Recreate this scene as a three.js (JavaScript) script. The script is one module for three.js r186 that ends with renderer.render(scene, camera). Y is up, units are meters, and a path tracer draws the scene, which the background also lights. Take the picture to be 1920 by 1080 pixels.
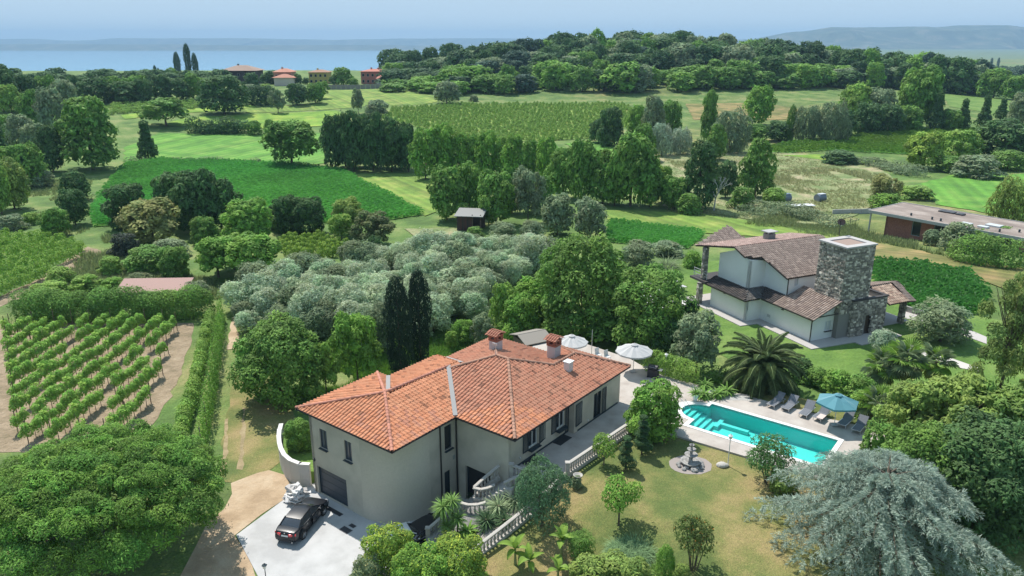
import * as THREE from 'three';
import { mergeGeometries } from 'three/addons/utils/BufferGeometryUtils.js';
import { toCreasedNormals } from 'three/addons/utils/BufferGeometryUtils.js';
import { RoundedBoxGeometry } from 'three/addons/geometries/RoundedBoxGeometry.js';

// ---------- camera, sky, sun, exposure ----------
const scene = new THREE.Scene();
const FOCAL = 1420 / 1080, PITCH = Math.atan(460 / 1420), EYE = new THREE.Vector3(0, 32, 0);
const camera = new THREE.PerspectiveCamera(2 * Math.atan(0.5 / FOCAL) * 180 / Math.PI, 16 / 9, 1, 40000);
camera.position.copy(EYE);
camera.rotation.x = -PITCH;
const renderer = new THREE.WebGLRenderer();
renderer.toneMapping = THREE.LinearToneMapping;
renderer.toneMappingExposure = 1.38;
renderer.shadowMap.enabled = true;
const SUN = new THREE.Vector3(-0.347, 1, -0.515).normalize();
const sun = new THREE.DirectionalLight(new THREE.Color(1, 0.95, 0.87), 4.3);
sun.name = 'sun';
sun.position.copy(SUN).multiplyScalar(300).add(new THREE.Vector3(0, 0, -70));
sun.target.position.set(0, 0, -70);
sun.castShadow = true;
Object.assign(sun.shadow.camera, { left: -160, right: 160, top: 160, bottom: -160, near: 1, far: 700 });
scene.add(sun, sun.target);
{ // hazy summer sky: pale at the horizon, blue higher up, a whiter glow round the sun
  const W = 512, H = 256, d = new Float32Array(W * H * 4);
  for (let j = 0; j < H; j++) for (let i = 0; i < W; i++) {
    const el = ((j + 0.5) / H - 0.5) * Math.PI, az = ((i + 0.5) / W - 0.5) * 2 * Math.PI;
    const x = Math.cos(az) * Math.cos(el), y = Math.sin(el), z = Math.sin(az) * Math.cos(el);
    const c = x * SUN.x + y * SUN.y + z * SUN.z, k = Math.pow(Math.max(0, 1 - Math.max(0, y)), 7), g = 0.26 * Math.pow(Math.max(0, c), 9);
    const a = [0.25, 0.385, 0.53], b = [0.515, 0.635, 0.72], o = (j * W + i) * 4;
    for (let q = 0; q < 3; q++) d[o + q] = a[q] * (1 - k) + b[q] * k + g * [1, 0.97, 0.92][q];
    d[o + 3] = 1;
  }
  const t = new THREE.DataTexture(d, W, H, THREE.RGBAFormat, THREE.FloatType);
  t.mapping = THREE.EquirectangularReflectionMapping; t.magFilter = THREE.LinearFilter; t.needsUpdate = true;
  scene.background = t; scene.environment = t;
}
scene.fog = new THREE.FogExp2(new THREE.Color(0.46, 0.72, 1.0), 0.00012);

// ---------- helpers ----------
const V3 = (x, y, z) => new THREE.Vector3(x, y, z);
const rng = (s) => () => { s |= 0; s = (s + 0x6d2b79f5) | 0; let t = Math.imul(s ^ (s >>> 15), 1 | s); t = (t + Math.imul(t ^ (t >>> 7), 61 | t)) ^ t; return ((t ^ (t >>> 14)) >>> 0) / 4294967296; };
const lerp = (a, b, t) => a + (b - a) * t, clamp = (x, a, b) => Math.min(b, Math.max(a, x)), smooth = (x, a, b) => { const t = clamp((x - a) / (b - a), 0, 1); return t * t * (3 - 2 * t); };
// smooth value noise in the plane
const hash2 = (i, j, s) => { let h = Math.imul(i, 374761393) + Math.imul(j, 668265263) + Math.imul(s, 1442695041); h = Math.imul(h ^ (h >>> 13), 1274126177); return ((h ^ (h >>> 16)) >>> 0) / 4294967296; };
function vnoise(x, y, s = 0, wrap = 0) {
  const i = Math.floor(x), j = Math.floor(y), u = x - i, v = y - j, w = (n) => wrap ? ((n % wrap) + wrap) % wrap : n;
  const a = u * u * (3 - 2 * u), b = v * v * (3 - 2 * v);
  return lerp(lerp(hash2(w(i), w(j), s), hash2(w(i + 1), w(j), s), a), lerp(hash2(w(i), w(j + 1), s), hash2(w(i + 1), w(j + 1), s), a), b);
}
function fbm(x, y, s, oct, wrap = 0) { let t = 0, a = 0.5, n = 0; for (let o = 0; o < oct; o++) { t += a * vnoise(x, y, s + o, wrap); n += a; x *= 2; y *= 2; wrap *= 2; a *= 0.55; } return t / n; }
const toS = (c) => Math.round(255 * (c <= 0.0031308 ? c * 12.92 : 1.055 * Math.pow(c, 1 / 2.4) - 0.055));
// a tile of layered noise run through colour stops [[at, [r, g, b]], ...] (linear)
function noiseTex(size, cells, seed, stops, { oct = 5, sx = 1, grain = 0.12, bump = false } = {}) {
  const d = new Uint8Array(size * size * 4), r = rng(seed * 77 + 5);
  for (let j = 0; j < size; j++) for (let i = 0; i < size; i++) {
    let n = fbm(i / size * cells * sx, j / size * cells, seed, oct, cells * Math.max(1, sx));
    n = clamp((n - 0.5) * 1.9 + 0.5 + (r() - 0.5) * grain, 0, 1);
    const o = (j * size + i) * 4;
    if (bump) { d[o] = d[o + 1] = d[o + 2] = Math.round(n * 255); d[o + 3] = 255; continue; }
    let k = 0; while (k < stops.length - 2 && n > stops[k + 1][0]) k++;
    const t = clamp((n - stops[k][0]) / (stops[k + 1][0] - stops[k][0]), 0, 1), g = 1 + (r() - 0.5) * grain * 1.6;
    for (let q = 0; q < 3; q++) d[o + q] = toS(clamp(lerp(stops[k][1][q], stops[k + 1][1][q], t) * g, 0, 1));
    d[o + 3] = 255;
  }
  const t = new THREE.DataTexture(d, size, size); t.wrapS = t.wrapT = THREE.RepeatWrapping; t.magFilter = THREE.LinearFilter;
  if (!bump) t.colorSpace = THREE.SRGBColorSpace;
  t.needsUpdate = true; return t;
}
const rep = (t, m) => { const c = t.clone(); c.repeat.set(1 / m, 1 / m); c.needsUpdate = true; return c; };
const lin = (r, g, b) => new THREE.Color().setRGB(r, g, b);
const std = (c, rough = 0.85, o = {}) => new THREE.MeshStandardMaterial({ color: Array.isArray(c) ? lin(...c) : c, roughness: rough, ...o });
const phys = (c, rough, o) => new THREE.MeshPhysicalMaterial({ color: Array.isArray(c) ? lin(...c) : c, roughness: rough, ...o });
const leafMat = (c, tr = 0.28) => phys(c, 0.9, { vertexColors: true, transmission: tr, thickness: 0, side: THREE.DoubleSide, specularIntensity: 0.4 });

const used = new Map();
function numbered(n) { const k = used.get(n) ?? 0; used.set(n, k + 1); return k ? n + '_' + String(k).padStart(3, '0') : n; }
function shade(o) { o.castShadow = o.receiveShadow = true; return o; }
function mesh(name, geo, m, parent, kind) {
  const o = shade(new THREE.Mesh(geo, m)); o.name = parent === scene ? numbered(name) : name;
  if (parent !== scene) o.name = name + (parent.children.some((c) => c.name === name) ? '_' + String(parent.children.length).padStart(3, '0') : '');
  if (kind) o.userData.kind = kind;
  parent.add(o); return o;
}
function tag(o, label, category, group) { Object.assign(o.userData, { label, category }); if (group) o.userData.group = group; return o; }
function thing(name, label, category, pos, turn = 0, group) {
  const o = new THREE.Group(); o.name = numbered(name); o.position.copy(pos); o.rotation.y = turn; scene.add(o); return tag(o, label, category, group);
}
function copyOf(src, pos, turn, scale, label, group) {
  const o = src.clone(); o.name = numbered(src.userData.stem ?? src.name.replace(/_\d{3}$/, '')); o.position.copy(pos); o.rotation.y = turn; if (scale) o.scale.copy(scale);
  if (label) o.userData.label = label; if (group) o.userData.group = group; scene.add(o); return o;
}
const struct = (name, geo, m) => mesh(name, geo, m, scene, 'structure');
// collects shapes for one mesh
class Bag {
  constructor() { this.g = []; }
  add(g, x = 0, y = 0, z = 0, ry = 0, rx = 0, rz = 0, s = null) {
    const h = (g.index ? g.toNonIndexed() : g.clone());
    const m = new THREE.Matrix4().compose(V3(x, y, z), new THREE.Quaternion().setFromEuler(new THREE.Euler(rx, ry, rz, 'YXZ')), s ?? V3(1, 1, 1));
    h.applyMatrix4(m); for (const k of Object.keys(h.attributes)) if (!['position', 'normal', 'uv'].includes(k)) h.deleteAttribute(k);
    h.clearGroups(); if (!h.attributes.uv) h.setAttribute('uv', new THREE.BufferAttribute(new Float32Array(h.attributes.position.count * 2), 2));
    this.g.push(h); return this;
  }
  box(w, h, d, x, y, z, ry = 0, rx = 0, rz = 0) { return this.add(new THREE.BoxGeometry(w, h, d), x, y, z, ry, rx, rz); }
  cyl(r0, r1, h, n, x, y, z, rx = 0, rz = 0, ry = 0) { return this.add(new THREE.CylinderGeometry(r1, r0, h, n), x, y, z, ry, rx, rz); }
  bar(a, b, r, n = 6, r2 = r) { // round bar from a to b
    const d = b.clone().sub(a), L = d.length(), g = new THREE.CylinderGeometry(r2, r, L, n);
    g.applyMatrix4(new THREE.Matrix4().compose(a.clone().add(b).multiplyScalar(0.5), new THREE.Quaternion().setFromUnitVectors(V3(0, 1, 0), d.normalize()), V3(1, 1, 1)));
    return this.add(g);
  }
  geo() { return mergeGeometries(this.g.map((g) => { if (!g.attributes.normal) g.computeVertexNormals(); return g; })); }
  to(name, m, parent, kind) { return mesh(name, this.geo(), m, parent, kind); }
}
const bag = () => new Bag();
const rbox = (w, h, d, r = 0.03) => new RoundedBoxGeometry(w, h, d, 1, r);
const lathe = (pts, n = 10) => new THREE.LatheGeometry(pts.map((p) => new THREE.Vector2(...p)), n);
function soup(tris, uvs) { // triangles (arrays of Vector3) to a flat-shaded geometry
  const p = new Float32Array(tris.length * 3); tris.forEach((v, i) => v.toArray(p, i * 3));
  const g = new THREE.BufferGeometry(); g.setAttribute('position', new THREE.BufferAttribute(p, 3));
  const u = new Float32Array(tris.length * 2); tris.forEach((v, i) => { u[i * 2] = uvs ? uvs[i][0] : v.x; u[i * 2 + 1] = uvs ? uvs[i][1] : v.z; });
  g.setAttribute('uv', new THREE.BufferAttribute(u, 2)); g.computeVertexNormals(); return g;
}
function inPoly(x, z, P) { let c = false; for (let i = 0, j = P.length - 1; i < P.length; j = i++) { const a = P[i], b = P[j]; if ((a[1] > z) !== (b[1] > z) && x < (b[0] - a[0]) * (z - a[1]) / (b[1] - a[1]) + a[0]) c = !c; } return c; }
function instanced(name, geo, m, mats, cols, parent, kind = 'stuff') {
  const o = shade(new THREE.InstancedMesh(geo, m, mats.length)); o.name = parent === scene ? numbered(name) : name;
  mats.forEach((q, i) => { o.setMatrixAt(i, q); if (cols) o.setColorAt(i, cols[i]); });
  if (kind) o.userData.kind = kind; parent.add(o); return o;
}
const M4 = (x, y, z, ry = 0, s = 1, sy = s, sz = s, rx = 0, rz = 0) => new THREE.Matrix4().compose(V3(x, y, z), new THREE.Quaternion().setFromEuler(new THREE.Euler(rx, ry, rz, 'YXZ')), V3(s, sy, sz));

// ---------- the lie of the land (all in metres; measured off the photograph as a surveyor would, by sight lines) ----------
const sight = (px, py) => { const a = (px - 960) / 1420, b = (540 - py) / 1420; return V3(a, b * Math.cos(PITCH) - Math.sin(PITCH), -Math.cos(PITCH) - b * Math.sin(PITCH)); };
const at = (px, py, h) => { const d = sight(px, py); return d.multiplyScalar((h - EYE.y) / d.y).add(EYE); };
const xz = (list, h) => list.map(([px, py, hh]) => { const p = at(px, py, hh ?? h); return [p.x, p.z]; });
const LAWN = xz([[1066, 903, 2.2], [1188, 812, 2.4], [1262, 815, 2.6], [1537, 897, 2.6], [1720, 980, 2.4], [1720, 1120, 2], [905, 1120, 0.3], [893, 1043, 0.2]]);
const BED = xz([[800, 1000, -0.2], [838, 962, 0.4], [868, 945, 0.8], [905, 938, 1.2], [960, 905, 2], [1058, 893, 2.5], [1066, 903, 2.2], [893, 1043, 0.2], [870, 1090, -0.3], [800, 1060, -0.5]]);
const DECK = xz([[960, 905], [1058, 893], [1190, 804], [1262, 815], [1540, 898], [1590, 925], [1690, 830], [1620, 798], [1414, 742], [1341, 731], [1294, 717], [1244, 704], [1215, 692], [1180, 672], [1100, 645], [1000, 640]], 2.7);
const NEIGH = xz([[1215, 500], [1280, 585], [1300, 640], [1400, 690], [1640, 740], [1850, 740], [1990, 700], [1960, 620], [1690, 560], [1560, 470]], 2);
const p0 = at(893, 1043, 0.2), p1 = at(1062, 905, 2.2), pd = p1.clone().sub(p0).setY(0), pl = pd.length(); pd.normalize();
const lawnH = (x, z) => clamp(0.2 + 2.1 * ((x - p0.x) * pd.x + (z - p0.z) * pd.z) / pl, -0.6, 2.55);
function terrain(x, z) {
  const d = -z, side = x;
  let h = -1.3 + 1.3 * smooth(d, 70, 112);
  h = lerp(h, 2, smooth(side - (d < 62 ? 12 : 3), 2, 16) * smooth(d, 20, 46) * (1 - smooth(d, 104, 132)));
  const r = Math.hypot(x * 0.6, z);
  h += 10 * smooth(r, 225, 420) * (1 - 0.75 * smooth(x, 110, 330));
  h += 13 * Math.exp(-Math.pow((x - 75) / (x < 75 ? 100 : 150), 2) - Math.pow((z + 530) / 100, 2));
  h += 5 * smooth(-x, 95, 190) * smooth(d, 120, 260) * (1 - smooth(d, 330, 420));
  h = lerp(h, -70, smooth(Math.hypot(x * 0.35, z), 640, 1350) * (1 - smooth(x, 150, 600)));
  h = lerp(h, -20, smooth(d, 700, 1500) * smooth(x, 150, 600));
  h += (fbm(x / 40, z / 40, 9, 3) - 0.5) * 1.2 * smooth(d, 130, 220);
  return h;
}
const polyDist = (x, z, P) => { let m = 1e9; for (let i = 0, j = P.length - 1; i < P.length; j = i++) { const [ax, az] = P[j], [bx, bz] = P[i], t = clamp(((x - ax) * (bx - ax) + (z - az) * (bz - az)) / ((bx - ax) ** 2 + (bz - az) ** 2), 0, 1); m = Math.min(m, Math.hypot(x - ax - t * (bx - ax), z - az - t * (bz - az))); } return m; };
function ground(x, z) { if (z > -30 || z < -90 || x < -12 || x > 45) return terrain(x, z); if (inPoly(x, z, DECK)) return 2.7; if (inPoly(x, z, LAWN) || inPoly(x, z, BED)) return lawnH(x, z); return terrain(x, z); }
function spot(px, py) { // where the sight line first meets the ground
  const d = sight(px, py).normalize(); let t = 25;
  for (let i = 0; i < 4000; i++) { const x = d.x * t, y = EYE.y + d.y * t, z = d.z * t; if (y <= ground(x, z) + 1e-3) break; t += Math.max(0.02, (y - ground(x, z)) * 0.6 * Math.min(1, 1)); if (t > 9000) break; }
  const p = d.multiplyScalar(t).add(EYE); p.y = ground(p.x, p.z); return p;
}
const rise = (p, py) => { // height of what stands at p and reaches up to that row
  let lo = 0, hi = 90; for (let i = 0; i < 40; i++) { const m = (lo + hi) / 2, y = p.y + m - EYE.y, yc = y * Math.cos(PITCH) - p.z * Math.sin(PITCH), dc = -y * Math.sin(PITCH) - p.z * Math.cos(PITCH); if (540 - 1420 * yc / dc > py) lo = m; else hi = m; } return lo; };
const wide = (p, pxw) => pxw * (-p.z * Math.cos(PITCH) + (EYE.y - p.y) * Math.sin(PITCH)) / 1420;
// ---------- ground, fields, lake, far shores ----------
const T = {
  meadow: noiseTex(512, 10, 3, [[0, [0.068, 0.117, 0.027]], [0.45, [0.104, 0.171, 0.038]], [0.7, [0.149, 0.198, 0.054]], [1, [0.225, 0.234, 0.090]]], { grain: 0.3 }),
  lawn: noiseTex(1024, 9, 11, [[0, [0.077, 0.116, 0.026]], [0.36, [0.129, 0.150, 0.039]], [0.6, [0.202, 0.185, 0.060]], [1, [0.292, 0.219, 0.099]]], { oct: 6, grain: 0.55 }),
  green: noiseTex(512, 12, 21, [[0, [0.078, 0.156, 0.026]], [0.5, [0.110, 0.202, 0.032]], [1, [0.166, 0.239, 0.055]]], { grain: 0.25 }),
  soil: noiseTex(512, 14, 31, [[0, [0.205, 0.160, 0.095]], [0.5, [0.288, 0.216, 0.140]], [1, [0.352, 0.272, 0.184]]], { grain: 0.3 }),
  dirt: noiseTex(512, 8, 41, [[0, [0.336, 0.239, 0.147]], [0.5, [0.420, 0.307, 0.197]], [1, [0.479, 0.370, 0.252]]], { grain: 0.18 }),
  concrete: noiseTex(512, 6, 51, [[0, [0.369, 0.365, 0.361]], [0.5, [0.443, 0.439, 0.435]], [1, [0.492, 0.488, 0.484]]], { grain: 0.08 }),
  deck: noiseTex(512, 10, 61, [[0, [0.361, 0.315, 0.281]], [0.5, [0.420, 0.374, 0.336]], [1, [0.470, 0.428, 0.386]]], { grain: 0.12 }),
  plaster: noiseTex(512, 5, 71, [[0, [0.424, 0.382, 0.312]], [0.5, [0.491, 0.444, 0.365]], [1, [0.538, 0.484, 0.399]]], { oct: 6, grain: 0.06 }),
  bump: noiseTex(512, 40, 81, null, { bump: true, oct: 4, grain: 0.5 }),
  lumpy: noiseTex(512, 24, 83, null, { bump: true, oct: 4, grain: 0.2 }),
};
const ground_ = (t, m, o = {}) => std(0xffffff, 0.95, { map: rep(t, m), bumpMap: rep(T.lumpy, m / 2), bumpScale: 0.12, ...o });
const M = {
  meadow: ground_(T.meadow, 46, { vertexColors: true }), lawn: ground_(T.lawn, 26, { bumpScale: 0.05 }), green: ground_(T.green, 40), soil: ground_(T.soil, 14, { bumpScale: 0.1 }), dirt: ground_(T.dirt, 12, { bumpScale: 0.04 }),
  concrete: std(0xffffff, 0.8, { map: rep(T.concrete, 9), bumpMap: rep(T.bump, 3), bumpScale: 0.004 }), deck: std(0xffffff, 0.75, { map: rep(T.deck, 8), bumpMap: rep(T.bump, 3), bumpScale: 0.004 }),
  plaster: std(0xffffff, 0.92, { map: rep(T.plaster, 6), bumpMap: rep(T.bump, 2.2), bumpScale: 0.006 }),
};
function axis(core, step, far, growth) { const a = []; let x = 0, s = step; while (x < far) { a.push(x); x += s; if (x > core) s *= growth; } a.push(far); return a; }
{
  const ax = axis(130, 1.6, 5200, 1.09), xs = [...ax.slice(1).reverse().map((v) => -v), ...ax], zs = [...axis(20, 3, 300, 1.3).slice(1).reverse().map((v) => v), ...axis(330, 1.6, 2600, 1.09).map((v) => -v)];
  const n = xs.length, m = zs.length, p = new Float32Array(n * m * 3), u = new Float32Array(n * m * 2), c = new Float32Array(n * m * 3), ix = [];
  for (let j = 0; j < m; j++) for (let i = 0; i < n; i++) {
    const o = j * n + i, x = xs[i], z = zs[j];
    let h = terrain(x, z); if (z < -38 && z > -75 && x > 2 && x < 40 && inPoly(x, z, DECK)) h = Math.min(h, 0.5);
    p.set([x, h, z], o * 3); u.set([x, z], o * 2);
    const dry = smooth(fbm(x / 34, z / 34, 5, 3), 0.42, 0.66) * smooth(-z, 95, 130) * smooth(x, 10, 60), path = smooth(fbm(x / 7, z / 7, 15, 3), 0.45, 0.7) * (1 - smooth(-z, 85, 110));
    const k = Math.max(dry * 0.9, path * 0.55), v = 0.86 + 0.3 * fbm(x / 90, z / 90, 25, 2);
    c.set([v * lerp(0.88, 1.35, k), v * lerp(0.98, 1.02, k), v * lerp(0.85, 1.25, k)], o * 3);
    if (i && j) ix.push(o - n - 1, o - n, o, o - n - 1, o, o - 1);
  }
  const g = new THREE.BufferGeometry(); g.setAttribute('position', new THREE.BufferAttribute(p, 3)); g.setAttribute('uv', new THREE.BufferAttribute(u, 2)); g.setAttribute('color', new THREE.BufferAttribute(c, 3)); g.setIndex(ix); g.computeVertexNormals();
  if (g.attributes.normal.getY(5000) < 0) { for (let i = 0; i < ix.length; i += 3) [ix[i], ix[i + 1]] = [ix[i + 1], ix[i]]; g.setIndex(ix); g.computeVertexNormals(); }
  struct('ground', g, M.meadow);
}
// a sheet over the ground inside a polygon
function clip(P, k, v, keepLess) { const out = []; for (let i = 0; i < P.length; i++) { const a = P[i], b = P[(i + 1) % P.length], ia = keepLess ? a[k] <= v : a[k] >= v, ib = keepLess ? b[k] <= v : b[k] >= v; if (ia) out.push(a); if (ia !== ib) { const t = (v - a[k]) / (b[k] - a[k]); out.push([a[0] + t * (b[0] - a[0]), a[1] + t * (b[1] - a[1])]); } } return out; }
function drape(P, step, hf, skirt = 0) {
  const tri = [], x0 = Math.min(...P.map((p) => p[0])), x1 = Math.max(...P.map((p) => p[0])), z0 = Math.min(...P.map((p) => p[1])), z1 = Math.max(...P.map((p) => p[1]));
  for (let x = x0; x < x1; x += step) { const A = clip(clip(P, 0, x, false), 0, x + step, true); if (A.length < 3) continue;
    for (let z = z0; z < z1; z += step) { const B = clip(clip(A, 1, z, false), 1, z + step, true); if (B.length < 3) continue;
      const q = B.map((b) => new THREE.Vector2(b[0], b[1]));
      for (const f of THREE.ShapeUtils.triangulateShape(q, [])) { const v = f.map((k) => V3(q[k].x, hf(q[k].x, q[k].y), q[k].y)); const up = v[1].clone().sub(v[0]).cross(v[2].clone().sub(v[0])).y; if (Math.abs(up) < 1e-7) continue; tri.push(...(up > 0 ? v : [v[0], v[2], v[1]])); } } }
  if (skirt) for (let i = 0; i < P.length; i++) { const a = P[i], b = P[(i + 1) % P.length], A = V3(a[0], hf(...a), a[1]), B = V3(b[0], hf(...b), b[1]), C = B.clone().setY(skirt), D = A.clone().setY(skirt); tri.push(A, B, C, A, C, D); }
  return soup(tri);
}
const rough = (P, amp, seed) => { const out = [], r = rng(seed); for (let i = 0; i < P.length; i++) { const a = P[i], b = P[(i + 1) % P.length], L = Math.hypot(b[0] - a[0], b[1] - a[1]), n = Math.max(1, Math.round(L / (amp * 3))); for (let k = 0; k < n; k++) { const t = k / n; out.push([lerp(a[0], b[0], t) + (r() - 0.5) * amp, lerp(a[1], b[1], t) + (r() - 0.5) * amp]); } } return out; };
const over = (l) => (x, z) => terrain(x, z) + l;
const spots = (list) => list.map(([px, py]) => { const s = spot(px, py); return [s.x, s.z]; });
function field(name, list, m, lift = 0.12, step = 6, amp = 0) { let P = spots(list); if (amp) P = rough(P, amp, list.length * 7 + Math.round(list[0][0])); struct(name, drape(P, step, over(lift)), m); return P; }

const SOIL = xz([[110, 613], [240, 612], [366, 612], [345, 690], [318, 745], [270, 815], [200, 850], [60, 850], [-140, 840], [-170, 700], [-120, 634]], -1.3);
struct('vineyard_soil', drape(rough(SOIL, 0.5, 4), 3, over(0.03)), M.soil);
struct('vineyard_soil', drape(rough(spots([[-10, 580], [70, 548], [138, 512], [172, 500], [192, 470], [165, 462], [120, 490], [60, 530], [-10, 560]]), 0.6, 5), 3, over(0.03)), M.soil);
struct('dirt_yard', drape(rough(xz([[538, 898], [500, 885], [478, 892], [445, 902], [424, 930], [396, 985], [366, 1030], [330, 1090], [300, 1130], [500, 1130], [446, 1004], [542, 932], [560, 905]], -1.3), 0.8, 6), 2, over(0.03)), M.dirt);
struct('track_grass', drape(rough(xz([[408, 905], [418, 830], [430, 740], [446, 690], [500, 706], [545, 745], [560, 800], [535, 850], [500, 890], [455, 905]], -1.3), 0.5, 16), 2, over(0.025)), M.lawn);
for (const [a, k] of [[[[412, 885], [417, 860], [421, 820], [424, 786], [429, 786], [428, 820], [425, 860], [424, 885]], 7], [[[446, 880], [449, 840], [453, 800], [457, 765], [461, 765], [460, 800], [458, 840], [457, 880]], 8]]) struct('wheel_track', drape(rough(xz(a, -1.3), 0.3, k), 2, over(0.035)), std([1.0, 1.02, 0.85], 0.95, { map: rep(T.soil, 6) }));
struct('dirt_lane', drape(rough(spots([[428, 655], [432, 620], [436, 595], [446, 595], [446, 620], [450, 655]]), 0.4, 9), 2, over(0.05)), M.dirt);
const tall = noiseTex(512, 14, 91, [[0, [0.13, 0.19, 0.06]], [0.4, [0.21, 0.25, 0.10]], [0.75, [0.28, 0.285, 0.14]], [1, [0.38, 0.32, 0.19]]], { grain: 0.35 });
M.dry = ground_(tall, 50, { bumpScale: 0.3 }); M.straw = std([1.25, 1.05, 0.85].map((v) => v * 0.8), 0.95, { map: rep(tall, 30) });
M.bright = std([0.9, 1.2, 0.85], 0.95, { map: rep(T.green, 36), bumpMap: rep(T.lumpy, 10), bumpScale: 0.1 }); M.lime = std([1.5, 1.4, 0.9], 0.95, { map: rep(T.green, 44), bumpMap: rep(T.lumpy, 10), bumpScale: 0.1 });
M.mown = std([1.35, 1.12, 1.1], 0.95, { map: rep(T.green, 30), bumpMap: rep(T.lumpy, 10), bumpScale: 0.1 });
const rows = (seed, n, stops) => { const t = noiseTex(512, 10, seed, stops, { grain: 0.2 }), d = t.image.data, q = rng(seed), w = Array.from({ length: n }, () => 0.92 + 0.15 * q()); for (let j = 0; j < 512; j++) for (let i = 0; i < 512; i++) { const u = (i * n / 512), k = w[Math.floor(u)] * (0.965 + 0.05 * Math.sin(2 * Math.PI * (u + 0.15 * vnoise(j / 16, i / 40, seed, 0)))), o = (j * 512 + i) * 4; for (let c = 0; c < 3; c++) d[o + c] = clamp(d[o + c] * k, 0, 255); } return t; };
const rowed = (t, m, turn) => { const c = rep(t, m); c.rotation = turn; return c; };
const hayRows = rows(171, 16, [[0, [0.085, 0.18, 0.028]], [0.5, [0.12, 0.23, 0.035]], [1, [0.19, 0.27, 0.06]]]);
M.bright.map = rowed(hayRows, 44, 0.35); M.lime.map = rowed(hayRows, 40, 1.25); M.mown.map = rowed(hayRows, 38, -0.5); M.straw.map = rowed(rows(172, 18, [[0, [0.13, 0.17, 0.05]], [0.4, [0.20, 0.22, 0.085]], [0.75, [0.28, 0.26, 0.12]], [1, [0.34, 0.29, 0.15]]]), 34, -0.9);
const MAIZE = field('maize_ground', [[176, 426], [172, 396], [232, 314], [300, 304], [400, 305], [560, 314], [640, 322], [790, 404], [700, 418], [500, 420], [300, 420]], M.bright, 0.12, 6, 1);
field('mown_meadow', [[660, 328], [790, 326], [822, 345], [818, 398], [797, 406]], M.mown, 0.14);
field('hay_meadow', [[300, 250], [400, 252], [600, 250], [612, 306], [560, 312], [400, 303], [230, 304], [235, 275]], M.bright, 0.12, 8, 1);
field('barley_field', [[300, 236], [340, 222], [470, 214], [630, 208], [642, 213], [615, 236], [480, 242], [380, 238]], M.lime, 0.14, 8, 1);
field('upper_meadow', [[560, 170], [720, 166], [840, 186], [800, 196], [700, 200], [470, 212], [440, 205], [600, 192]], M.mown, 0.12, 8, 1);
const VINES_FAR = field('far_vineyard_soil', [[735, 203], [850, 195], [1170, 195], [1200, 215], [1140, 258], [1040, 264], [930, 268], [820, 245], [715, 225]], M.mown, 0.12, 8, 1);
field('wild_meadow', [[1240, 385], [1240, 290], [1450, 285], [1640, 300], [1690, 350], [1640, 385], [1560, 425], [1400, 410]], M.dry, 0.12, 6, 2);
field('dry_meadow', [[1285, 195], [1420, 193], [1500, 205], [1480, 225], [1300, 225]], M.straw, 0.14, 8, 1);
const CROP_R = field('tall_crop_ground', [[1440, 280], [1560, 266], [1680, 250], [1860, 245], [1700, 290], [1560, 282], [1450, 288]], M.bright, 0.12, 8, 1);
field('far_pasture', [[1760, 175], [1850, 162], [1990, 170], [1990, 205], [1860, 215], [1780, 200]], M.green, 0.12, 10, 1);
field('strip_meadow', [[1138, 395], [1300, 400], [1520, 432], [1640, 452], [1560, 452], [1500, 446], [1420, 444], [1316, 438], [1140, 418]], M.mown, 0.14, 5, 0.6);
const MAIZE_L = field('maize_strip_ground', [[1142, 420], [1230, 428], [1320, 440], [1290, 467], [1210, 462], [1140, 455]], M.bright, 0.12, 5);
field('cut_meadow', [[1640, 455], [1800, 490], [1930, 505], [1930, 560], [1815, 518], [1700, 503], [1640, 496], [1600, 470]], M.straw, 0.13, 5, 0.8);
const MAIZE_R = field('maize_patch_ground', [[1640, 499], [1720, 503], [1816, 519], [1850, 560], [1830, 590], [1740, 585], [1690, 575], [1640, 530]], M.bright, 0.14, 5);
field('pasture', [[1700, 350], [1800, 325], [1990, 330], [1990, 420], [1920, 412], [1760, 385]], M.bright, 0.12, 8, 1);
field('kitchen_garden_soil', [[760, 430], [860, 428], [900, 432], [860, 442], [780, 445]], M.dry, 0.13, 5, 0.6);
field('crop_strip', [[230, 216], [330, 206], [470, 197], [480, 202], [340, 213], [235, 224]], M.lime, 0.16, 8, 1);
field('crop_strip', [[610, 262], [700, 256], [820, 268], [800, 282], [640, 276]], M.lime, 0.16, 6, 1);
field('crop_strip', [[1060, 270], [1140, 264], [1180, 282], [1100, 290]], M.bright, 0.16, 6, 1);
field('crop_strip', [[1460, 292], [1560, 290], [1650, 302], [1640, 308], [1540, 300]], M.lime, 0.16, 6, 1);
struct('neighbour_lawn', drape(NEIGH, 3, over(0.03)), M.green);

// lawn, planted bed, drive
struct('lawn', drape(LAWN, 1.2, lawnH, -1.4), M.lawn);
struct('gravel_bed', drape(BED, 1.2, (x, z) => lawnH(x, z) + 0.006, -1.4), std(0xffffff, 0.95, { map: rep(T.concrete, 3), bumpMap: rep(T.bump, 1.5), bumpScale: 0.05, color: lin(0.8, 0.79, 0.77) }));
const flat = (P, h0, h1, holes = []) => { const s = new THREE.Shape(P.map((p) => new THREE.Vector2(p[0], -p[1]))); for (const h of holes) s.holes.push(new THREE.Path(h.map((p) => new THREE.Vector2(p[0], -p[1])))); const g = new THREE.ExtrudeGeometry(s, { depth: h1 - h0, bevelEnabled: false, steps: 1, curveSegments: 12 }); g.rotateX(-Math.PI / 2); g.translate(0, h0, 0); return g; };
struct('driveway', flat(xz([[443, 1003], [541, 930], [590, 905], [700, 900], [900, 880], [905, 930], [868, 945], [838, 962], [800, 1003], [830, 1130], [510, 1130]], -1.2), -1.6, -1.2), M.concrete);

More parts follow.
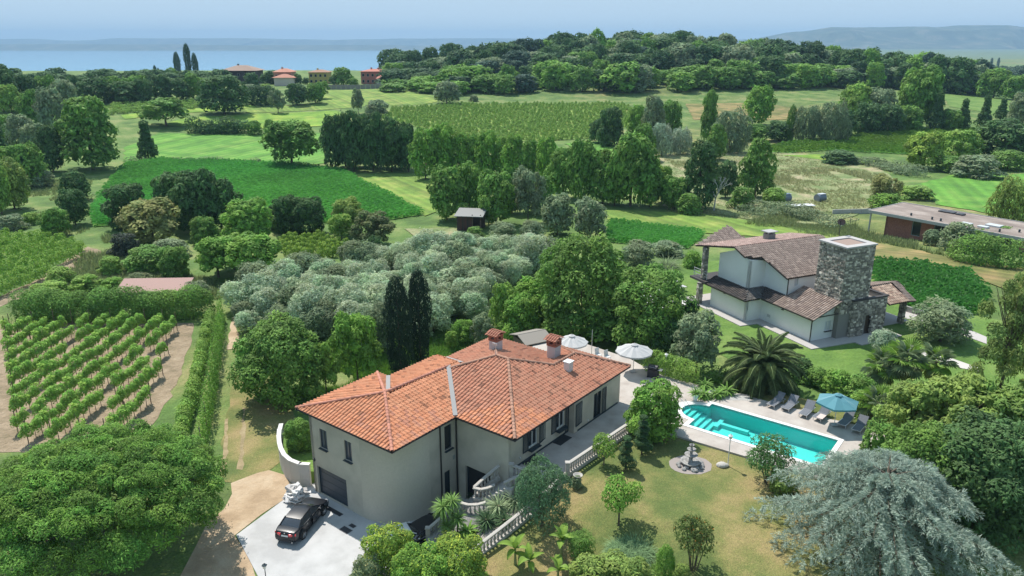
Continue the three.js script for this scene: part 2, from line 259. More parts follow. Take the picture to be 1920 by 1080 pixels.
// lake and the hills beyond
struct('lake', new THREE.PlaneGeometry(30000, 9600).rotateX(-Math.PI / 2).translate(0, -60, -5600), std([0.10, 0.29, 0.43], 0.14));
function ridge(name, x0, x1, z, base, prof, depth, m) {
  const n = 90, tri = [], row = (f, k) => Array.from({ length: n + 1 }, (_, i) => { const x = lerp(x0, x1, i / n); return V3(x, base + prof(x) * f, z + k * depth + (vnoise(x / 300, k * 3, 4) - 0.5) * depth * 0.5); });
  const R = [row(0, 0.9), row(0.35, 0.45), row(0.8, 0.15), row(1, -0.2), row(0.6, -0.8), row(0, -1.6)];
  for (let j = 0; j < 5; j++) for (let i = 0; i < n; i++) tri.push(R[j][i], R[j][i + 1], R[j + 1][i + 1], R[j][i], R[j + 1][i + 1], R[j + 1][i]);
  const g = soup(tri); struct(name, g, m);
}
struct('far_plain', new THREE.PlaneGeometry(14000, 6800).rotateX(-Math.PI / 2).translate(7350, -25, -4800), std(0xffffff, 1, { map: rep(noiseTex(256, 24, 96, [[0, [0.06, 0.10, 0.04]], [0.5, [0.14, 0.19, 0.08]], [1, [0.30, 0.28, 0.17]]], { grain: 0.2 }), 2400) }));
const woodTex = noiseTex(256, 16, 95, [[0, [0.035, 0.055, 0.03]], [0.6, [0.07, 0.10, 0.05]], [1, [0.17, 0.16, 0.11]]], { grain: 0.4 }); M.wood = std(0xffffff, 1, { map: rep(woodTex, 1600) });
ridge('far_shore', -9000, 3500, -10300, -61, (x) => 46 + 24 * fbm(x / 900, 1, 3, 3) + 14 * smooth(-x, 1000, 6000), 700, M.wood);
ridge('far_hills', -10500, 6000, -13500, -61, (x) => 120 + 70 * fbm(x / 1500, 2, 8, 3), 900, M.wood);
ridge('blue_hills', 1100, 9600, -8200, -24, (x) => 60 + 92 * smooth(x, 2350, 3750) + 95 * fbm(x / 960, 5, 12, 4) * smooth(x, 1900, 3100) + 30 * smooth(x, 4000, 5000), 1000, M.wood);
// ---------- foliage: crowns are clumps of many small folded leaf faces ----------
const unit = (r) => { const y = r() * 2 - 1, a = r() * 6.2832, s = Math.sqrt(1 - y * y); return V3(Math.cos(a) * s, y, Math.sin(a) * s); };
// clumps: [x, y, z, rx, ry, rz]; leaves lie on the clumps' skins, facing outward more or less
function leaves(seed, clumps, n, { size = 0.1, wide = 0.55, vary = 0.38, radial = 0, droop = 0.25, shell = 0.3, low = 0.35, tips = null } = {}) {
  const r = rng(seed), w = clumps.map((c) => c[3] * c[4] + c[3] * c[5] + c[4] * c[5]), tot = w.reduce((a, b) => a + b), P = [], C = [], I = [];
  const tint = clumps.map(() => { const b = 1 + (r() - 0.5) * vary * 1.1; return [b * (1 + (r() - 0.5) * vary * 0.5), b, b * (1 + (r() - 0.5) * vary * 0.3)]; });
  const t = V3(), b = V3(), nn = V3(), p = V3();
  clumps.forEach((c, k) => {
    const m = Math.round(n * w[k] / tot);
    for (let q = 0, tries = 0; q < m && tries < m * 5; tries++) {
      const d = unit(r); if (d.y < -0.25 && r() > low) d.y *= -1;
      const f = 1 - shell * r() * r() + (r() < 0.2 ? r() * r() * 0.5 : 0);
      p.set(c[0] + d.x * c[3] * f, c[1] + d.y * c[4] * f, c[2] + d.z * c[5] * f);
      let inside = false; for (let j = 0; j < clumps.length && !inside; j++) if (j !== k) { const e = clumps[j]; inside = ((p.x - e[0]) / e[3]) ** 2 + ((p.y - e[1]) / e[4]) ** 2 + ((p.z - e[2]) / e[5]) ** 2 < 0.5; }
      if (inside && r() > 0.06) continue;
      q++;
      nn.set(d.x / c[3], d.y / c[4], d.z / c[5]).normalize();
      const ra = unit(r);
      if (radial) { t.copy(nn).addScaledVector(ra, 0.7 / radial).normalize(); b.copy(unit(r)).cross(t).normalize(); nn.copy(t).cross(b); }
      else { nn.addScaledVector(ra, 0.72).setY(nn.y + 0.4).normalize(); t.copy(unit(r)).cross(nn).normalize(); t.y -= droop; t.addScaledVector(nn, -t.dot(nn)).normalize(); b.copy(nn).cross(t); }
      const L = size * (0.5 + r()), W = L * wide, o = P.length / 3;
      P.push(p.x - t.x * L * 0.5, p.y - t.y * L * 0.5, p.z - t.z * L * 0.5, p.x + b.x * W * 0.5 - nn.x * L * 0.12, p.y + b.y * W * 0.5 - nn.y * L * 0.12, p.z + b.z * W * 0.5 - nn.z * L * 0.12, p.x + t.x * L * 0.5, p.y + t.y * L * 0.5, p.z + t.z * L * 0.5, p.x - b.x * W * 0.5 - nn.x * L * 0.12, p.y - b.y * W * 0.5 - nn.y * L * 0.12, p.z - b.z * W * 0.5 - nn.z * L * 0.12);
      const g = 1 + (r() - 0.5) * vary * 1.6; let cc = tint[k].map((v) => v * g);
      if (tips && r() < tips[0]) cc = cc.map((v, z) => v * tips[1][z]);
      for (let z = 0; z < 4; z++) C.push(cc[0], cc[1], cc[2]);
      I.push(o, o + 1, o + 2, o, o + 2, o + 3);
    }
  });
  return leafGeo(P, C, I);
}
function leafGeo(P, C, I) { const g = new THREE.BufferGeometry(); g.setAttribute('position', new THREE.BufferAttribute(new Float32Array(P), 3)); g.setAttribute('color', new THREE.BufferAttribute(new Float32Array(C), 3)); g.setIndex(I); const h = g.toNonIndexed(); h.computeVertexNormals(); return h; }
// clumps spread over an egg of half-width 0.5 between heights y0 and 1; prof(t) gives the half-width at t = 0..1
function egg(seed, n, y0, prof, cr, { flat = 0.8, core = 0.72 } = {}) {
  const r = rng(seed), out = [];
  for (let i = 0; i < n; i++) { const t = (i + 0.5) / n, y = lerp(y0 + cr * flat * 0.8, 1 - cr * flat * 0.8, t + (r() - 0.5) * 0.5 / n), a = i * 2.39996 + r() * 0.9, w = Math.max(0, prof(clamp((y - y0) / (1 - y0), 0, 1)) * 0.5 - cr * 0.62) * (0.72 + 0.4 * r()), s = cr * (0.62 + 0.72 * r()); out.push([Math.cos(a) * w, y, Math.sin(a) * w, s, s * flat, s]); }
  for (const t of [0.25, 0.5, 0.72]) { const w = prof(t) * 0.5 * core; out.push([0, lerp(y0, 1, t), 0, w, (1 - y0) * 0.24, w]); }
  return out;
}
const dome = (t) => Math.sqrt(Math.max(0, 1 - Math.pow(2 * t - 0.85, 2) / 1.4)), spindle = (t) => Math.pow(Math.sin(Math.PI * clamp(t * 0.9 + 0.08, 0, 1)), 0.65), conic = (t) => Math.max(0.05, 1 - t) * Math.min(1, 0.55 + t * 4), bushy = (t) => Math.sqrt(Math.max(0.02, 1 - t * t)), flame = (t) => Math.min(1, 0.62 + t * 2.2) * Math.pow(Math.max(0, 1 - Math.pow(t, 2.6)), 0.62);
function trunkGeo(seed, h, r, y1, spread, n = 6) { const q = rng(seed), b = bag(), top = V3((q() - 0.5) * 0.06 * spread, y1, (q() - 0.5) * 0.06 * spread); b.bar(V3(0, -0.06 * h, 0), top, r, 7, r * 0.6); for (let i = 0; i < n; i++) { const a = i * 2.4 + q(), k = 0.55 + 0.4 * q(); b.bar(top.clone().multiplyScalar(k + 0.02), V3(Math.cos(a) * spread * (0.5 + 0.4 * q()), lerp(y1, h, 0.35 + 0.5 * q()), Math.sin(a) * spread * (0.5 + 0.4 * q())), r * 0.42, 5, r * 0.12); } return b.geo(); }
const bark = std(0xffffff, 0.95, { map: rep(noiseTex(128, 8, 101, [[0, [0.07, 0.05, 0.035]], [1, [0.17, 0.13, 0.095]]], { sx: 1 }), 0.6) });
const K = {}; // crown shapes, each in a few variants, one metre tall and one metre wide
const kind = (k, n, make) => { K[k] = Array.from({ length: n }, (_, i) => make(i)); };
kind('round', 3, (i) => ({ crown: leaves(200 + i, egg(20 + i, 30, 0.06, dome, 0.155), 3900, { size: 0.084 }), trunk: trunkGeo(i, 0.8, 0.028, 0.32, 0.34) }));
kind('oak', 2, (i) => ({ crown: leaves(210 + i, egg(30 + i, 24, 0.2, dome, 0.15, { core: 0.55 }), 3300, { size: 0.086 }), trunk: trunkGeo(10 + i, 0.8, 0.03, 0.34, 0.36) }));
kind('tall', 3, (i) => ({ crown: leaves(220 + i, egg(40 + i, 34, 0.05, flame, 0.17, { flat: 0.62 }), 3900, { size: 0.08 }), trunk: trunkGeo(20 + i, 0.9, 0.03, 0.5, 0.22) }));
kind('cone', 2, (i) => ({ crown: leaves(230 + i, egg(50 + i, 34, 0.03, conic, 0.13, { flat: 0.5, core: 0.7 }), 3800, { size: 0.075, droop: 0.6 }), trunk: trunkGeo(30 + i, 0.9, 0.03, 0.8, 0.1, 2) }));
kind('cypress', 2, (i) => ({ crown: leaves(240 + i, egg(60 + i, 60, 0.02, spindle, 0.16, { flat: 0.5, core: 0.86 }), 9000, { size: 0.054, wide: 0.4, droop: -0.9, vary: 0.2, low: 0.8 }), trunk: trunkGeo(40 + i, 0.9, 0.06, 0.8, 0.1, 2) }));
kind('bush', 3, (i) => ({ crown: leaves(250 + i, egg(70 + i, 22, -0.05, bushy, 0.19), 2800, { size: 0.086 }), trunk: trunkGeo(50 + i, 0.7, 0.04, 0.3, 0.3) }));
kind('olive', 5, (i) => ({ crown: leaves(260 + i, egg(80 + i * 7, 15 + i * 2, 0.06, dome, 0.2 + 0.015 * (i % 3), { core: 0.5 }), 4400, { size: 0.085, wide: 0.36, vary: 0.36, shell: 0.55, droop: 0 }), trunk: trunkGeo(60 + i, 0.8, 0.035, 0.3, 0.34, 7) }));
kind('willow', 2, (i) => ({ crown: leaves(270 + i, egg(90 + i, 30, 0.02, dome, 0.14, { flat: 1.5 }), 3700, { size: 0.105, wide: 0.22, droop: 2.2, low: 0.9 }), trunk: trunkGeo(70 + i, 0.8, 0.03, 0.35, 0.3) }));
kind('wood', 5, (i) => ({ crown: leaves(280 + i, egg(100 + i, 17, 0.02, dome, 0.19), 1350, { size: 0.125, vary: 0.34 }), trunk: trunkGeo(80 + i, 0.7, 0.03, 0.3, 0.3, 3) }));
kind('airy', 2, (i) => ({ crown: leaves(290 + i, egg(110 + i, 26, 0.16, dome, 0.13, { core: 0.4 }), 4200, { size: 0.068, vary: 0.34, shell: 0.5 }), trunk: trunkGeo(90 + i, 0.92, 0.022, 0.5, 0.36, 10) }));
kind('round2', 2, (i) => ({ crown: leaves(480 + i, egg(200 + i, 60, 0.03, dome, 0.115, { core: 0.8 }), 14000, { size: 0.042, vary: 0.4 }), trunk: trunkGeo(12 + i, 0.8, 0.028, 0.3, 0.3) }));
const LEAF = {
  vine: [0.29, 0.48, 0.085], cyp: [0.028, 0.058, 0.03], maize: [0.125, 0.39, 0.08],
  palm: [0.16, 0.22, 0.085], spike: [0.210, 0.350, 0.088], greyspike: [0.298, 0.385, 0.210], deepspike: [0.079, 0.149, 0.061], banana: [0.17, 0.28, 0.05], blueg: [0.13, 0.24, 0.115], rust2: [0.14, 0.19, 0.05], mid2: [0.096, 0.219, 0.061], pine: [0.17, 0.32, 0.052], lime: [0.26, 0.385, 0.06], yellow2: [0.21, 0.33, 0.07], light2: [0.210, 0.289, 0.079],
  dark: [0.092, 0.18, 0.056], mid: [0.168, 0.31, 0.058], fresh: [0.20, 0.37, 0.058], light: [0.25, 0.40, 0.075], yellow: [0.24, 0.335, 0.075], grey: [0.235, 0.305, 0.16], silver: [0.40, 0.48, 0.34], olive: [0.48, 0.58, 0.38], deep: [0.066, 0.135, 0.05], ochre: [0.27, 0.29, 0.095], blue: [0.068, 0.128, 0.083], plum: [0.07, 0.09, 0.06], rust: [0.15, 0.19, 0.07],
};
LEAF.mound = [0.23, 0.36, 0.17]; LEAF.straw = [0.36, 0.37, 0.18]; LEAF.reed = [0.24, 0.30, 0.12];
const leafMats = {}; const leafy = (k) => leafMats[k] ??= leafMat(LEAF[k], k === 'straw' || k === 'reed' || k === 'maize' || k === 'olive' ? 0.5 : 0.32);
const protos = new Map(); let treeCount = 0;
// one tree: at p, h tall, w wide
function plant(name, k, tone, p, h, w, label, category, group, turn) {
  const v = treeCount++ % K[k].length, key = name + k + tone + v + (group ?? '');
  turn = turn ?? treeCount * 1.7;
  if (!protos.has(key)) { const t = thing(name, label, category, p, turn, group); mesh('crown', K[k][v].crown, leafy(tone), t); mesh('trunk', K[k][v].trunk, bark, t); t.scale.set(w, h, w); t.userData.stem = name; protos.set(key, t); return t; }
  return copyOf(protos.get(key), p, turn, V3(w, h, w), label, group);
}
// by its foot, its top row and its half-width in the survey picture
function tree(px, base, top, half, k, tone, label, name = 'tree', category = 'tree', group) { const p = spot(px, base); return plant(name, k, tone, p, rise(p, top), wide(p, half * 2), label, category, group); }
// a hedge along points (x, z): a run of clumps
function hedge(name, pts, h, w, tone, label, { size = 0.22, per = 90, cat = 'hedge', lump = 0.22, seed = 1, y = null } = {}) {
  const r = rng(seed * 31 + 7), cl = [], o = V3(pts[0][0], y ?? ground(...pts[0]), pts[0][1]); let L = 0;
  for (let i = 0; i + 1 < pts.length; i++) { const [ax, az] = pts[i], [bx, bz] = pts[i + 1], d = Math.hypot(bx - ax, bz - az), n = Math.max(1, Math.round(d / (w * 0.42))); L += d;
    for (let q = 0; q <= n; q++) { const t = q / n, x = lerp(ax, bx, t), z = lerp(az, bz, t), g = (y ?? ground(x, z)) - o.y, s = 1 + (r() - 0.5) * lump * 2; for (const f of [0.3, 0.68]) cl.push([x - o.x + (r() - 0.5) * w * lump, g + h * f * s, z - o.z + (r() - 0.5) * w * lump, w * 0.55 * (1 + (r() - 0.5) * lump), h * 0.36 * s, w * 0.55 * (1 + (r() - 0.5) * lump)]); } }
  const t = thing(name, label, cat, o); mesh('foliage', leaves(seed, cl, Math.round(L * (h * 2 + w) * per), { size, low: 0.9 }), leafy(tone), t); return t;
}
// ---------- the villa with the tiled roof ----------
const glassDark = phys([0.02, 0.025, 0.03], 0.06, { specularIntensity: 1 }), greyMetal = std([0.09, 0.10, 0.115], 0.5, { metalness: 0.3 }), darkPaint = std([0.035, 0.05, 0.06], 0.55), gutterM = std([0.05, 0.045, 0.045], 0.45, { metalness: 0.4 }), whitePaint = std([0.66, 0.66, 0.645], 0.6), stoneTrim = std(0xffffff, 0.85, { map: rep(T.concrete, 2), color: lin(0.95, 0.9, 0.83) }), lead = std([0.27, 0.265, 0.26], 0.8);
const extr = (pts, holes, depth) => { const s = new THREE.Shape(pts.map((p) => new THREE.Vector2(...p))); for (const h of holes) s.holes.push(new THREE.Path([[h[0], h[2]], [h[0], h[3]], [h[1], h[3]], [h[1], h[2]]].map((p) => new THREE.Vector2(...p)))); return new THREE.ExtrudeGeometry(s, { depth, bevelEnabled: false, steps: 1 }).translate(0, 0, -depth); };
const turnOf = (A, B) => Math.atan2(B[1] - A[1], B[0] - A[0]); // plan points are (along, back); back is local -z
function wallRun(b, A, B, y0, y1, holes = [], th = 0.3, start = 0) { const L = Math.hypot(B[0] - A[0], B[1] - A[1]), top = Array.isArray(y1) ? y1 : [[L, y1], [start, y1]]; b.add(extr([[start, y0], [L, y0], ...top], holes, th), A[0], 0, -A[1], turnOf(A, B)); }
// a window set in a wall run: frame with sill and glass as sub-parts
function windowIn(parent, A, B, h, { frame = greyMetal, pane = glassDark, sill = darkPaint, bars = 1, back = 0.12, curtain = null, name = 'window' } = {}) {
  const [u0, u1, y0, y1] = h, w = u1 - u0, hh = y1 - y0, L = Math.hypot(B[0] - A[0], B[1] - A[1]), t = (u0 + u1) / 2 / L, f = 0.06;
  const b = bag(); b.box(w, f, 0.08, 0, f / 2, 0).box(w, f, 0.08, 0, hh - f / 2, 0).box(f, hh - 2 * f, 0.08, -w / 2 + f / 2, hh / 2, 0).box(f, hh - 2 * f, 0.08, w / 2 - f / 2, hh / 2, 0);
  for (let i = 1; i <= bars; i++) b.box(0.06, hh - 2 * f, 0.07, -w / 2 + w * i / (bars + 1), hh / 2, 0);
  const o = b.to(name, frame, parent); o.position.set(lerp(A[0], B[0], t), y0, -lerp(A[1], B[1], t)); o.rotation.y = turnOf(A, B); o.translateZ(-back);
  mesh('pane', new THREE.BoxGeometry(w - 2 * f, hh - 2 * f, 0.02).translate(0, hh / 2, -0.045), pane, o);
  if (curtain) mesh('curtain', new THREE.BoxGeometry(w - 0.16, hh - 0.16, 0.015).translate(0, hh / 2, -0.005), curtain, o);
  if (sill) mesh('sill', new THREE.BoxGeometry(w + 0.12, 0.06, 0.34).translate(0, -0.035, 0.14), sill, o);
  return o;
}
const TH = 38 * Math.PI / 180, Y0 = -1.2;
const villa = thing('villa', 'grey rendered two-storey villa with a wide terracotta tile roof beside the driveway', 'house', V3(-8.017, Y0, -44.764), -TH);
const vw = (s, t, y) => V3(s, y - Y0, -t).applyAxisAngle(V3(0, 1, 0), -TH).add(V3(-8.017, Y0, -44.764)); // villa plan to world
const roofBlocks = [ // s0, s1, t0, t1, pitch front, back, left, right
  [-10.3, 0, 0, 8.1, 0.325, 0.325, 0.25, 0.27], [-9, 0, 4.05, 13.8, 9, 0.6, 0.285, 0.27], [-7.9, 5.5, 6.3, 20.3, 0.287, 0.287, 0.329, 0.329], [-1.8, 5.5, 12, 22.2, 9, 0.4, 0.329, 0.329]];
const faces = (b, s, t) => [b[4] * (t - b[2]), b[5] * (b[3] - t), b[6] * (s - b[0]), b[7] * (b[1] - s)];
function roofAt(s, t) { let best = 0, bi = -1, fi = -1; roofBlocks.forEach((b, i) => { const f = faces(b, s, t), m = Math.min(...f); if (m > best + 1e-7) { best = m; bi = i; fi = f.indexOf(m); } }); return [best, bi, fi]; }
{
  const EV = 6 - Y0, G = 0, TR = 2.7 - Y0; // eave, ground and terrace heights in the villa's own axes
  const yy = (w) => w - Y0;
  // walls
  const b = bag(), top = EV - 0.16;
  const F0 = [-9.7, 0.6], F1 = [-4.1, 0.6];
  const garage = [0.45, 3.85, 0.02, yy(1.25)], win1 = [1.15, 1.98, yy(3.05), yy(4.66)], win2 = [3.95, 4.74, yy(3.05), yy(4.66)];
  wallRun(b, F0, F1, G, top, [garage, win1, win2]);
  b.add(new THREE.CylinderGeometry(3.5, 3.5, top - G, 40, 1, true, 0, Math.PI / 2), -4.1, (top + G) / 2, -4.1);
  const S0 = [-0.6, 4.1], S1 = [-0.6, 7.0], win3 = [1.62, 2.4, yy(3.2), yy(5.2)], door1 = [1.5, 2.15, 0.02, yy(1.45)];
  wallRun(b, S0, S1, G, top, [win3, door1]);
  const C0 = [-0.6, 7], C1 = [4.4, 7], gate = [0.85, 3.4, 0.02, yy(1.75)];
  wallRun(b, C0, C1, G, top, [gate]);
  const D0 = [4.4, 7], D1 = [4.4, 14.6], w4 = [2.35, 3.5, yy(3.5), yy(5.1)], w5 = [5.95, 7.05, yy(3.5), yy(5.1)];
  wallRun(b, D0, D1, G, top, [w4, w5], 0.3, 0.301);
  wallRun(b, [4.4, 14.6], [4.95, 14.6], G, top, [], 0.3, 0);
  const E0 = [4.95, 14.6], E1 = [4.95, 21.6], french = [2.85, 4.05, TR + 0.02, TR + 2.3];
  wallRun(b, E0, E1, G, top, [french], 0.3, 0.301);
  const rest = [[4.95, 21.6], [-1.2, 21.6], [-1.2, 19.7], [-7.3, 19.7], [-7.3, 13.2], [-8.4, 13.2], [-8.4, 7.5], [-9.7, 7.5], [-9.7, 0.6]];
  for (let i = 0; i + 1 < rest.length; i++) wallRun(b, rest[i], rest[i + 1], G, top, [], 0.3, 0.301);
  b.to('wall', M.plaster, villa);
  mesh('plinth_band', bag().box(0.03, 0.14, 6.2, 4.965, TR + 0.07, -18.2).box(0.03, 0.14, 7.2, 4.415, TR + 0.07, -11).geo(), darkPaint, villa);
  // doors and windows
  const blind = std([0.34, 0.36, 0.38], 0.8);
  for (const w of [win1, win2]) windowIn(villa, F0, F1, w, { curtain: null, bars: 1, pane: phys([0.12, 0.13, 0.15], 0.1, {}) });
  windowIn(villa, S0, S1, win3, { bars: 0 });
  const gdoor = windowIn(villa, F0, F1, garage, { name: 'garage_door', frame: darkPaint, bars: 0, sill: null, back: 0.2, pane: phys([0.06, 0.07, 0.085], 0.45, {}) });
  for (const h of [0.62, 1.24, 1.86]) mesh('panel_joint', new THREE.BoxGeometry(3.2, 0.018, 0.02).translate(0, h, -0.03), darkPaint, gdoor);
  windowIn(villa, S0, S1, door1, { name: 'door', frame: darkPaint, bars: 0, sill: null, back: 0.14, pane: darkPaint });
  const gt = windowIn(villa, C0, C1, gate, { name: 'garage_door', frame: darkPaint, bars: 0, sill: null, back: 0.24, pane: std([0.018, 0.02, 0.024], 0.5) });
  for (const h of [0.7, 1.4, 2.1]) mesh('panel_joint', new THREE.BoxGeometry(2.4, 0.018, 0.02).translate(0, h, -0.03), gutterM, gt);
  for (const w of [w4, w5]) windowIn(villa, D0, D1, w, { frame: whitePaint, bars: 1 });
  windowIn(villa, E0, E1, french, { name: 'french_door', frame: darkPaint, bars: 1, sill: null });
  const shutter = (A, B, u0, u1, y0, y1, open = 0) => { const w = u1 - u0, h = y1 - y0, L = Math.hypot(B[0] - A[0], B[1] - A[1]), q = bag().box(0.05, h, 0.045, -w / 2 + 0.025, h / 2, 0).box(0.05, h, 0.045, w / 2 - 0.025, h / 2, 0).box(w - 0.1, 0.06, 0.045, 0, 0.03, 0).box(w - 0.1, 0.06, 0.045, 0, h - 0.03, 0); const o = q.to('shutter', darkPaint, villa), t = (u0 + u1) / 2 / L; o.position.set(lerp(A[0], B[0], t), y0, -lerp(A[1], B[1], t)); o.rotation.y = turnOf(A, B) + open; o.translateZ(0.05); const sl = bag(); for (let k = 0.09; k < h - 0.07; k += 0.075) sl.box(w - 0.1, 0.055, 0.012, 0, k, 0, 0, 0.6); sl.to('slat', darkPaint, o); return o; };
  shutter(D0, D1, 1.65, 2.28, yy(3.45), yy(5.15)); shutter(D0, D1, 3.6, 4.5, yy(3.45), yy(5.15), 0.15); shutter(D0, D1, 5.25, 5.88, yy(3.45), yy(5.15)); shutter(D0, D1, 7.12, 7.55, TR + 0.1, yy(5.15), 0);
  shutter(E0, E1, 0.1, 1.1, TR + 0.55, yy(5.15), 0.1); shutter(E0, E1, 4.1, 4.7, TR + 0.05, yy(5.05), 0);
  for (const w of [w4, w5]) mesh('window_ledge', new THREE.BoxGeometry(0.42, 0.07, w[1] - w[0] + 0.1).translate(4.55, w[2] - 0.1, -(7 + (w[0] + w[1]) / 2)), darkPaint, villa);
  // roof: boards, tiles, caps, flashings, gutters
  const cell = 0.2, tri = [];
  for (let s = -10.3; s < 5.5 - 1e-6; s += cell) for (let t = 0; t < 22.2 - 1e-6; t += cell) {
    if (roofAt(s + cell / 2, t + cell / 2)[1] < 0) continue;
    const h = (a, c) => V3(a, EV - 0.03 + Math.max(0, roofAt(a, c)[0]), -c), q = [h(s, t), h(s + cell, t), h(s + cell, t + cell), h(s, t + cell)], lo = q.map((v) => v.clone().setY(EV - 0.13));
    tri.push(q[0], q[1], q[2], q[0], q[2], q[3], lo[0], lo[2], lo[1], lo[0], lo[3], lo[2]);
  }
  const roof = mesh('roof', soup(tri), std([0.24, 0.12, 0.08], 0.9), villa);
  const prof = [[-0.17, 0.035], [-0.125, 0.008], [-0.05, 0.008], [-0.01, 0.035], [0.03, 0.08], [0.085, 0.1], [0.14, 0.08], [0.172, 0.035]], tl = [];
  for (let i = 0; i + 1 < prof.length; i++) { const [x0, a0] = prof[i], [x1, a1] = prof[i + 1], f = 0.225, k = -0.225, up = 0.03; const A = V3(x0, a0 + up, f), B = V3(x1, a1 + up, f), C = V3(x1 * 0.97, a1, k), D = V3(x0 * 0.97, a0, k), a = V3(x0, a0 + up - 0.022, f - 0.004), c = V3(x1, a1 + up - 0.022, f - 0.004); tl.push(A, B, C, A, C, D, a, c, B, a, B, A); }
  const tileG = soup(tl), r = rng(77), near = [], PIT = 0.325, ROW = 0.40;
  roofBlocks.forEach((bk, bi) => [0, 1, 2, 3].forEach((fi) => {
    const p = bk[4 + fi], c = Math.cos(Math.atan(p)); if (p > 5) return;
    const e0 = fi < 2 ? bk[0] : bk[2], e1 = fi < 2 ? bk[1] : bk[3], n = Math.ceil((e1 - e0) / PIT) + 1, run = fi < 2 ? bk[3] - bk[2] : bk[1] - bk[0];
    for (let row = 0; row * ROW * c < run; row++) for (let i = 0; i < n; i++) {
      const e = (Math.floor(e0 / PIT) + i + 0.5) * PIT, d = (row + 0.42) * ROW * c, s = fi === 2 ? bk[0] + d : fi === 3 ? bk[1] - d : e, t = fi === 0 ? bk[2] + d : fi === 1 ? bk[3] - d : e, w = roofAt(s, t);
      if (w[1] !== bi || w[2] !== fi) continue;
      const turn = [0, Math.PI, -Math.PI / 2, Math.PI / 2][fi];
      const m = new THREE.Matrix4().compose(V3(s, EV + p * d - 0.012 + (r() - 0.5) * 0.012, -t), new THREE.Quaternion().setFromEuler(new THREE.Euler(Math.atan(p), turn + (r() - 0.5) * 0.05, (r() - 0.5) * 0.03, 'YXZ')), V3(1, 1, 1));
      const old = bi >= 2 ? 1 : 0, g = 0.88 + 0.24 * r() , q = r() < 0.05 ? 0.55 : 1, pale = r() * 0.35;
      near.push({ m, k: vw(s, t, 6).distanceTo(EYE), c: lin((lerp(0.50, 0.405, old) + 0.04 * pale) * g * q, (lerp(0.20, 0.165, old) + 0.09 * pale) * g * q, (lerp(0.10, 0.098, old) + 0.07 * pale) * g * q) });
    }
  }));
  near.sort((a, c) => a.k - c.k);
  const shades = Array.from({ length: 7 }, (_, i) => std(near[i * 11 + 3].c.clone(), 0.85));
  near.slice(0, 300).forEach((q, i) => { const o = shade(new THREE.Mesh(tileG, shades[(i * 5 + Math.floor(i / 3)) % 7])); o.name = i ? 'roof_tile_' + String(i).padStart(3, '0') : 'roof_tile'; q.m.decompose(o.position, o.quaternion, o.scale); roof.add(o); });
  instanced('roof_tiles', tileG, std(0xffffff, 0.85, { side: THREE.DoubleSide }), near.slice(300).map((q) => q.m), near.slice(300).map((q) => q.c), roof);
  const P = { A: [-10.3, 0, 0], B: [0, 0, 0], A2: [-10.3, 8.1, 0], P1: [-4.95, 4.05, 1.32], R2: [-4.6, 10.6, 1.25], D: [5.5, 6.3, 0], HR: [-0.607, 13.3, 2.01], HL: [-1.79, 13.3, 2.01], H0: [-4.3, 10.5, 1.2], BL: [-7.9, 20.3, 0], X0: [1.85, 16.1, 1.2], X1: [1.85, 19.2, 1.2], E: [5.5, 22.2, 0], E2: [-1.8, 22.2, 0] }, pt = (k) => V3(k[0], EV + k[2], -k[1]);
  const capG = new THREE.CylinderGeometry(0.115, 0.14, 0.42, 8, 1, true, -Math.PI / 2, Math.PI), caps = [], capC = [];
  for (const [a, c] of [['A', 'P1'], ['B', 'P1'], ['A2', 'P1'], ['P1', 'R2'], ['D', 'HR'], ['H0', 'HL'], ['HL', 'HR'], ['BL', 'HL'], ['HR', 'X0'], ['X0', 'X1'], ['X1', 'E'], ['X1', 'E2']]) {
    const A = pt(P[a]), B = pt(P[c]), L = A.distanceTo(B), n = Math.round(L / 0.36), d = B.clone().sub(A).normalize(), side = V3(0, 1, 0).cross(d).normalize(), up = d.clone().cross(side).normalize(), old = ['A', 'B', 'A2', 'P1'].includes(a) ? 0 : 1;
    for (let i = 0; i < n; i++) { const p = A.clone().lerp(B, (i + 0.5) / n).addScaledVector(up, 0.045 + (r() - 0.5) * 0.012); caps.push(new THREE.Matrix4().makeBasis(side, d, up.clone()).setPosition(p)); const g = 0.8 + 0.4 * r(); capC.push(lin(lerp(0.44, 0.35, old) * g, 0.19 * g, 0.13 * g)); }
  }
  instanced('ridge_tiles', capG, std(0xffffff, 0.85, { side: THREE.DoubleSide }), caps, capC, roof);
  for (const [a, c] of [[[0, 6.3, 0], P.R2], [[-9, 8.1, 0], [-5.1, 4.5, 1.15]], [[-7.9, 13.8, 0], [-4.2, 11.75, 1.22]]]) { const A = pt(a), B = pt(c), d = B.clone().sub(A), L = d.length(), s = V3(0, 1, 0).cross(d).normalize(), u = d.clone().normalize().cross(s); const o = mesh('valley_flashing', new THREE.BoxGeometry(0.34, 0.05, L), lead, roof); o.quaternion.setFromRotationMatrix(new THREE.Matrix4().makeBasis(s.negate(), u, d.normalize().negate())); o.position.copy(A.lerp(B, 0.5)).y += 0.12; }
  const EVL = [[-10.3, 0], [0, 0], [0, 6.3], [5.5, 6.3], [5.5, 22.2], [-1.8, 22.2], [-1.8, 20.3], [-7.9, 20.3], [-7.9, 13.8], [-9, 13.8], [-9, 8.1], [-10.3, 8.1], [-10.3, 0]], gb = bag();
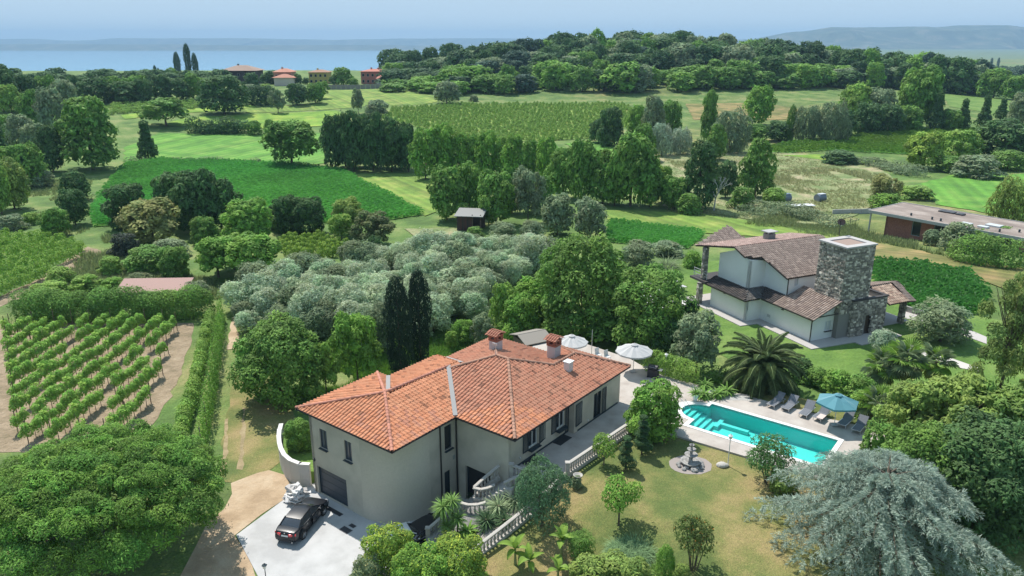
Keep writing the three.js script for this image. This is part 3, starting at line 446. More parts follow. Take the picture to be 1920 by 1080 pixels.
  for (let i = 0; i + 1 < EVL.length; i++) { const [A, B] = [EVL[i], EVL[i + 1]], L = Math.hypot(B[0] - A[0], B[1] - A[1]), t = turnOf(A, B), nx = Math.sin(t), nt = -Math.cos(t); const g = new THREE.CylinderGeometry(0.075, 0.075, L + 0.1, 8, 1, true, Math.PI / 2, Math.PI).rotateZ(Math.PI / 2); gb.add(g, (A[0] + B[0]) / 2 + nx * 0.075, EV - 0.03, -((A[1] + B[1]) / 2 + nt * 0.075), t); gb.box(L, 0.14, 0.04, (A[0] + B[0]) / 2 - nx * 0.03, EV - 0.1, -((A[1] + B[1]) / 2 - nt * 0.03), t); }
  gb.to('gutter', std([0.05, 0.04, 0.038], 0.45, { metalness: 0.4, side: THREE.DoubleSide }), villa);
  for (const [s, t, y0] of [[-0.52, 5.2, 0], [-0.5, 6.9, 0]]) bag().cyl(0.055, 0.055, EV - 0.3 - y0, 8, s, (EV - 0.3 + y0) / 2, -t).bar(V3(s, EV - 0.3, -t), V3(s + 0.5, EV - 0.08, -t), 0.05).to('downpipe', gutterM, villa);
  mesh('wall_lamp', bag().box(0.1, 0.22, 0.12, -10.0 + 0.6, yy(1.7), -0.6 + 0.07).geo(), darkPaint, villa);
  mesh('meter_box', bag().box(0.05, 0.32, 0.2, -0.57, yy(2.3), -6.65).geo(), std([0.3, 0.31, 0.3], 0.6), villa);
  for (const [s, t, y] of [[4.98, 16.6, TR + 0.35], [4.43, 8.3, TR + 0.6]]) mesh('spot_light', bag().cyl(0.06, 0.06, 0.1, 8, s, y, -t).geo(), whitePaint, villa);
  // chimneys
  const brick = std([0.30, 0.115, 0.075], 0.9);
  for (const [s, t, h, w] of [[-3.75, 15.6, 1.1, 0.8], [0.35, 18.3, 1.45, 0.82]]) {
    const y = EV + roofAt(s, t)[0] - 0.3, ch = mesh('chimney', new THREE.BoxGeometry(w, h, w), std([0.50, 0.465, 0.455], 0.9, { bumpMap: rep(T.bump, 1), bumpScale: 0.01 }), villa); ch.position.set(s, y + h / 2, -t);
    const br = bag(); for (let c = 0; c < 5; c++) for (let k = 0; k < 4; k++) for (let q = 0; q < 3; q++) { if (c > 1 && c < 4 && q === 1) continue; const u = (q - 1) * w * 0.36 + (c % 2 ? 0.04 : -0.04); br.add(rbox(w * 0.34, 0.09, 0.14, 0.012), k < 2 ? u : (k === 2 ? 1 : -1) * (w * 0.5 - 0.03), h / 2 + 0.05 + c * 0.1, k < 2 ? (k ? 1 : -1) * (w * 0.5 - 0.03) : u, k < 2 ? 0 : Math.PI / 2); } br.to('brick_course', brick, ch);
    const ct = []; for (let q = -2; q <= 2; q++) for (const d of [-1, 1]) for (const f of [0, 1]) { const m = new THREE.Matrix4().compose(V3(q * 0.24, h / 2 + 0.74 - f * 0.12, d * (0.2 + f * 0.3)), new THREE.Quaternion().setFromEuler(new THREE.Euler(0.35, d > 0 ? 0 : Math.PI, 0, 'YXZ')), V3(0.8, 1, 0.9)); ct.push(m); }
    const lidG = bag(); ct.forEach((m) => { const g = tileG.clone().applyMatrix4(m); lidG.g.push(g); }); lidG.box(w * 1.3, 0.05, w * 1.2, 0, h / 2 + 0.55, 0); lidG.to('chimney_cap', std([0.40, 0.17, 0.11], 0.85, { side: THREE.DoubleSide }), ch);
  }
  const vy = EV + roofAt(2.9, 16.7)[0]; const vent = mesh('roof_vent', rbox(0.55, 0.85, 0.6, 0.04), std([0.62, 0.62, 0.62], 0.45, { metalness: 0.2 }), villa); vent.position.set(2.9, vy + 0.32, -16.7); mesh('vent_hood', new THREE.BoxGeometry(0.66, 0.06, 0.72).translate(0, 0.45, 0), whitePaint, vent);
  const ay = EV + 2.0; mesh('aerial', bag().bar(V3(-1.8, ay, -13.2), V3(-1.8, ay + 1.1, -13.2), 0.03).box(0.45, 0.16, 0.06, -1.9, ay + 1.02, -13.2).geo(), std([0.55, 0.56, 0.58], 0.4, { metalness: 0.5 }), villa);
  const dish = mesh('satellite_dish', new THREE.SphereGeometry(0.4, 14, 5, 0, 6.2832, 0, 0.9).rotateX(1.1), std([0.6, 0.6, 0.6], 0.5, { side: THREE.DoubleSide }), villa); dish.position.set(-4.25, EV + 2.2, -15.9);
}
// ---------- terrace, pool, steps, walls ----------
const qa = at(1336.5, 758, 2.7), qb = at(1578, 827.7, 2.7), qd = at(1289.5, 796.4, 2.7);
const e1 = qb.clone().sub(qa).normalize(), e2 = V3(e1.z, 0, -e1.x), PL = 10.3, PW = qa.clone().sub(qd).dot(e2), PO = qd.clone().addScaledVector(e1, qa.clone().sub(qd).dot(e1) * 0.5); // e2 points away from the lawn
const pq = (u, v) => [PO.x + e1.x * u + e2.x * v, PO.z + e1.z * u + e2.z * v], pw = (u, v, y = 2.7) => { const [x, z] = pq(u, v); return V3(x, y, z); }, poolTurn = Math.atan2(-e1.z, e1.x);
const outline = (g) => { const o = [[-g, -g], [PL + g, -g], [PL + g, PW + g], [-g, PW + g]], m = PW * 0.56, R = 1.45 + g; for (let i = 0; i <= 12; i++) { const a = Math.PI / 2 + Math.PI * i / 12; o.push([-g + Math.cos(a) * (R + 0.25), m + Math.sin(a) * R]); } return o.map(([u, v]) => pq(u, v)); };
const POOL = outline(0), COPE = outline(0.36);
struct('pool_deck', flat(DECK, 0.2, 2.7, [outline(0.34)]), M.deck);
{
  const pool = thing('swimming_pool', 'turquoise swimming pool with a rounded end and white coping beside the loungers', 'swimming pool', pw(PL / 2, PW / 2, 1.3)), off = (g) => g.translate(-pool.position.x, -pool.position.y, -pool.position.z);
  const liner = std([0.085, 0.565, 0.515], 0.5), shelf = std([0.11, 0.60, 0.55], 0.5);
  mesh('basin', off(mergeGeometries([flat(outline(0.3), 1.0, 1.3), flat(outline(0.3), 1.301, 2.7, [POOL])])), liner, pool);
  mesh('coping', off(flat(COPE, 2.55, 2.735, [POOL])), std([0.68, 0.67, 0.65], 0.6), pool);
  const steps = [[-1.5, 0, 2.42, 1.15], [-1.05, 0, 2.2, 1.3], [-0.5, 0.55, 1.98, 1.42]].map(([a, b, h, w]) => flat([pq(a, PW * 0.56 - w), pq(b, PW * 0.56 - w), pq(b, PW * 0.56 + w), pq(a, PW * 0.56 + w)], 1.3, h));
  for (const [i, a, c, h] of [[0, -1.62, -1.25, 2.44], [1, -1.25, -0.85, 2.26], [2, -0.85, -0.45, 2.08], [3, -0.45, 0.0, 1.9], [4, 0.0, 0.42, 1.72], [5, 0.42, 0.85, 1.54]]) { const w = i < 1 ? 0.7 : i < 2 ? 1.1 : 1.35; mesh('step', off(flat([pq(a, PW * 0.56 - w), pq(c, PW * 0.56 - w), pq(c, PW * 0.56 + w), pq(a, PW * 0.56 + w)], 1.302, h)), i % 2 ? liner : shelf, pool); }
  mesh('bench', off(mergeGeometries([flat([pq(0.9, PW - 1.6), pq(1.25, PW - 1.6), pq(1.25, PW - 0.02), pq(0.9, PW - 0.02)], 1.302, 1.62), flat([pq(1.255, PW - 1.0), pq(3.6, PW - 1.0), pq(3.6, PW - 0.62), pq(1.255, PW - 0.62)], 1.302, 1.62)])), shelf, pool);
  const w = flat(outline(-0.004), 2.579, 2.58); w.deleteAttribute('uv');
  const s = new THREE.Shape(outline(-0.004).map((p) => new THREE.Vector2(p[0], -p[1]))), wg = new THREE.ShapeGeometry(s, 12).rotateX(-Math.PI / 2).translate(0, 2.58, 0);
  mesh('water', off(wg), phys([0.75, 0.99, 0.98], 0.02, { transmission: 1, thickness: 0, ior: 1.33, bumpMap: rep(T.lumpy, 7), bumpScale: 0.01 }), pool);
  const hr = thing('pool_handrail', 'pair of thin steel handrails by the rounded pool end', 'handrail', at(1285, 766, 2.7)), steel = std([0.62, 0.63, 0.65], 0.25, { metalness: 0.9 });
  const a1 = at(1276, 766, 2.7).sub(hr.position), a2 = at(1297, 770, 2.7).sub(hr.position);
  bag().bar(a1, a1.clone().setY(0.85), 0.025).bar(a1.clone().setY(0.85), a1.clone().setY(0.8).lerp(a2, 0.25), 0.025).to('rail', steel, hr);
  bag().bar(a1.clone().lerp(a2, 0.35).setY(0.92), a2.clone().setY(0.05), 0.025).bar(a1.clone().lerp(a2, 0.35).setY(0), a1.clone().lerp(a2, 0.35).setY(0.92), 0.025).to('rail', steel, hr);
}
// balustrades: coping rail, footing, turned balusters
const balG = lathe([[0.05, 0], [0.085, 0.01], [0.085, 0.06], [0.05, 0.1], [0.085, 0.24], [0.09, 0.3], [0.045, 0.46], [0.04, 0.54], [0.075, 0.58], [0.085, 0.62], [0.085, 0.66]], 8);
function balustrade(label, pts, { piers = true, h = 0.66 } = {}) {
  const t = thing('balustrade', label, 'balustrade', pts[0].clone()), o = pts[0], rail = bag(), foot = bag(), pier = bag();
  const beam = (b, A, B, w, hh, lift, ext) => { const d = B.clone().sub(A), L = d.length(), g = new RoundedBoxGeometry(L + ext, hh, w, 1, 0.025); g.applyMatrix4(new THREE.Matrix4().makeBasis(d.clone().normalize(), V3(0, 1, 0).addScaledVector(d.clone().normalize(), -d.clone().normalize().y).normalize(), d.clone().normalize().cross(V3(0, 1, 0)).normalize()).setPosition(A.clone().lerp(B, 0.5).sub(o).add(V3(0, lift, 0)))); b.add(g); };
  for (let i = 0; i + 1 < pts.length; i++) { const A = pts[i], B = pts[i + 1], L = A.distanceTo(B), n = Math.max(1, Math.round(L / 0.29)); beam(rail, A, B, 0.27, 0.11, 0.12 + h + 0.055, 0.02); beam(foot, A, B, 0.26, 0.4, -0.08, 0.02);
    for (let k = 0; k < n; k++) { const m = mesh('baluster', balG, stoneTrim, t); m.position.copy(A.clone().lerp(B, (k + 0.5) / n).sub(o)).add(V3(0, 0.12, 0)); m.scale.y = h / 0.66; } }
  rail.to('top_rail', stoneTrim, t); foot.to('footing', stoneTrim, t);
  if (piers) for (const p of [pts[0], pts[pts.length - 1]]) { const m = mesh('pier', mergeGeometries([new RoundedBoxGeometry(0.3, h + 0.35, 0.3, 1, 0.02).translate(0, (h + 0.35) / 2 - 0.1, 0), new RoundedBoxGeometry(0.38, 0.09, 0.38, 1, 0.02).translate(0, h + 0.29, 0)]), stoneTrim, t); m.position.copy(p).sub(o); }
  return t;
}
const lp = (px, py, h) => at(px, py, h);
balustrade('long straight stone balustrade along the terrace edge above the lawn', [lp(1064, 889, 2.7), lp(1186, 806, 2.7)]);
balustrade('sloping stone balustrade between the gravel path and the brown lawn', [lp(898, 1043, 0.2), lp(950, 1002, 0.9), lp(1000, 962, 1.5), lp(1050, 916, 2.15)]);
balustrade('short sloping balustrade between the driveway and the gravel bed', [lp(803, 1012, -0.4), lp(828, 990, 0), lp(853, 968, 0.4)]);
balustrade('low curved balustrade at the foot of the garden steps', [lp(864, 962, 0.5), lp(878, 966, 0.55), lp(895, 966, 0.65), lp(911, 961, 0.8)], { piers: false });
balustrade('upper curved balustrade round the landing of the garden steps', [lp(888, 934, 1.1), lp(902, 937, 1.15), lp(916, 934, 1.25), lp(928, 928, 1.4)], { piers: false });
balustrade('steep balustrade climbing the garden steps beside the dark garage opening', [lp(889, 933, 1.1), lp(912, 912, 1.7), lp(936, 892, 2.3)], { piers: false });
balustrade('short balustrade at the top of the steps against the villa corner', [lp(959, 893, 2.7), lp(986, 902, 2.7)], { h: 0.72 });
balustrade('short balustrade on the outer side of the upper steps', [lp(945, 925, 1.9), lp(962, 917, 2.2), lp(978, 910, 2.5)], { piers: false });
{ // garden steps
  const st = thing('garden_steps', 'curved flight of stone steps climbing from the driveway to the terrace', 'steps', lp(900, 945, -0.2)), A = lp(868, 952, -0.6), B = lp(965, 903, 2.55), n = 13, side = V3(-(B.z - A.z), 0, B.x - A.x).normalize();
  for (let i = 0; i < n; i++) { const p = A.clone().lerp(B, (i + 0.5) / n), m = mesh('step', new RoundedBoxGeometry(1.9, 1.4, 0.62, 1, 0.02), stoneTrim, st); m.position.copy(p).sub(st.position).add(V3(0, -0.68, 0)); m.rotation.y = Math.atan2(B.x - A.x, B.z - A.z); }
}
{ // pale curved wall by the garage
  const w = thing('garden_wall', 'white curved garden wall running from the villa corner past the rubble pile', 'wall', at(549, 905, -1.3)), P = [[583, 912, 1.95], [566, 911, 1.95], [549, 904, 1.95], [538, 894, 1.9], [531, 880, 1.8], [527.5, 866, 1.7], [526, 850, 1.6], [527, 836, 1.5], [530, 824, 1.4]].map(([x, y, h]) => [at(x, y, -1.3).sub(w.position), h]), b = bag(), c = bag();
  for (let i = 0; i + 1 < P.length; i++) { const [A, h] = P[i], [B, h2] = P[i + 1], d = B.clone().sub(A), L = Math.hypot(d.x, d.z), ry = Math.atan2(-d.z, d.x), m = A.clone().lerp(B, 0.5), h3 = (h + h2) / 2; b.box(L + 0.1, h3 + 0.2, 0.25, m.x, h3 / 2 - 0.1, m.z, ry); c.box(L + 0.14, 0.09, 0.36, m.x, h3 + 0.045, m.z, ry); }
  b.to('wall', std([0.52, 0.485, 0.45], 0.9, { bumpMap: rep(T.bump, 2), bumpScale: 0.01 }), w); c.to('coping', std([0.63, 0.61, 0.585], 0.8), w);
  struct('planting_soil', drape(xz([[592, 905], [568, 903], [553, 896], [543, 887], [537, 876], [534, 862], [533, 848], [536, 830], [560, 812], [620, 830]], -1.3), 1, () => -0.3, -1.5), M.green);
}
// mats, drains
const mat = std([0.03, 0.032, 0.035], 0.95);
for (const [t0, t1, s0, s1, l] of [[8.5, 10.2, 4.45, 5.15, 'dark doormat on the terrace nearest the garden steps'], [12.4, 14.0, 4.45, 5.2, 'dark doormat on the terrace under the second window']]) { const p = vw((s0 + s1) / 2, (t0 + t1) / 2, 2.7), m = mesh('doormat', rbox(s1 - s0, 0.02, t1 - t0, 0.008), mat, scene); m.position.copy(p).y += 0.012; m.rotation.y = -TH; tag(m, l, 'doormat'); }
{ const dr = thing('drain_channel', 'dark drain channel in the concrete along the garage door', 'drain', at(630, 955, -1.2)); const a = vw(-9.1, -0.25, -1.2), b = vw(-5.6, -0.25, -1.2), m = a.clone().lerp(b, 0.5), o = bag().box(a.distanceTo(b), 0.012, 0.36, m.x - dr.position.x, 0.008, m.z - dr.position.z, -TH).to('grate', std([0.05, 0.052, 0.06], 0.6, { metalness: 0.4 }), dr); const q = bag(); for (let i = 0; i < 26; i++) { const p = a.clone().lerp(b, (i + 0.5) / 26); q.box(0.03, 0.01, 0.34, p.x - dr.position.x, 0.018, p.z - dr.position.z, -TH); } q.to('bar', std([0.12, 0.12, 0.13], 0.5, { metalness: 0.5 }), dr); }
for (const [x, y, s, l] of [[648, 994, 1.0, 'larger dark drain cover set in the shaded driveway'], [661, 986, 0.6, 'smaller dark drain cover set in the shaded driveway']]) { const p = at(x, y, -1.2), t = thing('drain_cover', l, 'drain cover', p, -TH); mesh('frame', new THREE.BoxGeometry(s * 0.9, 0.012, s * 0.55).translate(0, 0.008, 0), std([0.10, 0.10, 0.11], 0.6, { metalness: 0.4 }), t); const q = bag(); for (let i = -3; i <= 3; i++) q.box(s * 0.04, 0.012, s * 0.45, i * s * 0.11, 0.016, 0); q.to('grate', std([0.04, 0.04, 0.045], 0.6, { metalness: 0.4 }), t); }
{ // rubble
  const t = thing('rubble_pile', 'pile of white stone slabs and sheeting against the curved wall behind the black car', 'rubble pile', at(556, 938, -1.2)), r = rng(9), m = [std([0.62, 0.60, 0.57], 0.85), std([0.50, 0.47, 0.45], 0.9), std([0.70, 0.68, 0.67], 0.8)];
  for (let i = 0; i < 58; i++) { const q = r(), a = r() * 6.28, d = Math.sqrt(r()) * (1 - q * 0.6), o = mesh('slab', new RoundedBoxGeometry(0.35 + r() * 0.5, 0.08 + r() * 0.12, 0.22 + r() * 0.35, 1, 0.03), m[i % 3], t); o.position.set(Math.cos(a) * d * 0.95, 0.12 + q * 0.95, Math.sin(a) * d * 0.85); o.rotation.set((r() - 0.5) * 1.0, r() * 3.1, (r() - 0.5) * 1.0); }
}
// ---------- cars ----------
const tyreM = std([0.02, 0.02, 0.021], 0.85), rimM = std([0.5, 0.51, 0.53], 0.3, { metalness: 0.85 }), redLamp = phys([0.68, 0.02, 0.03], 0.2, { clearcoat: 1 }), chrome = std([0.65, 0.66, 0.68], 0.18, { metalness: 0.95 });
const tyreG = lathe([[0.21, -0.11], [0.31, -0.115], [0.335, -0.08], [0.34, 0], [0.335, 0.08], [0.31, 0.115], [0.21, 0.11]], 20).rotateX(Math.PI / 2);
const rimG = (() => { const b = bag(); b.add(lathe([[0.19, -0.02], [0.215, 0.09], [0.225, 0.1], [0.225, 0.06]], 20), 0, 0, 0, 0, Math.PI / 2); for (let i = 0; i < 5; i++) b.add(new RoundedBoxGeometry(0.05, 0.2, 0.03, 1, 0.01).translate(0, 0.11, 0.075), 0, 0, 0, 0, 0, i * 1.2566); b.cyl(0.05, 0.05, 0.05, 10, 0, 0, 0.07, Math.PI / 2); return b.geo(); })();
function sweep(prof, w, bev, shape) { const g = new THREE.ExtrudeGeometry(new THREE.Shape(prof.map((p) => new THREE.Vector2(...p))), { depth: w - 2 * bev, bevelEnabled: true, bevelThickness: bev, bevelSize: bev * 0.6, bevelOffset: -bev * 0.6, bevelSegments: 3, curveSegments: 6 }).translate(0, 0, -(w / 2 - bev)); const p = g.attributes.position; for (let i = 0; i < p.count; i++) p.setZ(i, p.getZ(i) * shape(p.getX(i), p.getY(i))); return toCreasedNormals(g, 0.7); }
function car(label, pos, turn, paint, glass) {
  const c = thing('car', label, 'car', pos, turn), plan = (x, y) => 1 - 0.16 * smooth(Math.abs(x), 1.5, 2.5) ** 1.5 - 0.05 * smooth(y, 0.6, 1.0);
  const curve = new THREE.SplineCurve([[-2.42, 0.32], [-2.47, 0.55], [-2.44, 0.8], [-2.38, 0.98], [-2.05, 1.04], [-1.45, 1.02], [-0.3, 0.97], [1.0, 0.97], [1.7, 0.9], [2.2, 0.78], [2.42, 0.62], [2.45, 0.4], [2.36, 0.26]].map((p) => new THREE.Vector2(...p))).getPoints(44).map((p) => [p.x, p.y]);
  mesh('body', sweep([...curve, [1.9, 0.2], [-1.9, 0.2]], 1.86, 0.12, plan), paint, c);
  const tum = (x, y) => 1 - 0.24 * smooth(y, 0.95, 1.46);
  mesh('cabin_glass', sweep([[-1.85, 0.99], [-1.3, 1.3], [-0.85, 1.41], [-0.1, 1.445], [0.35, 1.41], [1.2, 0.97]], 1.66, 0.05, tum), glass, c);
  mesh('roof', sweep([[-1.22, 1.352], [-0.85, 1.425], [-0.1, 1.46], [0.35, 1.425], [0.48, 1.36], [0.3, 1.33], [-0.1, 1.33], [-1.0, 1.31]], 1.64, 0.02, tum), paint, c);
  for (const s of [-1, 1]) {
    bag().bar(V3(1.25, 0.97, s * 0.78), V3(0.38, 1.415, s * 0.63), 0.035).bar(V3(-1.85, 1.0, s * 0.77), V3(-1.15, 1.38, s * 0.63), 0.055).bar(V3(-0.1, 0.98, s * 0.81), V3(-0.22, 1.43, s * 0.63), 0.03).to('pillar', paint, c);
    bag().box(2.9, 0.022, 0.02, -0.3, 0.985, s * 0.838).to('window_trim', chrome, c);
    mesh('mirror', new RoundedBoxGeometry(0.16, 0.13, 0.22, 1, 0.04).translate(0.78, 1.02, s * 0.98), paint, c);
    mesh('headlight', new RoundedBoxGeometry(0.34, 0.12, 0.36, 1, 0.04).rotateY(s * 0.5).translate(2.2, 0.68, s * 0.62), phys([0.5, 0.52, 0.55], 0.1, { clearcoat: 1 }), c);
    mesh('tail_light', new RoundedBoxGeometry(0.18, 0.19, 0.54, 1, 0.05).rotateY(s * 0.32).translate(-2.36, 0.83, s * 0.55), redLamp, c);
    for (const x of [-0.35, 0.72]) mesh('door_handle', new RoundedBoxGeometry(0.2, 0.035, 0.03, 1, 0.01).translate(x - 0.55, 0.86, s * 0.895), chrome, c);
    bag().box(1.06, 0.6, 0.006, 0.38, 0.62, s * 0.912).to('door_seam', paint, c);
    for (const x of [-1.48, 1.45]) { mesh('wheel_arch', new THREE.CylinderGeometry(0.385, 0.385, 0.2, 22).rotateX(Math.PI / 2).translate(x, 0.36, s * 0.80), tyreM, c); const w = mesh('wheel', tyreG, tyreM, c); w.position.set(x, 0.34, s * 0.835); mesh('rim', s > 0 ? rimG : rimG.clone().rotateY(Math.PI), rimM, w); }
  }
  mesh('number_plate', new THREE.BoxGeometry(0.02, 0.11, 0.52).translate(-2.455, 0.74, 0), std([0.75, 0.75, 0.72], 0.5), c);
  mesh('badge', new THREE.CylinderGeometry(0.045, 0.045, 0.02, 12).rotateZ(Math.PI / 2).translate(-2.43, 0.93, 0), chrome, c);
  mesh('bumper_insert', new RoundedBoxGeometry(0.08, 0.16, 1.2, 1, 0.03).translate(-2.42, 0.36, 0), std([0.03, 0.03, 0.032], 0.6), c);
  for (const s of [-1, 1]) mesh('exhaust', new THREE.CylinderGeometry(0.045, 0.045, 0.12, 10).rotateZ(Math.PI / 2).translate(-2.43, 0.3, s * 0.55), chrome, c);
  return c;
}
const blackPaint = phys([0.012, 0.013, 0.017], 0.35, { clearcoat: 0.4, clearcoatRoughness: 0.08, specularIntensity: 0.6 }), carGlass = phys([0.02, 0.026, 0.035], 0.05, { clearcoat: 1 });
{ const r0 = at(569, 1009.6, -1.2), r1 = at(607, 964.8, -1.2), d = r1.clone().sub(r0).normalize(), side = V3(d.z, 0, -d.x), c = r0.clone().lerp(r1, 0.5).addScaledVector(side, 0.83); car('black saloon car parked at the garage door with its red tail lights to the front', c, Math.atan2(-d.z, d.x), blackPaint, carGlass); }
car('white car mostly hidden under the yellow-green tree on the driveway', at(757, 1024, -1.2), TH * 0.4 + 0.2, phys([0.78, 0.78, 0.78], 0.3, { clearcoat: 1 }), carGlass);
car('black car behind the balustrade by the rounded villa wall', vw(1.35, 1.9, -1.2), 0.75, blackPaint, carGlass);

// ---------- lamps ----------
function lampPost(pos, h, label, dark) { const m = dark ? darkPaint : whitePaint, t = thing('lamp_post', label, 'lamp', pos); bag().cyl(0.09, 0.07, 0.12, 10, 0, 0.06, 0).cyl(0.035, 0.028, h - 0.3, 8, 0, h / 2 - 0.1, 0).to('pole', m, t); mesh('lantern', mergeGeometries([new THREE.CylinderGeometry(0.15, 0.09, 0.24, 6).translate(0, h - 0.16, 0)]), phys([0.75, 0.75, 0.72], 0.3, {}), t); mesh('lantern_cap', mergeGeometries([new THREE.CylinderGeometry(0.03, 0.19, 0.12, 6).translate(0, h + 0.02, 0), new THREE.SphereGeometry(0.035, 6, 5).translate(0, h + 0.1, 0)].map((g) => g.toNonIndexed())), dark ? darkPaint : std([0.55, 0.55, 0.53], 0.5), t); return t; }
{ const p = at(1364, 879, 2.3); p.y = lawnH(p.x, p.z); lampPost(p, 2.5, 'white lamp post on the lawn in front of the pool'); }
lampPost(at(1247, 704, 2.7), 2.15, 'white lamp post in front of the clipped hedge behind the grill');
lampPost(at(499, 1088, -1.2), 1.2, 'dark lamp post at the edge of the driveway', true);
{ const p = at(1109, 668, 2.7), t = thing('flag_pole', 'thin bare pole on the patio in front of the big dark tree', 'pole', p); bag().cyl(0.035, 0.025, 2.8, 8, 0, 1.4, 0).cyl(0.12, 0.12, 0.06, 10, 0, 0.03, 0).to('pole', std([0.5, 0.5, 0.46], 0.5), t); }

// ---------- parasols, loungers, grill, chairs ----------
function parasol(pos, n, R, h, fabric, label) {
  const t = thing('parasol', label, 'parasol', pos), tri = [], rim = (i, k = 0) => V3(Math.cos(i / n * 6.2832) * R, h - 0.62 + k, Math.sin(i / n * 6.2832) * R), top = V3(0, h, 0);
  for (let i = 0; i < n; i++) { const a = rim(i), b = rim(i + 1), m = a.clone().lerp(b, 0.5).multiplyScalar(0.985).setY(h - 0.66), c = top.clone().lerp(a, 0.5).add(V3(0, 0.05, 0)), d = top.clone().lerp(b, 0.5).add(V3(0, 0.05, 0)), e = top.clone().lerp(m, 0.5); tri.push(top, e, c, top, d, e, c, e, a, e, m, a, e, d, m, d, b, m); tri.push(a, m, m.clone().setY(m.y - 0.14), a, m.clone().setY(m.y - 0.14), a.clone().setY(a.y - 0.14), m, b, b.clone().setY(b.y - 0.14), m, b.clone().setY(b.y - 0.14), m.clone().setY(m.y - 0.14)); }
  mesh('canopy', soup(tri), fabric, t);
  mesh('vent_cap', new THREE.CylinderGeometry(0.05, 0.34, 0.13, n, 1, true).translate(0, h + 0.05, 0), fabric, t); bag().cyl(0.03, 0.03, h + 0.15, 8, 0, h / 2 + 0.07, 0).to('pole', std([0.6, 0.58, 0.55], 0.5), t);
  for (let i = 0; i < n; i++) bag().bar(V3(0, h - 0.03, 0), rim(i, -0.02), 0.012, 4).to('rib', std([0.5, 0.48, 0.45], 0.5), t);
  mesh('base', new RoundedBoxGeometry(0.55, 0.1, 0.55, 1, 0.03).translate(0, 0.05, 0), std([0.35, 0.34, 0.33], 0.85), t); return t;
}
const canvas = (c) => phys(c, 0.85, { transmission: 0.25, thickness: 0, side: THREE.DoubleSide });
parasol(at(1187, 697, 2.7), 10, 1.75, 2.75, canvas([0.52, 0.52, 0.52]), 'white parasol open over the patio beside the grill');
parasol(at(1072, 629, 5.45).setY(2.7), 10, 1.6, 2.75, canvas([0.54, 0.54, 0.535]), 'white parasol half hidden behind the villa roof and chimney');
parasol(at(1564, 797, 2.72), 6, 1.7, 2.7, canvas([0.085, 0.27, 0.33]), 'turquoise six-sided parasol over the loungers');
{ // loungers
  const slate = std(0xffffff, 0.85, { map: rep(noiseTex(128, 30, 131, [[0, [0.10, 0.11, 0.13]], [1, [0.19, 0.20, 0.225]]]), 0.5) }), al = std([0.62, 0.63, 0.65], 0.35, { metalness: 0.7 });
  const make = (label) => { const t = thing('sun_lounger', label, 'sun lounger', V3(0, 0, 0), 0, 'sun loungers in a row by the pool');
    bag().box(0.05, 0.05, 1.95, -0.33, 0.33, 0).box(0.05, 0.05, 1.95, 0.33, 0.33, 0).box(0.66, 0.05, 0.05, 0, 0.33, 0.97).box(0.66, 0.05, 0.05, 0, 0.33, -0.97).to('frame', al, t);
    mesh('seat', new RoundedBoxGeometry(0.62, 0.035, 1.2, 1, 0.012).translate(0, 0.355, 0.36), slate, t);
    const b = mesh('backrest', mergeGeometries([new RoundedBoxGeometry(0.62, 0.035, 0.85, 1, 0.012).translate(0, 0, -0.42), new THREE.BoxGeometry(0.05, 0.05, 0.86).translate(-0.335, 0, -0.42), new THREE.BoxGeometry(0.05, 0.05, 0.86).translate(0.335, 0, -0.42)].map((g) => g.toNonIndexed())), slate, t); b.position.set(0, 0.36, -0.24); b.rotation.x = 0.72;
    for (const x of [-0.31, 0.31]) for (const z of [-0.7, 0.85]) mesh('leg', new THREE.BoxGeometry(0.045, 0.33, 0.045).translate(x, 0.165, z), al, t); return t; };
  const spots_ = [[1455, 754, 'grey sun lounger nearest the big palm, first of the row'], [1481, 760, 'grey sun lounger second from the palm'], [1513, 771, 'grey sun lounger third from the palm'], [1541, 778, 'grey sun lounger with a towel left of the turquoise parasol pole'], [1586, 790, 'grey sun lounger right of the turquoise parasol'], [1612, 800, 'grey sun lounger at the row end half hidden under the palm and laurel']];
  let p; spots_.forEach(([x, y, l], i) => { const q = at(x, y, 2.95).setY(2.7), a = poolTurn - 0.12 + (i % 3 - 1) * 0.05; if (!i) { p = make(l); p.position.copy(q); p.rotation.y = a; } else copyOf(p, q, a, null, l); });
  const tw = mesh('towel', new RoundedBoxGeometry(0.5, 0.03, 0.9, 1, 0.012), std([0.6, 0.5, 0.47], 0.95), scene); tw.position.copy(at(1540, 782, 3.05)).setY(3.11); tw.rotation.y = poolTurn - 0.1; tag(tw, 'pale pink towel laid on the fourth lounger', 'towel');
}
{ const t = thing('grill', 'dark covered gas grill on the patio below the white parasol', 'grill', at(1224, 707, 2.7), -0.5), d = std([0.03, 0.03, 0.035], 0.5), s = std([0.4, 0.41, 0.43], 0.3, { metalness: 0.7 }); mesh('cabinet', rbox(0.95, 0.8, 0.55, 0.03).translate(0, 0.42, 0), d, t); mesh('lid', new THREE.CylinderGeometry(0.32, 0.32, 0.85, 14, 1, false, 0, Math.PI).rotateZ(Math.PI / 2).rotateX(0).translate(0, 0.9, 0), d, t); for (const x of [-0.68, 0.68]) mesh('side_shelf', rbox(0.4, 0.05, 0.5, 0.02).translate(x, 0.86, 0), s, t); bag().bar(V3(-0.3, 1.08, 0.3), V3(0.3, 1.08, 0.3), 0.02).to('handle', s, t); for (const x of [-0.4, 0.4]) mesh('wheel', new THREE.CylinderGeometry(0.09, 0.09, 0.05, 10).rotateX(Math.PI / 2).translate(x, 0.09, 0.28), tyreM, t); }
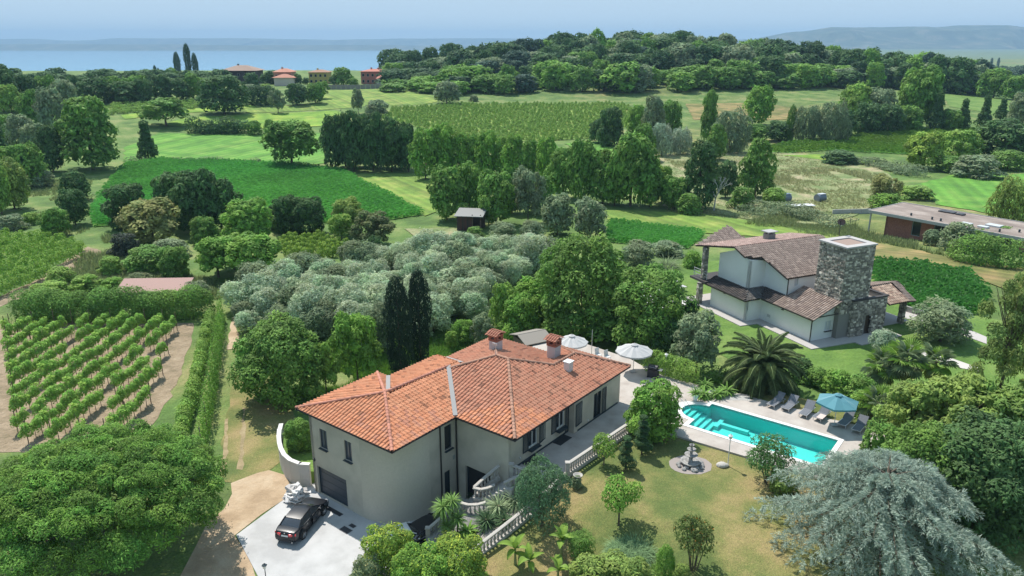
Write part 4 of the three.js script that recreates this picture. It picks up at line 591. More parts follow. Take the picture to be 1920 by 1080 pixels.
for (const [x, y, l] of [[1122, 672, 'white garden chair on the patio by the bare pole'], [1139, 676, 'white garden chair on the patio nearer the grill']]) { const t = thing('garden_chair', l, 'chair', at(x, y, 2.7), 0.6), m = whitePaint; mesh('seat', rbox(0.5, 0.05, 0.5, 0.02).translate(0, 0.44, 0), m, t); mesh('backrest', rbox(0.5, 0.55, 0.05, 0.02).rotateX(-0.15).translate(0, 0.74, -0.27), m, t); for (const a of [-0.21, 0.21]) for (const b of [-0.21, 0.21]) mesh('leg', new THREE.CylinderGeometry(0.02, 0.02, 0.43, 6).translate(a, 0.215, b), m, t); }

// ---------- stone ornaments ----------
const stoneGrey = std(0xffffff, 0.95, { map: rep(noiseTex(128, 10, 141, [[0, [0.22, 0.21, 0.20]], [1, [0.46, 0.45, 0.43]]]), 1), bumpMap: rep(T.bump, 1), bumpScale: 0.02 });
{ const p = at(1294, 876, 2.35); p.y = lawnH(p.x, p.z); const r = rng(5), t = thing('fountain', 'tiered grey stone fountain with rocks round its foot on the lawn', 'fountain', p);
  mesh('basin', lathe([[0.0, 0.0], [0.5, 0.0], [0.72, 0.28], [0.75, 0.36], [0.66, 0.34], [0.4, 0.24], [0, 0.24]], 14), stoneGrey, t); mesh('stem', lathe([[0.2, 0.2], [0.13, 0.4], [0.17, 0.7], [0.1, 0.9], [0.12, 1.2], [0.07, 1.4], [0.08, 1.6], [0.03, 1.8]], 10), stoneGrey, t);
  for (const [y, R] of [[0.72, 0.5], [1.15, 0.34], [1.5, 0.2]]) mesh('bowl', lathe([[0.08, 0], [R * 0.7, 0.06], [R, 0.17], [R * 0.93, 0.17], [R * 0.6, 0.1], [0, 0.08]], 14).translate(0, y, 0), stoneGrey, t);
  for (let i = 0; i < 16; i++) { const a = i * 0.4 + r(), d = 0.65 + r() * 0.35, g = new THREE.IcosahedronGeometry(0.13 + r() * 0.13, 1); const q = g.attributes.position; for (let k = 0; k < q.count; k++) { const n = 0.8 + 0.4 * vnoise(q.getX(k) * 9 + i, q.getY(k) * 9 + q.getZ(k) * 5, 3); q.setXYZ(k, q.getX(k) * n, q.getY(k) * n * 0.7, q.getZ(k) * n); } g.computeVertexNormals(); const m = mesh('rock', g, stoneGrey, t); m.position.set(Math.cos(a) * d, 0.08, Math.sin(a) * d); }
  const ring = rough(Array.from({ length: 20 }, (_, i) => [p.x + Math.cos(i / 20 * 6.28) * 1.55, p.z + Math.sin(i / 20 * 6.28) * 1.35]), 0.15, 3); struct('gravel_ring', drape(ring, 1, (x, z) => lawnH(x, z) + 0.012), std([0.30, 0.26, 0.24], 0.95)); }
{ const p = at(1083, 914, 2.2); p.y = lawnH(p.x, p.z); const t = thing('stone_urn', 'stone garden urn on a plinth below the terrace balustrade', 'urn', p); mesh('plinth', rbox(0.4, 0.35, 0.4, 0.03).translate(0, 0.17, 0), stoneGrey, t); mesh('urn', lathe([[0.16, 0.35], [0.08, 0.45], [0.16, 0.52], [0.29, 0.72], [0.3, 0.82], [0.36, 0.88], [0.3, 0.88], [0.22, 0.75], [0, 0.72]], 14), stoneTrim, t); }
{ const p = at(1355, 880, 2.3); p.y = lawnH(p.x, p.z); const g = new THREE.IcosahedronGeometry(0.3, 2), q = g.attributes.position; for (let k = 0; k < q.count; k++) { const n = 0.8 + 0.4 * vnoise(q.getX(k) * 6, q.getZ(k) * 6 + q.getY(k) * 4, 5); q.setXYZ(k, q.getX(k) * n * 1.5, q.getY(k) * n * 0.7, q.getZ(k) * n); } g.computeVertexNormals(); const m = mesh('boulder', g, stoneTrim, scene); m.position.copy(p).y += 0.1; tag(m, 'pale flat boulder at the foot of the lawn lamp post', 'boulder'); }
function blades(seed, n, L, w, { up = 0.35, curl = 0.9, y0 = 0, seg = 4, spread = 0.05 } = {}) { // a rosette of arching strap leaves
  const r = rng(seed), P = [], C = [], I = [];
  for (let i = 0; i < n; i++) { const a = i * 2.39996 + r() * 0.5, el = lerp(1.45, up - 0.35, Math.sqrt((i + 0.5) / n)) + (r() - 0.5) * 0.25, l = L * (0.75 + 0.4 * r()), o0 = P.length / 3, g = 0.7 + 0.6 * r(); let x = Math.cos(a) * spread, y = y0, z = Math.sin(a) * spread, e = el;
    for (let k = 0; k <= seg; k++) { const t = k / seg, ww = w * (k === seg ? 0.08 : Math.sin(Math.PI * (0.28 + 0.66 * t))) * 0.5; P.push(x - Math.sin(a) * ww, y, z + Math.cos(a) * ww, x + Math.sin(a) * ww, y, z - Math.cos(a) * ww); C.push(g, g, g, g, g, g); x += Math.cos(a) * Math.cos(e) * l / seg; z += Math.sin(a) * Math.cos(e) * l / seg; y += Math.sin(e) * l / seg; e -= curl / seg * (0.7 + 0.6 * r()); }
    for (let k = 0; k < seg; k++) { const o = o0 + k * 2; I.push(o, o + 1, o + 3, o, o + 3, o + 2); } }
  return leafGeo(P, C, I);
}
{ const t = thing('planter', 'white vase planter with a spiky succulent on the deck left of the palm', 'planter', at(1303, 752, 2.7)); mesh('pot', lathe([[0, 0], [0.22, 0], [0.16, 0.12], [0.26, 0.45], [0.36, 0.72], [0.32, 0.72], [0, 0.62]], 14), whitePaint, t); mesh('foliage', blades(7, 60, 0.75, 0.09, { y0: 0.7, curl: 0.6 }), leafy('mid'), t); }
// ---------- garden plants ----------
const gp = (px, py) => spot(px, py);
const potted = (name, label, cat, p) => thing(name, label, cat, p);
{ // Canary palm: stubby trunk, arching fronds each a part
  const fr = (seed) => { const r = rng(seed), P = [], C = [], I = [], L = 4.1, seg = 26; let x = 0, y = 0, e = 1; const path = [];
    for (let k = 0; k <= seg; k++) { path.push([x, y]); x += Math.cos(e) * L / seg; y += Math.sin(e) * L / seg; e -= (0.028 + 0.0024 * k) * (0.9 + seed % 3 * 0.12); }
    const quad = (a, b, c, d, g) => { const o = P.length / 3; for (const v of [a, b, c, d]) { P.push(...v); C.push(g, g * 0.98, g); } I.push(o, o + 1, o + 2, o, o + 2, o + 3); };
    for (let k = 0; k < seg; k++) { const [ax, ay] = path[k], [bx, by] = path[k + 1], w = 0.045 * (1 - k / seg) + 0.012; quad([ax, ay, -w], [bx, by, -w], [bx, by, w], [ax, ay, w], 1.5);
      if (k > 1) for (const s of [-1, 1]) for (let q = 0; q < 4; q++) { const t = (q + r() * 0.6) / 4, px = lerp(ax, bx, t), py = lerp(ay, by, t), f = k / seg, l = 0.62 * Math.sin(Math.PI * (0.16 + 0.8 * f)) * (0.85 + 0.3 * r()), sl = Math.atan2(by - ay, bx - ax), dx = Math.cos(sl) * 0.55, dy = Math.sin(sl) * 0.55 + 0.3 - 0.5 * f - r() * 0.25, g = 0.7 + 0.6 * r(), wv = 0.03; quad([px, py, 0], [px + dx * l * 0.5 + wv, py + dy * l * 0.55 + 0.05, s * l * 0.42], [px + dx * l, py + dy * l - 0.12 * f, s * l * 0.82], [px + dx * l * 0.5 - wv, py + dy * l * 0.55 + 0.02, s * l * 0.46], g); } }
    return leafGeo(P, C, I); };
  const F = [1, 2, 3].map(fr), t = thing('date_palm', 'big feather palm with a stubby trunk between the pool and the white house', 'palm', gp(1425, 742, 2.7)), r = rng(17), H = 2.1;
  mesh('trunk', lathe([[0.5, -0.1], [0.48, 0.6], [0.55, 1.6], [0.66, 2.2], [0.4, 2.7], [0, 2.9]], 14), bark, t);
  const st = bag(); for (let i = 0; i < 90; i++) { const a = i * 2.4, y = 0.2 + (i / 90) * 2.0; st.add(rbox(0.16, 0.2, 0.22, 0.02), Math.cos(a) * 0.5, y, Math.sin(a) * 0.5, -a, 0, -0.5); } st.to('leaf_base', std([0.18, 0.13, 0.08], 0.95), t);
  for (let i = 0; i < 84; i++) { const f = (i + 0.5) / 84, el = lerp(0.6, -1.6, Math.pow(f, 1.0)), m = mesh('frond', F[i % 3], f > 0.93 ? leafy('ochre') : leafy('palm'), t); m.position.set(0, H + 0.35 - 0.25 * f, 0); m.rotation.set(0, i * 2.39996 + r() * 0.4, el, 'YXZ'); m.scale.setScalar((f < 0.1 ? 0.8 : 1) * (0.95 + 0.15 * r())); m.rotation.x = 0; }
}
{ // fan palms
  const fan = (seed) => { const r = rng(seed), P = [], C = [], I = [], n = 22; for (let i = 0; i < n; i++) { const a = lerp(-2.3, 2.3, i / (n - 1)), l = 0.85 * (0.85 + 0.2 * Math.cos(a)), w = 0.055, o = P.length / 3, g = 0.75 + 0.5 * r(), dr = 0.1 + 0.25 * r(); const c = Math.cos(a), s = Math.sin(a); P.push(0.9, 0, 0, 0.9 + c * l * 0.6 - s * w, 0.03, s * l * 0.6 + c * w, 0.9 + c * l, -dr * l, s * l, 0.9 + c * l * 0.6 + s * w, -0.02, s * l * 0.6 - c * w); for (let k = 0; k < 4; k++) C.push(g, g, g); I.push(o, o + 1, o + 2, o, o + 2, o + 3); } const o = P.length / 3; P.push(0, 0.02, -0.02, 0.92, 0.02, -0.012, 0.92, 0.02, 0.012, 0, 0.02, 0.02); for (let k = 0; k < 4; k++) C.push(1.2, 1.2, 1); I.push(o, o + 1, o + 2, o, o + 2, o + 3); return leafGeo(P, C, I); }, F = [fan(3), fan(4)], r = rng(23);
  for (const [x, y, h, n, s, l] of [[1688, 752, 3.9, 34, 1.15, 'tall fan palm with a dry skirt between the hedge and the yellow-green thicket'], [1648, 742, 3.0, 28, 1.1, 'smaller fan palm leaning beside the pale young olive'], [1640, 800, 2.2, 24, 1.0, 'low fan palm at the end of the lounger row'], [1745, 735, 3.0, 26, 1.05, 'fan palm half buried in the yellow-green thicket near the path']]) {
    const t = thing('fan_palm', l, 'palm', gp(x, y, 2.2)); bag().cyl(0.17, 0.13, h, 9, 0, h / 2, 0).to('trunk', bark, t);
    for (let i = 0; i < n; i++) { const f = i / n, m = mesh('frond', F[i % 2], f > 0.82 ? leafy('ochre') : leafy(i % 3 ? 'grey' : 'light'), t); m.position.set(0, h - 0.15 * f, 0); m.rotation.set(0, i * 2.39996, lerp(1.2, -1.2, f) + (r() - 0.5) * 0.3, 'YXZ'); m.rotation.x = 0; m.scale.setScalar(s * (0.85 + 0.3 * r())); } }
}
{ // spiky bed plants
  const cord = thing('cordyline', 'cluster of tall cordylines with round spiky heads beside the rounded villa wall', 'cordyline', gp(842, 1000, 0.2)), bl = blades(31, 150, 0.95, 0.07, { up: -0.5, curl: 0.7, spread: 0.03 });
  for (const [x, z, h, s] of [[-0.35, 0, 2.1, 1], [0.25, -0.3, 2.35, 0.85], [0.6, 0.2, 1.35, 0.85], [-0.1, 0.4, 0.9, 0.7]]) { mesh('stem', new THREE.CylinderGeometry(0.05, 0.07, h, 7).translate(x, h / 2, z), bark, cord); const m = mesh('head', bl, leafy('spike'), cord); m.position.set(x, h, z); m.scale.setScalar(s); m.rotation.y = x * 9; }
  for (const [x, y, s, tone, l, seed] of [[935, 958, 1.25, 'greyspike', 'large grey-green yucca rosette in the middle of the gravel bed', 41], [968, 948, 1.15, 'greyspike', 'grey-green yucca rosette beside the feathery shrub in the gravel bed', 42], [912, 984, 1.1, 'deepspike', 'dark low spiky rosette at the front of the gravel bed', 43], [893, 940, 0.8, 'deepspike', 'small dark spiky plant under the curved balustrade', 44], [945, 985, 0.75, 'deepspike', 'dark strappy plant between the yuccas and the ramp balustrade', 48]]) { const t = thing('yucca', l, 'yucca', gp(x, y, 1)); mesh('foliage', blades(seed, 120, s, 0.075, { y0: 0.35, up: -0.1, curl: 0.5 }), leafy(tone), t); mesh('stem', new THREE.CylinderGeometry(0.1, 0.13, 0.45, 7).translate(0, 0.2, 0), bark, t); }
  for (const [x, y, s, l, seed] of [[878, 1003, 0.95, 'young cycad alone on the white gravel', 51], [1320, 745, 1.0, 'cycad next to the white vase planter', 52], [1345, 744, 1.0, 'middle cycad of the pale gravel bed by the deck', 53], [1362, 738, 1.0, 'cycad of the gravel bed nearest the big palm', 54], [1322, 727, 0.9, 'rear cycad of the gravel bed by the neighbour lawn', 55]]) { const t = thing('cycad', l, 'cycad', gp(x, y, 1.5)); mesh('foliage', blades(seed, 46, s, 0.17, { y0: 0.25, up: 0.1, curl: 1.1, seg: 6 }), leafy(seed === 51 ? 'fresh' : 'mid'), t); mesh('stem', new THREE.CylinderGeometry(0.14, 0.18, 0.32, 8).translate(0, 0.14, 0), bark, t); }
  struct('gravel_patch', drape(rough(xz([[1296, 720], [1330, 729], [1372, 737], [1412, 745], [1404, 752], [1370, 750], [1335, 746], [1306, 736]], 2.7), 0.3, 5), 1.5, () => 2.706), std([0.62, 0.60, 0.57], 0.95, { bumpMap: rep(T.bump, 1), bumpScale: 0.05 }));
}
{ // bananas
  const lf = (seed) => { const P = [], C = [], I = [], seg = 8; let x = 0, y = 0, e = 1.15; for (let k = 0; k <= seg; k++) { const t = k / seg, w = 0.03 + 0.27 * Math.sin(Math.PI * Math.pow(t, 0.8)) * (k === seg ? 0 : 1); P.push(x, y, -w, x, y - 0.06, 0, x, y, w); for (let q = 0; q < 3; q++) C.push(q === 1 ? 1.35 : 1, q === 1 ? 1.3 : 1, 1); x += Math.cos(e) * 1.5 / seg; y += Math.sin(e) * 1.5 / seg; e -= 0.14 + seed * 0.05; } for (let k = 0; k < seg; k++) for (const q of [0, 1]) { const o = k * 3 + q; I.push(o, o + 1, o + 4, o, o + 4, o + 3); } return leafGeo(P, C, I); }, L = [lf(0), lf(1), lf(2)];
  for (const [x, y, h, n, l] of [[1052, 1048, 1.5, 8, 'largest banana plant with bright leaves beside the clipped cube bush'], [966, 1058, 1.2, 6, 'thin banana plant nearest the ramp balustrade'], [992, 1070, 0.8, 6, 'short banana plant between the two taller ones'], [1046, 1088, 0.8, 5, 'small banana plant at the front of the lawn']]) { const t = thing('banana_plant', l, 'banana plant', gp(x, y, 0.8)); mesh('stem', new THREE.CylinderGeometry(0.05, 0.1, h, 8).translate(0, h / 2, 0), std([0.25, 0.26, 0.10], 0.8), t); for (let i = 0; i < n; i++) { const m = mesh('leaf', L[i % 3], leafy('banana'), t); m.position.y = h - 0.02 * i; m.rotation.set(0, i * 2.4 + x, lerp(0.35, -0.75, i / n), 'YXZ'); m.rotation.x = 0; m.scale.setScalar(0.7 + 0.3 * ((i * 7) % 5) / 5); } }
}
const shrub = (x, y, top, half, k, tone, label, name = 'shrub', cat = 'shrub', h0 = 2) => { const p = gp(x, y, h0); return plant(name, k, tone, p, rise(p, top), wide(p, half * 2), label, cat); };
kind('dense', 2, (i) => ({ crown: leaves(410 + i, egg(140 + i, 46, -0.04, (t) => Math.min(1, 0.75 + t) * Math.sqrt(Math.max(0, 1 - Math.pow(t, 5))), 0.15), 8000, { size: 0.064 }), trunk: trunkGeo(i, 0.6, 0.05, 0.3, 0.3) }));
kind('mophead', 2, (i) => ({ crown: leaves(420 + i, egg(150 + i, 16, 0.42, dome, 0.2, { core: 0.5 }), 2200, { size: 0.07 }), trunk: trunkGeo(4 + i, 0.85, 0.03, 0.5, 0.3) }));
kind('multi', 1, (i) => ({ crown: leaves(430 + i, egg(160 + i, 18, 0.35, dome, 0.2, { core: 0.5 }), 2600, { size: 0.06, tips: [0.035, [3.4, 0.9, 0.6]] }), trunk: (() => { const b = bag(), r = rng(3); for (let k = 0; k < 9; k++) { const a = k * 0.7, s = 0.05 + r() * 0.07; b.bar(V3(Math.cos(a) * s, 0, Math.sin(a) * s), V3(Math.cos(a) * s * 3.6, 0.75, Math.sin(a) * s * 3.6), 0.018, 5, 0.008); } return b.geo(); })() }));
kind('multi2', 1, (i) => ({ crown: leaves(436, egg(166, 22, 0.25, dome, 0.19, { core: 0.5 }), 3000, { size: 0.07, wide: 0.3, droop: -0.6, tips: [0.06, [6, 3, 9]] }), trunk: K.multi[0].trunk }));
kind('feather', 1, (i) => ({ crown: leaves(440 + i, egg(170 + i, 40, 0.12, (t) => 0.5 + 0.9 * Math.sin(Math.PI * (0.1 + 0.75 * t)) * 0.55, 0.15, { flat: 1.3, core: 0.5 }), 7000, { size: 0.06, wide: 0.22, droop: -0.9, vary: 0.35 }), trunk: trunkGeo(6, 0.8, 0.035, 0.3, 0.3, 9) }));
kind('open', 2, (i) => ({ crown: leaves(455 + i, egg(176 + i, 34, 0.1, (t) => 0.55 + 0.45 * Math.sin(t * 14) * 0.5 + 0.3 * (1 - t), 0.085, { core: 0.3, flat: 0.7 }), 8000, { size: 0.042, wide: 0.36, vary: 0.4, shell: 0.8, droop: -0.3 }), trunk: trunkGeo(16 + i, 0.95, 0.022, 0.6, 0.36, 16) }));
kind('cube', 1, (i) => { const c = []; for (let a = 0; a < 3; a++) for (let b = 0; b < 3; b++) for (let d = 0; d < 3; d++) c.push([(a - 1) * 0.3, 0.2 + b * 0.3, (d - 1) * 0.3, 0.22, 0.21, 0.22]); return { crown: leaves(450, c, 5200, { size: 0.055, vary: 0.2 }), trunk: trunkGeo(3, 0.6, 0.05, 0.3, 0.2) }; });
kind('pyramid', 1, (i) => ({ crown: leaves(460, egg(180, 60, -0.02, (t) => Math.pow(Math.max(0.02, 1 - t), 0.55), 0.12, { core: 0.88 }), 7000, { size: 0.04, vary: 0.15 }), trunk: trunkGeo(3, 0.6, 0.05, 0.3, 0.2) }));
shrub(1223, 815, 716, 49, 'dense', 'fresh', 'big round clipped bush standing between the terrace and the pool deck', 'round_bush', 'bush', 2.5);
shrub(1016, 985, 872, 50, 'feather', 'blueg', 'feathery blue-green shrub leaning over the ramp balustrade', 'feathery_shrub', 'shrub', 1.6);
shrub(1090, 1047, 1003, 21, 'cube', 'mid', 'clipped dark cube bush next to the largest banana plant', 'box_bush', 'bush', 1);
shrub(1246, 1090, 1022, 26, 'pyramid', 'fresh', 'clipped conical thuja at the bottom of the lawn', 'thuja', 'bush', 1.3);
shrub(1298, 1080, 970, 33, 'multi', 'rust2', 'red-tipped shrub on many bare stems at the front of the lawn', 'red_tip_shrub', 'shrub', 1.4);
shrub(1160, 985, 903, 36, 'mophead', 'fresh', 'small mop-headed tree standing alone behind the grass mound', 'small_tree', 'tree', 1.6);
shrub(1132, 872, 818, 22, 'mophead', 'light', 'light green small tree in front of the long terrace balustrade', 'small_tree', 'tree', 2.3);
shrub(1442, 905, 824, 44, 'multi2', 'mid2', 'open many-stemmed oleander at the near edge of the pool deck', 'oleander', 'shrub', 2.5);
shrub(1466, 928, 890, 24, 'bush', 'yellow', 'yellow-green shrub beside the oleander', 'yellow_shrub', 'shrub', 2.4);
for (const [x, y, top, h, l] of [[1105, 1100, 1046, 42, 'yellow-mottled shrub on the left of the front hedge clump'], [1150, 1110, 1042, 40, 'yellow-mottled shrub in the middle of the front hedge clump'], [1195, 1110, 1050, 32, 'yellow-mottled shrub next to the conical thuja'], [1275, 1110, 1058, 18, 'small yellow shrub between thuja and red-tipped shrub']]) shrub(x, y, top, h, 'bush', 'yellow', l, 'mottled_shrub', 'shrub', 1);
for (const [x, y, l] of [[1081, 914, 'small leafy plant beside the stone urn'], [1002, 905, 'small flowering plant at the head of the garden steps']]) shrub(x, y, y - 22, 11, 'bush', 'grey', l, 'leafy_plant', 'plant', 2.3);
{ // cloud-pruned spirals
  for (const [x, y, top, n, l, seed] of [[1173, 880, 818, 5, 'cloud-pruned topiary of stacked pads on the lawn by the balustrade', 61], [1203, 852, 778, 6, 'taller cloud-pruned topiary against the round bush', 62]]) { const p = gp(x, y, 2.3), h = rise(p, top), t = thing('topiary', l, 'topiary', p), r = rng(seed); bag().cyl(0.07, 0.03, h * 0.95, 7, 0, h * 0.47, 0).to('trunk', bark, t); for (let i = 0; i < n; i++) { const f = i / (n - 1), a = i * 2.1, R = lerp(0.62, 0.3, f), c = [[0, 0, 0, R, R * 0.42, R]]; const m = mesh('pad', leaves(seed * 10 + i, c, 1100, { size: 0.1, vary: 0.2, low: 0.9 }), leafy('deep'), t); m.position.set(Math.cos(a) * 0.22 * (1 - f), h * lerp(0.2, 0.95, f), Math.sin(a) * 0.22 * (1 - f)); } }
}
{ // fountain-grass mound: many hair-fine rosettes
  const p = gp(1184, 1040), t = thing('grass_mound', 'wide mound of dark green ornamental grass on the lawn', 'ornamental grass', p), r = rng(71), g = [];
  for (let i = 0; i < 34; i++) { const a = i * 2.39996, d = Math.sqrt((i + 0.5) / 34), q = blades(700 + i, 190, 0.85 + 0.35 * r(), 0.022, { up: -0.15, curl: 1.5, spread: 0.12, seg: 3 }); q.translate(Math.cos(a) * d * 1.2, 0.02, Math.sin(a) * d * 0.95); g.push(q); }
  mesh('foliage', mergeGeometries(g), leafy('mound'), t);
}
{ // blue cedar: tiers of drooping sprays
  const r = rng(83), P = [], C = [], I = [], lim = bag(), H = 6.1, c0 = V3(22.2, 2, -39.2), t = thing('blue_cedar', 'large silvery blue cedar spreading over the bottom right corner', 'cedar', c0);
  const needle = (x, y, z, dx, dy, dz, L, w, g) => { const o = P.length / 3, n = V3(dx, dy, dz).cross(unit(r)).normalize(); P.push(x, y, z, x + dx * L * 0.5 + n.x * w, y + dy * L * 0.5 + n.y * w, z + dz * L * 0.5 + n.z * w, x + dx * L, y + dy * L, z + dz * L, x + dx * L * 0.5 - n.x * w, y + dy * L * 0.5 - n.y * w, z + dz * L * 0.5 - n.z * w); for (let k = 0; k < 4; k++) C.push(g, g, g * 1.02); I.push(o, o + 1, o + 2, o, o + 2, o + 3); };
  lim.bar(V3(0, -0.4, 0), V3(0.1, H, 0.05), 0.3, 8, 0.05);
  for (let b = 0; b < 96; b++) { const f = b / 96, y = lerp(0.8, H - 0.3, Math.pow(f, 0.8)), a = b * 2.39996 + r() * 0.5, L = lerp(7.3, 1.6, Math.pow(f, 1.6)) * (0.85 + 0.3 * r()), pitch = lerp(0.02, 0.55, f) + (r() - 0.5) * 0.15; let p = V3(0, y, 0), e = pitch; const seg = 12, prev = p.clone();
    for (let k = 1; k <= seg; k++) { const q = V3(Math.cos(a) * Math.cos(e), Math.sin(e), Math.sin(a) * Math.cos(e)).multiplyScalar(L / seg); p = p.clone().add(q); e -= 0.055; if (k % 4 === 0) { lim.bar(prev, p, lerp(0.08, 0.02, k / seg), 5, lerp(0.07, 0.012, k / seg)); prev.copy(p); }
      if (k < 3) continue;
      for (const s of [-1, 1]) for (let j = 0; j < 2; j++) { const sa = a + s * (0.55 + 0.6 * r()), sl = (0.5 + 0.6 * r()) * lerp(0.75, 1.2, 1 - Math.abs(k / seg - 0.6)) * (L > 2 ? 1 : 0.6); let u = p.clone(), se = 0.25 + (r() - 0.5) * 0.4; const g0 = 0.8 + 0.4 * r();
        for (let m = 0; m < 9; m++) { const d = V3(Math.cos(sa) * Math.cos(se), Math.sin(se), Math.sin(sa) * Math.cos(se)); u.addScaledVector(d, sl / 9); se -= 0.15; for (let q = 0; q < 4; q++) { const v = unit(r).multiplyScalar(0.75).add(d).normalize(); v.y += 0.15; needle(u.x + (r() - 0.5) * 0.08, u.y, u.z + (r() - 0.5) * 0.08, v.x, v.y, v.z, 0.19 + 0.12 * r(), 0.019, g0 * (0.75 + 0.5 * r())); } } } } }
  mesh('needles', leafGeo(P, C, I), leafMat([0.36, 0.44, 0.35], 0.3), t, 'stuff'); lim.to('trunk', bark, t);
}
{ // umbrella pine: domes of needle tufts
  const r = rng(91), cl = [], top = V3(-27.2, 0, -43.6); top.y = terrain(top.x, top.z); const t = thing('umbrella_pine', 'huge dome-shaped pine filling the bottom left corner', 'pine', top);
  for (let i = 0; i < 300; i++) { const u = Math.sqrt((i + 0.5) / 300), a = i * 2.39996 + (r() - 0.5) * 0.5, R = 7.5 * u, s = 0.5 + 0.42 * r(); cl.push([Math.cos(a) * R, 4.3 + 3.1 * Math.sqrt(Math.max(0, 1 - u * u * 0.97)) + (r() - 0.5) * 1.2 - (u > 0.85 ? r() * 1.6 : 0), Math.sin(a) * R * 0.94, s, s * 0.75, s]); }
  for (let i = 0; i < 60; i++) { const u = Math.sqrt((i + 0.5) / 60), a = i * 2.39996, R = 7.0 * u; cl.push([Math.cos(a) * R, 3.9 + 1.6 * (1 - u), Math.sin(a) * R * 0.94, 1.3, 0.8, 1.3]); }
  mesh('crown', leaves(92, cl, 150000, { size: 0.21, wide: 0.36, vary: 0.55, shell: 0.45, low: 0.1, droop: -0.6 }), leafy('pine'), t);
  const b = bag().bar(V3(0, -0.3, 0), V3(0.2, 4.2, 0), 0.45, 10, 0.3); for (let i = 0; i < 12; i++) { const a = i * 0.55; b.bar(V3(0.2, 3.2 + (i % 3) * 0.4, 0), V3(Math.cos(a) * 6, 5.2, Math.sin(a) * 5.6), 0.16, 6, 0.05); } b.to('trunk', bark, t);
}
{ // flowering trees at the bottom, with yellow-green tips
  kind('privet', 2, (i) => ({ crown: leaves(470 + i, egg(190 + i, 44, 0.04, dome, 0.125, { core: 0.7 }), 15000, { size: 0.042, wide: 0.5, vary: 0.32, tips: [0.13, [2.1, 1.55, 1.3]] }), trunk: trunkGeo(8 + i, 0.8, 0.03, 0.3, 0.3, 8) }));
  for (const [x, y, z, h, w, l, tone] of [[730, 1040, 0, 4.4, 3.7, 'yellow-green tree in front of the white car on the driveway', 'lime'], [855, 1062, 0, 4.2, 4.0, 'larger yellow-green flowering tree at the bottom below the ramp', 'lime'], [790, 1085, 0, 4.4, 3.8, 'middle green tree between the two yellow-green ones at the bottom edge', 'fresh'], [690, 1078, 0, 3.2, 2.4, 'greyish airy shrub at the driveway edge left of the yellow-green trees', 'grey']]) { const p = at(x, y, h * 0.5 - 0.9); p.y = -1.3; plant('flowering_tree', 'privet', tone, p, h + 0.2, w, l, 'tree', l.slice(0, 20)).userData.group = undefined; }
}
{ const p = at(562, 842, -0.3); plant('bush', 'dense', 'mid', p, 2.7, 2.3, 'dark green bush behind the curved white wall under the roof corner', 'bush'); }
struct('ramp_path', drape(xz([[893, 1034, 0.2], [940, 992, 0.8], [990, 950, 1.4], [1040, 908, 2.1], [1022, 906, 2.1], [972, 944, 1.4], [925, 985, 0.8], [876, 1030, 0.2]]), 1, (x, z) => lawnH(x, z) + 0.012), std([0.40, 0.35, 0.32], 0.95, { bumpMap: rep(T.bump, 2), bumpScale: 0.01 }));
hedge('clipped_hedge', xz([[1219, 694], [1250, 702], [1296, 718]], 2.7), 2.1, 1.3, 'light', 'clipped bright hedge behind the grill and the white lamp post', { size: 0.13, per: 260, lump: 0.1, seed: 3, y: 2.7 });
for (const [x, y, top, half, k, tone, l] of [
  [1305, 700, 588, 46, 'airy', 'grey', 'pale-leaved tree between the clipped hedge and the white house lawn'], [1255, 660, 600, 34, 'round', 'dark', 'dark evergreen shrub beside the pale-leaved tree'], [1292, 640, 560, 18, 'bush', 'deep', 'dark shrub at the corner of the white house terrace'],
  [1090, 638, 440, 84, 'round2', 'mid', 'huge dense dark-green tree behind the patio'], [1215, 645, 500, 72, 'round2', 'mid', 'second large dense tree right of the huge one, near the white house'], [1150, 636, 560, 60, 'round', 'mid', 'rounded tree in front of the two large dense ones'],
  [975, 640, 552, 38, 'dense', 'fresh', 'round glossy tree behind the villa chimney'], [1000, 612, 520, 40, 'round', 'fresh', 'green tree left of the huge dense tree'], [945, 625, 530, 26, 'round', 'light', 'light green tree left of the round glossy tree'], [1035, 612, 560, 30, 'round', 'mid', 'dark rounded tree behind the garden shed'],
  [1530, 722, 690, 24, 'bush', 'mid', 'dark shrub behind the loungers near the palm'], [1568, 738, 694, 28, 'bush', 'fresh', 'leafy shrub behind the turquoise parasol'], [1612, 752, 706, 30, 'bush', 'mid', 'shrub under the fan palms'], [1500, 712, 672, 24, 'bush', 'dark', 'dark shrub right of the big palm trunk'],
  [1610, 790, 735, 26, 'bush', 'light', 'bright shrub right of the turquoise parasol'],
  [1656, 668, 616, 24, 'olive', 'silver', 'small silvery olive tree on the white house lawn'], [1762, 640, 570, 50, 'olive', 'grey', 'broad olive tree on a thick trunk in front of the maize'],
  [1725, 975, 800, 84, 'round2', 'mid', 'large laurel thicket right of the pool end'], [1825, 995, 788, 105, 'round2', 'dark', 'dark laurel mass at the right behind the blue cedar'], [1905, 1010, 800, 80, 'round', 'dark', 'dark tree at the right picture edge beside the blue cedar'], [1640, 900, 790, 42, 'bush', 'mid', 'laurel bush beside the last lounger'],
  [1700, 840, 716, 60, 'airy', 'yellow', 'yellow-green feathery tree right of the fan palms'], [1775, 860, 712, 75, 'airy', 'yellow', 'broad yellow-green feathery tree below the garden path'], [1850, 870, 728, 75, 'airy', 'yellow2', 'yellow-green feathery tree near the right edge, in front of the tall pine'], [1915, 870, 742, 60, 'airy', 'yellow2', 'yellow-green feathery tree at the very right edge'],
  [1868, 765, 508, 72, 'open', 'light2', 'tall open pine with visible limbs at the right edge'], [1925, 740, 520, 55, 'open', 'light2', 'second tall open pine cut by the right edge'],
]) { shrub(x, y, top, half, k, tone, l, 'garden_tree', half < 35 ? 'shrub' : 'tree', 2.2); }
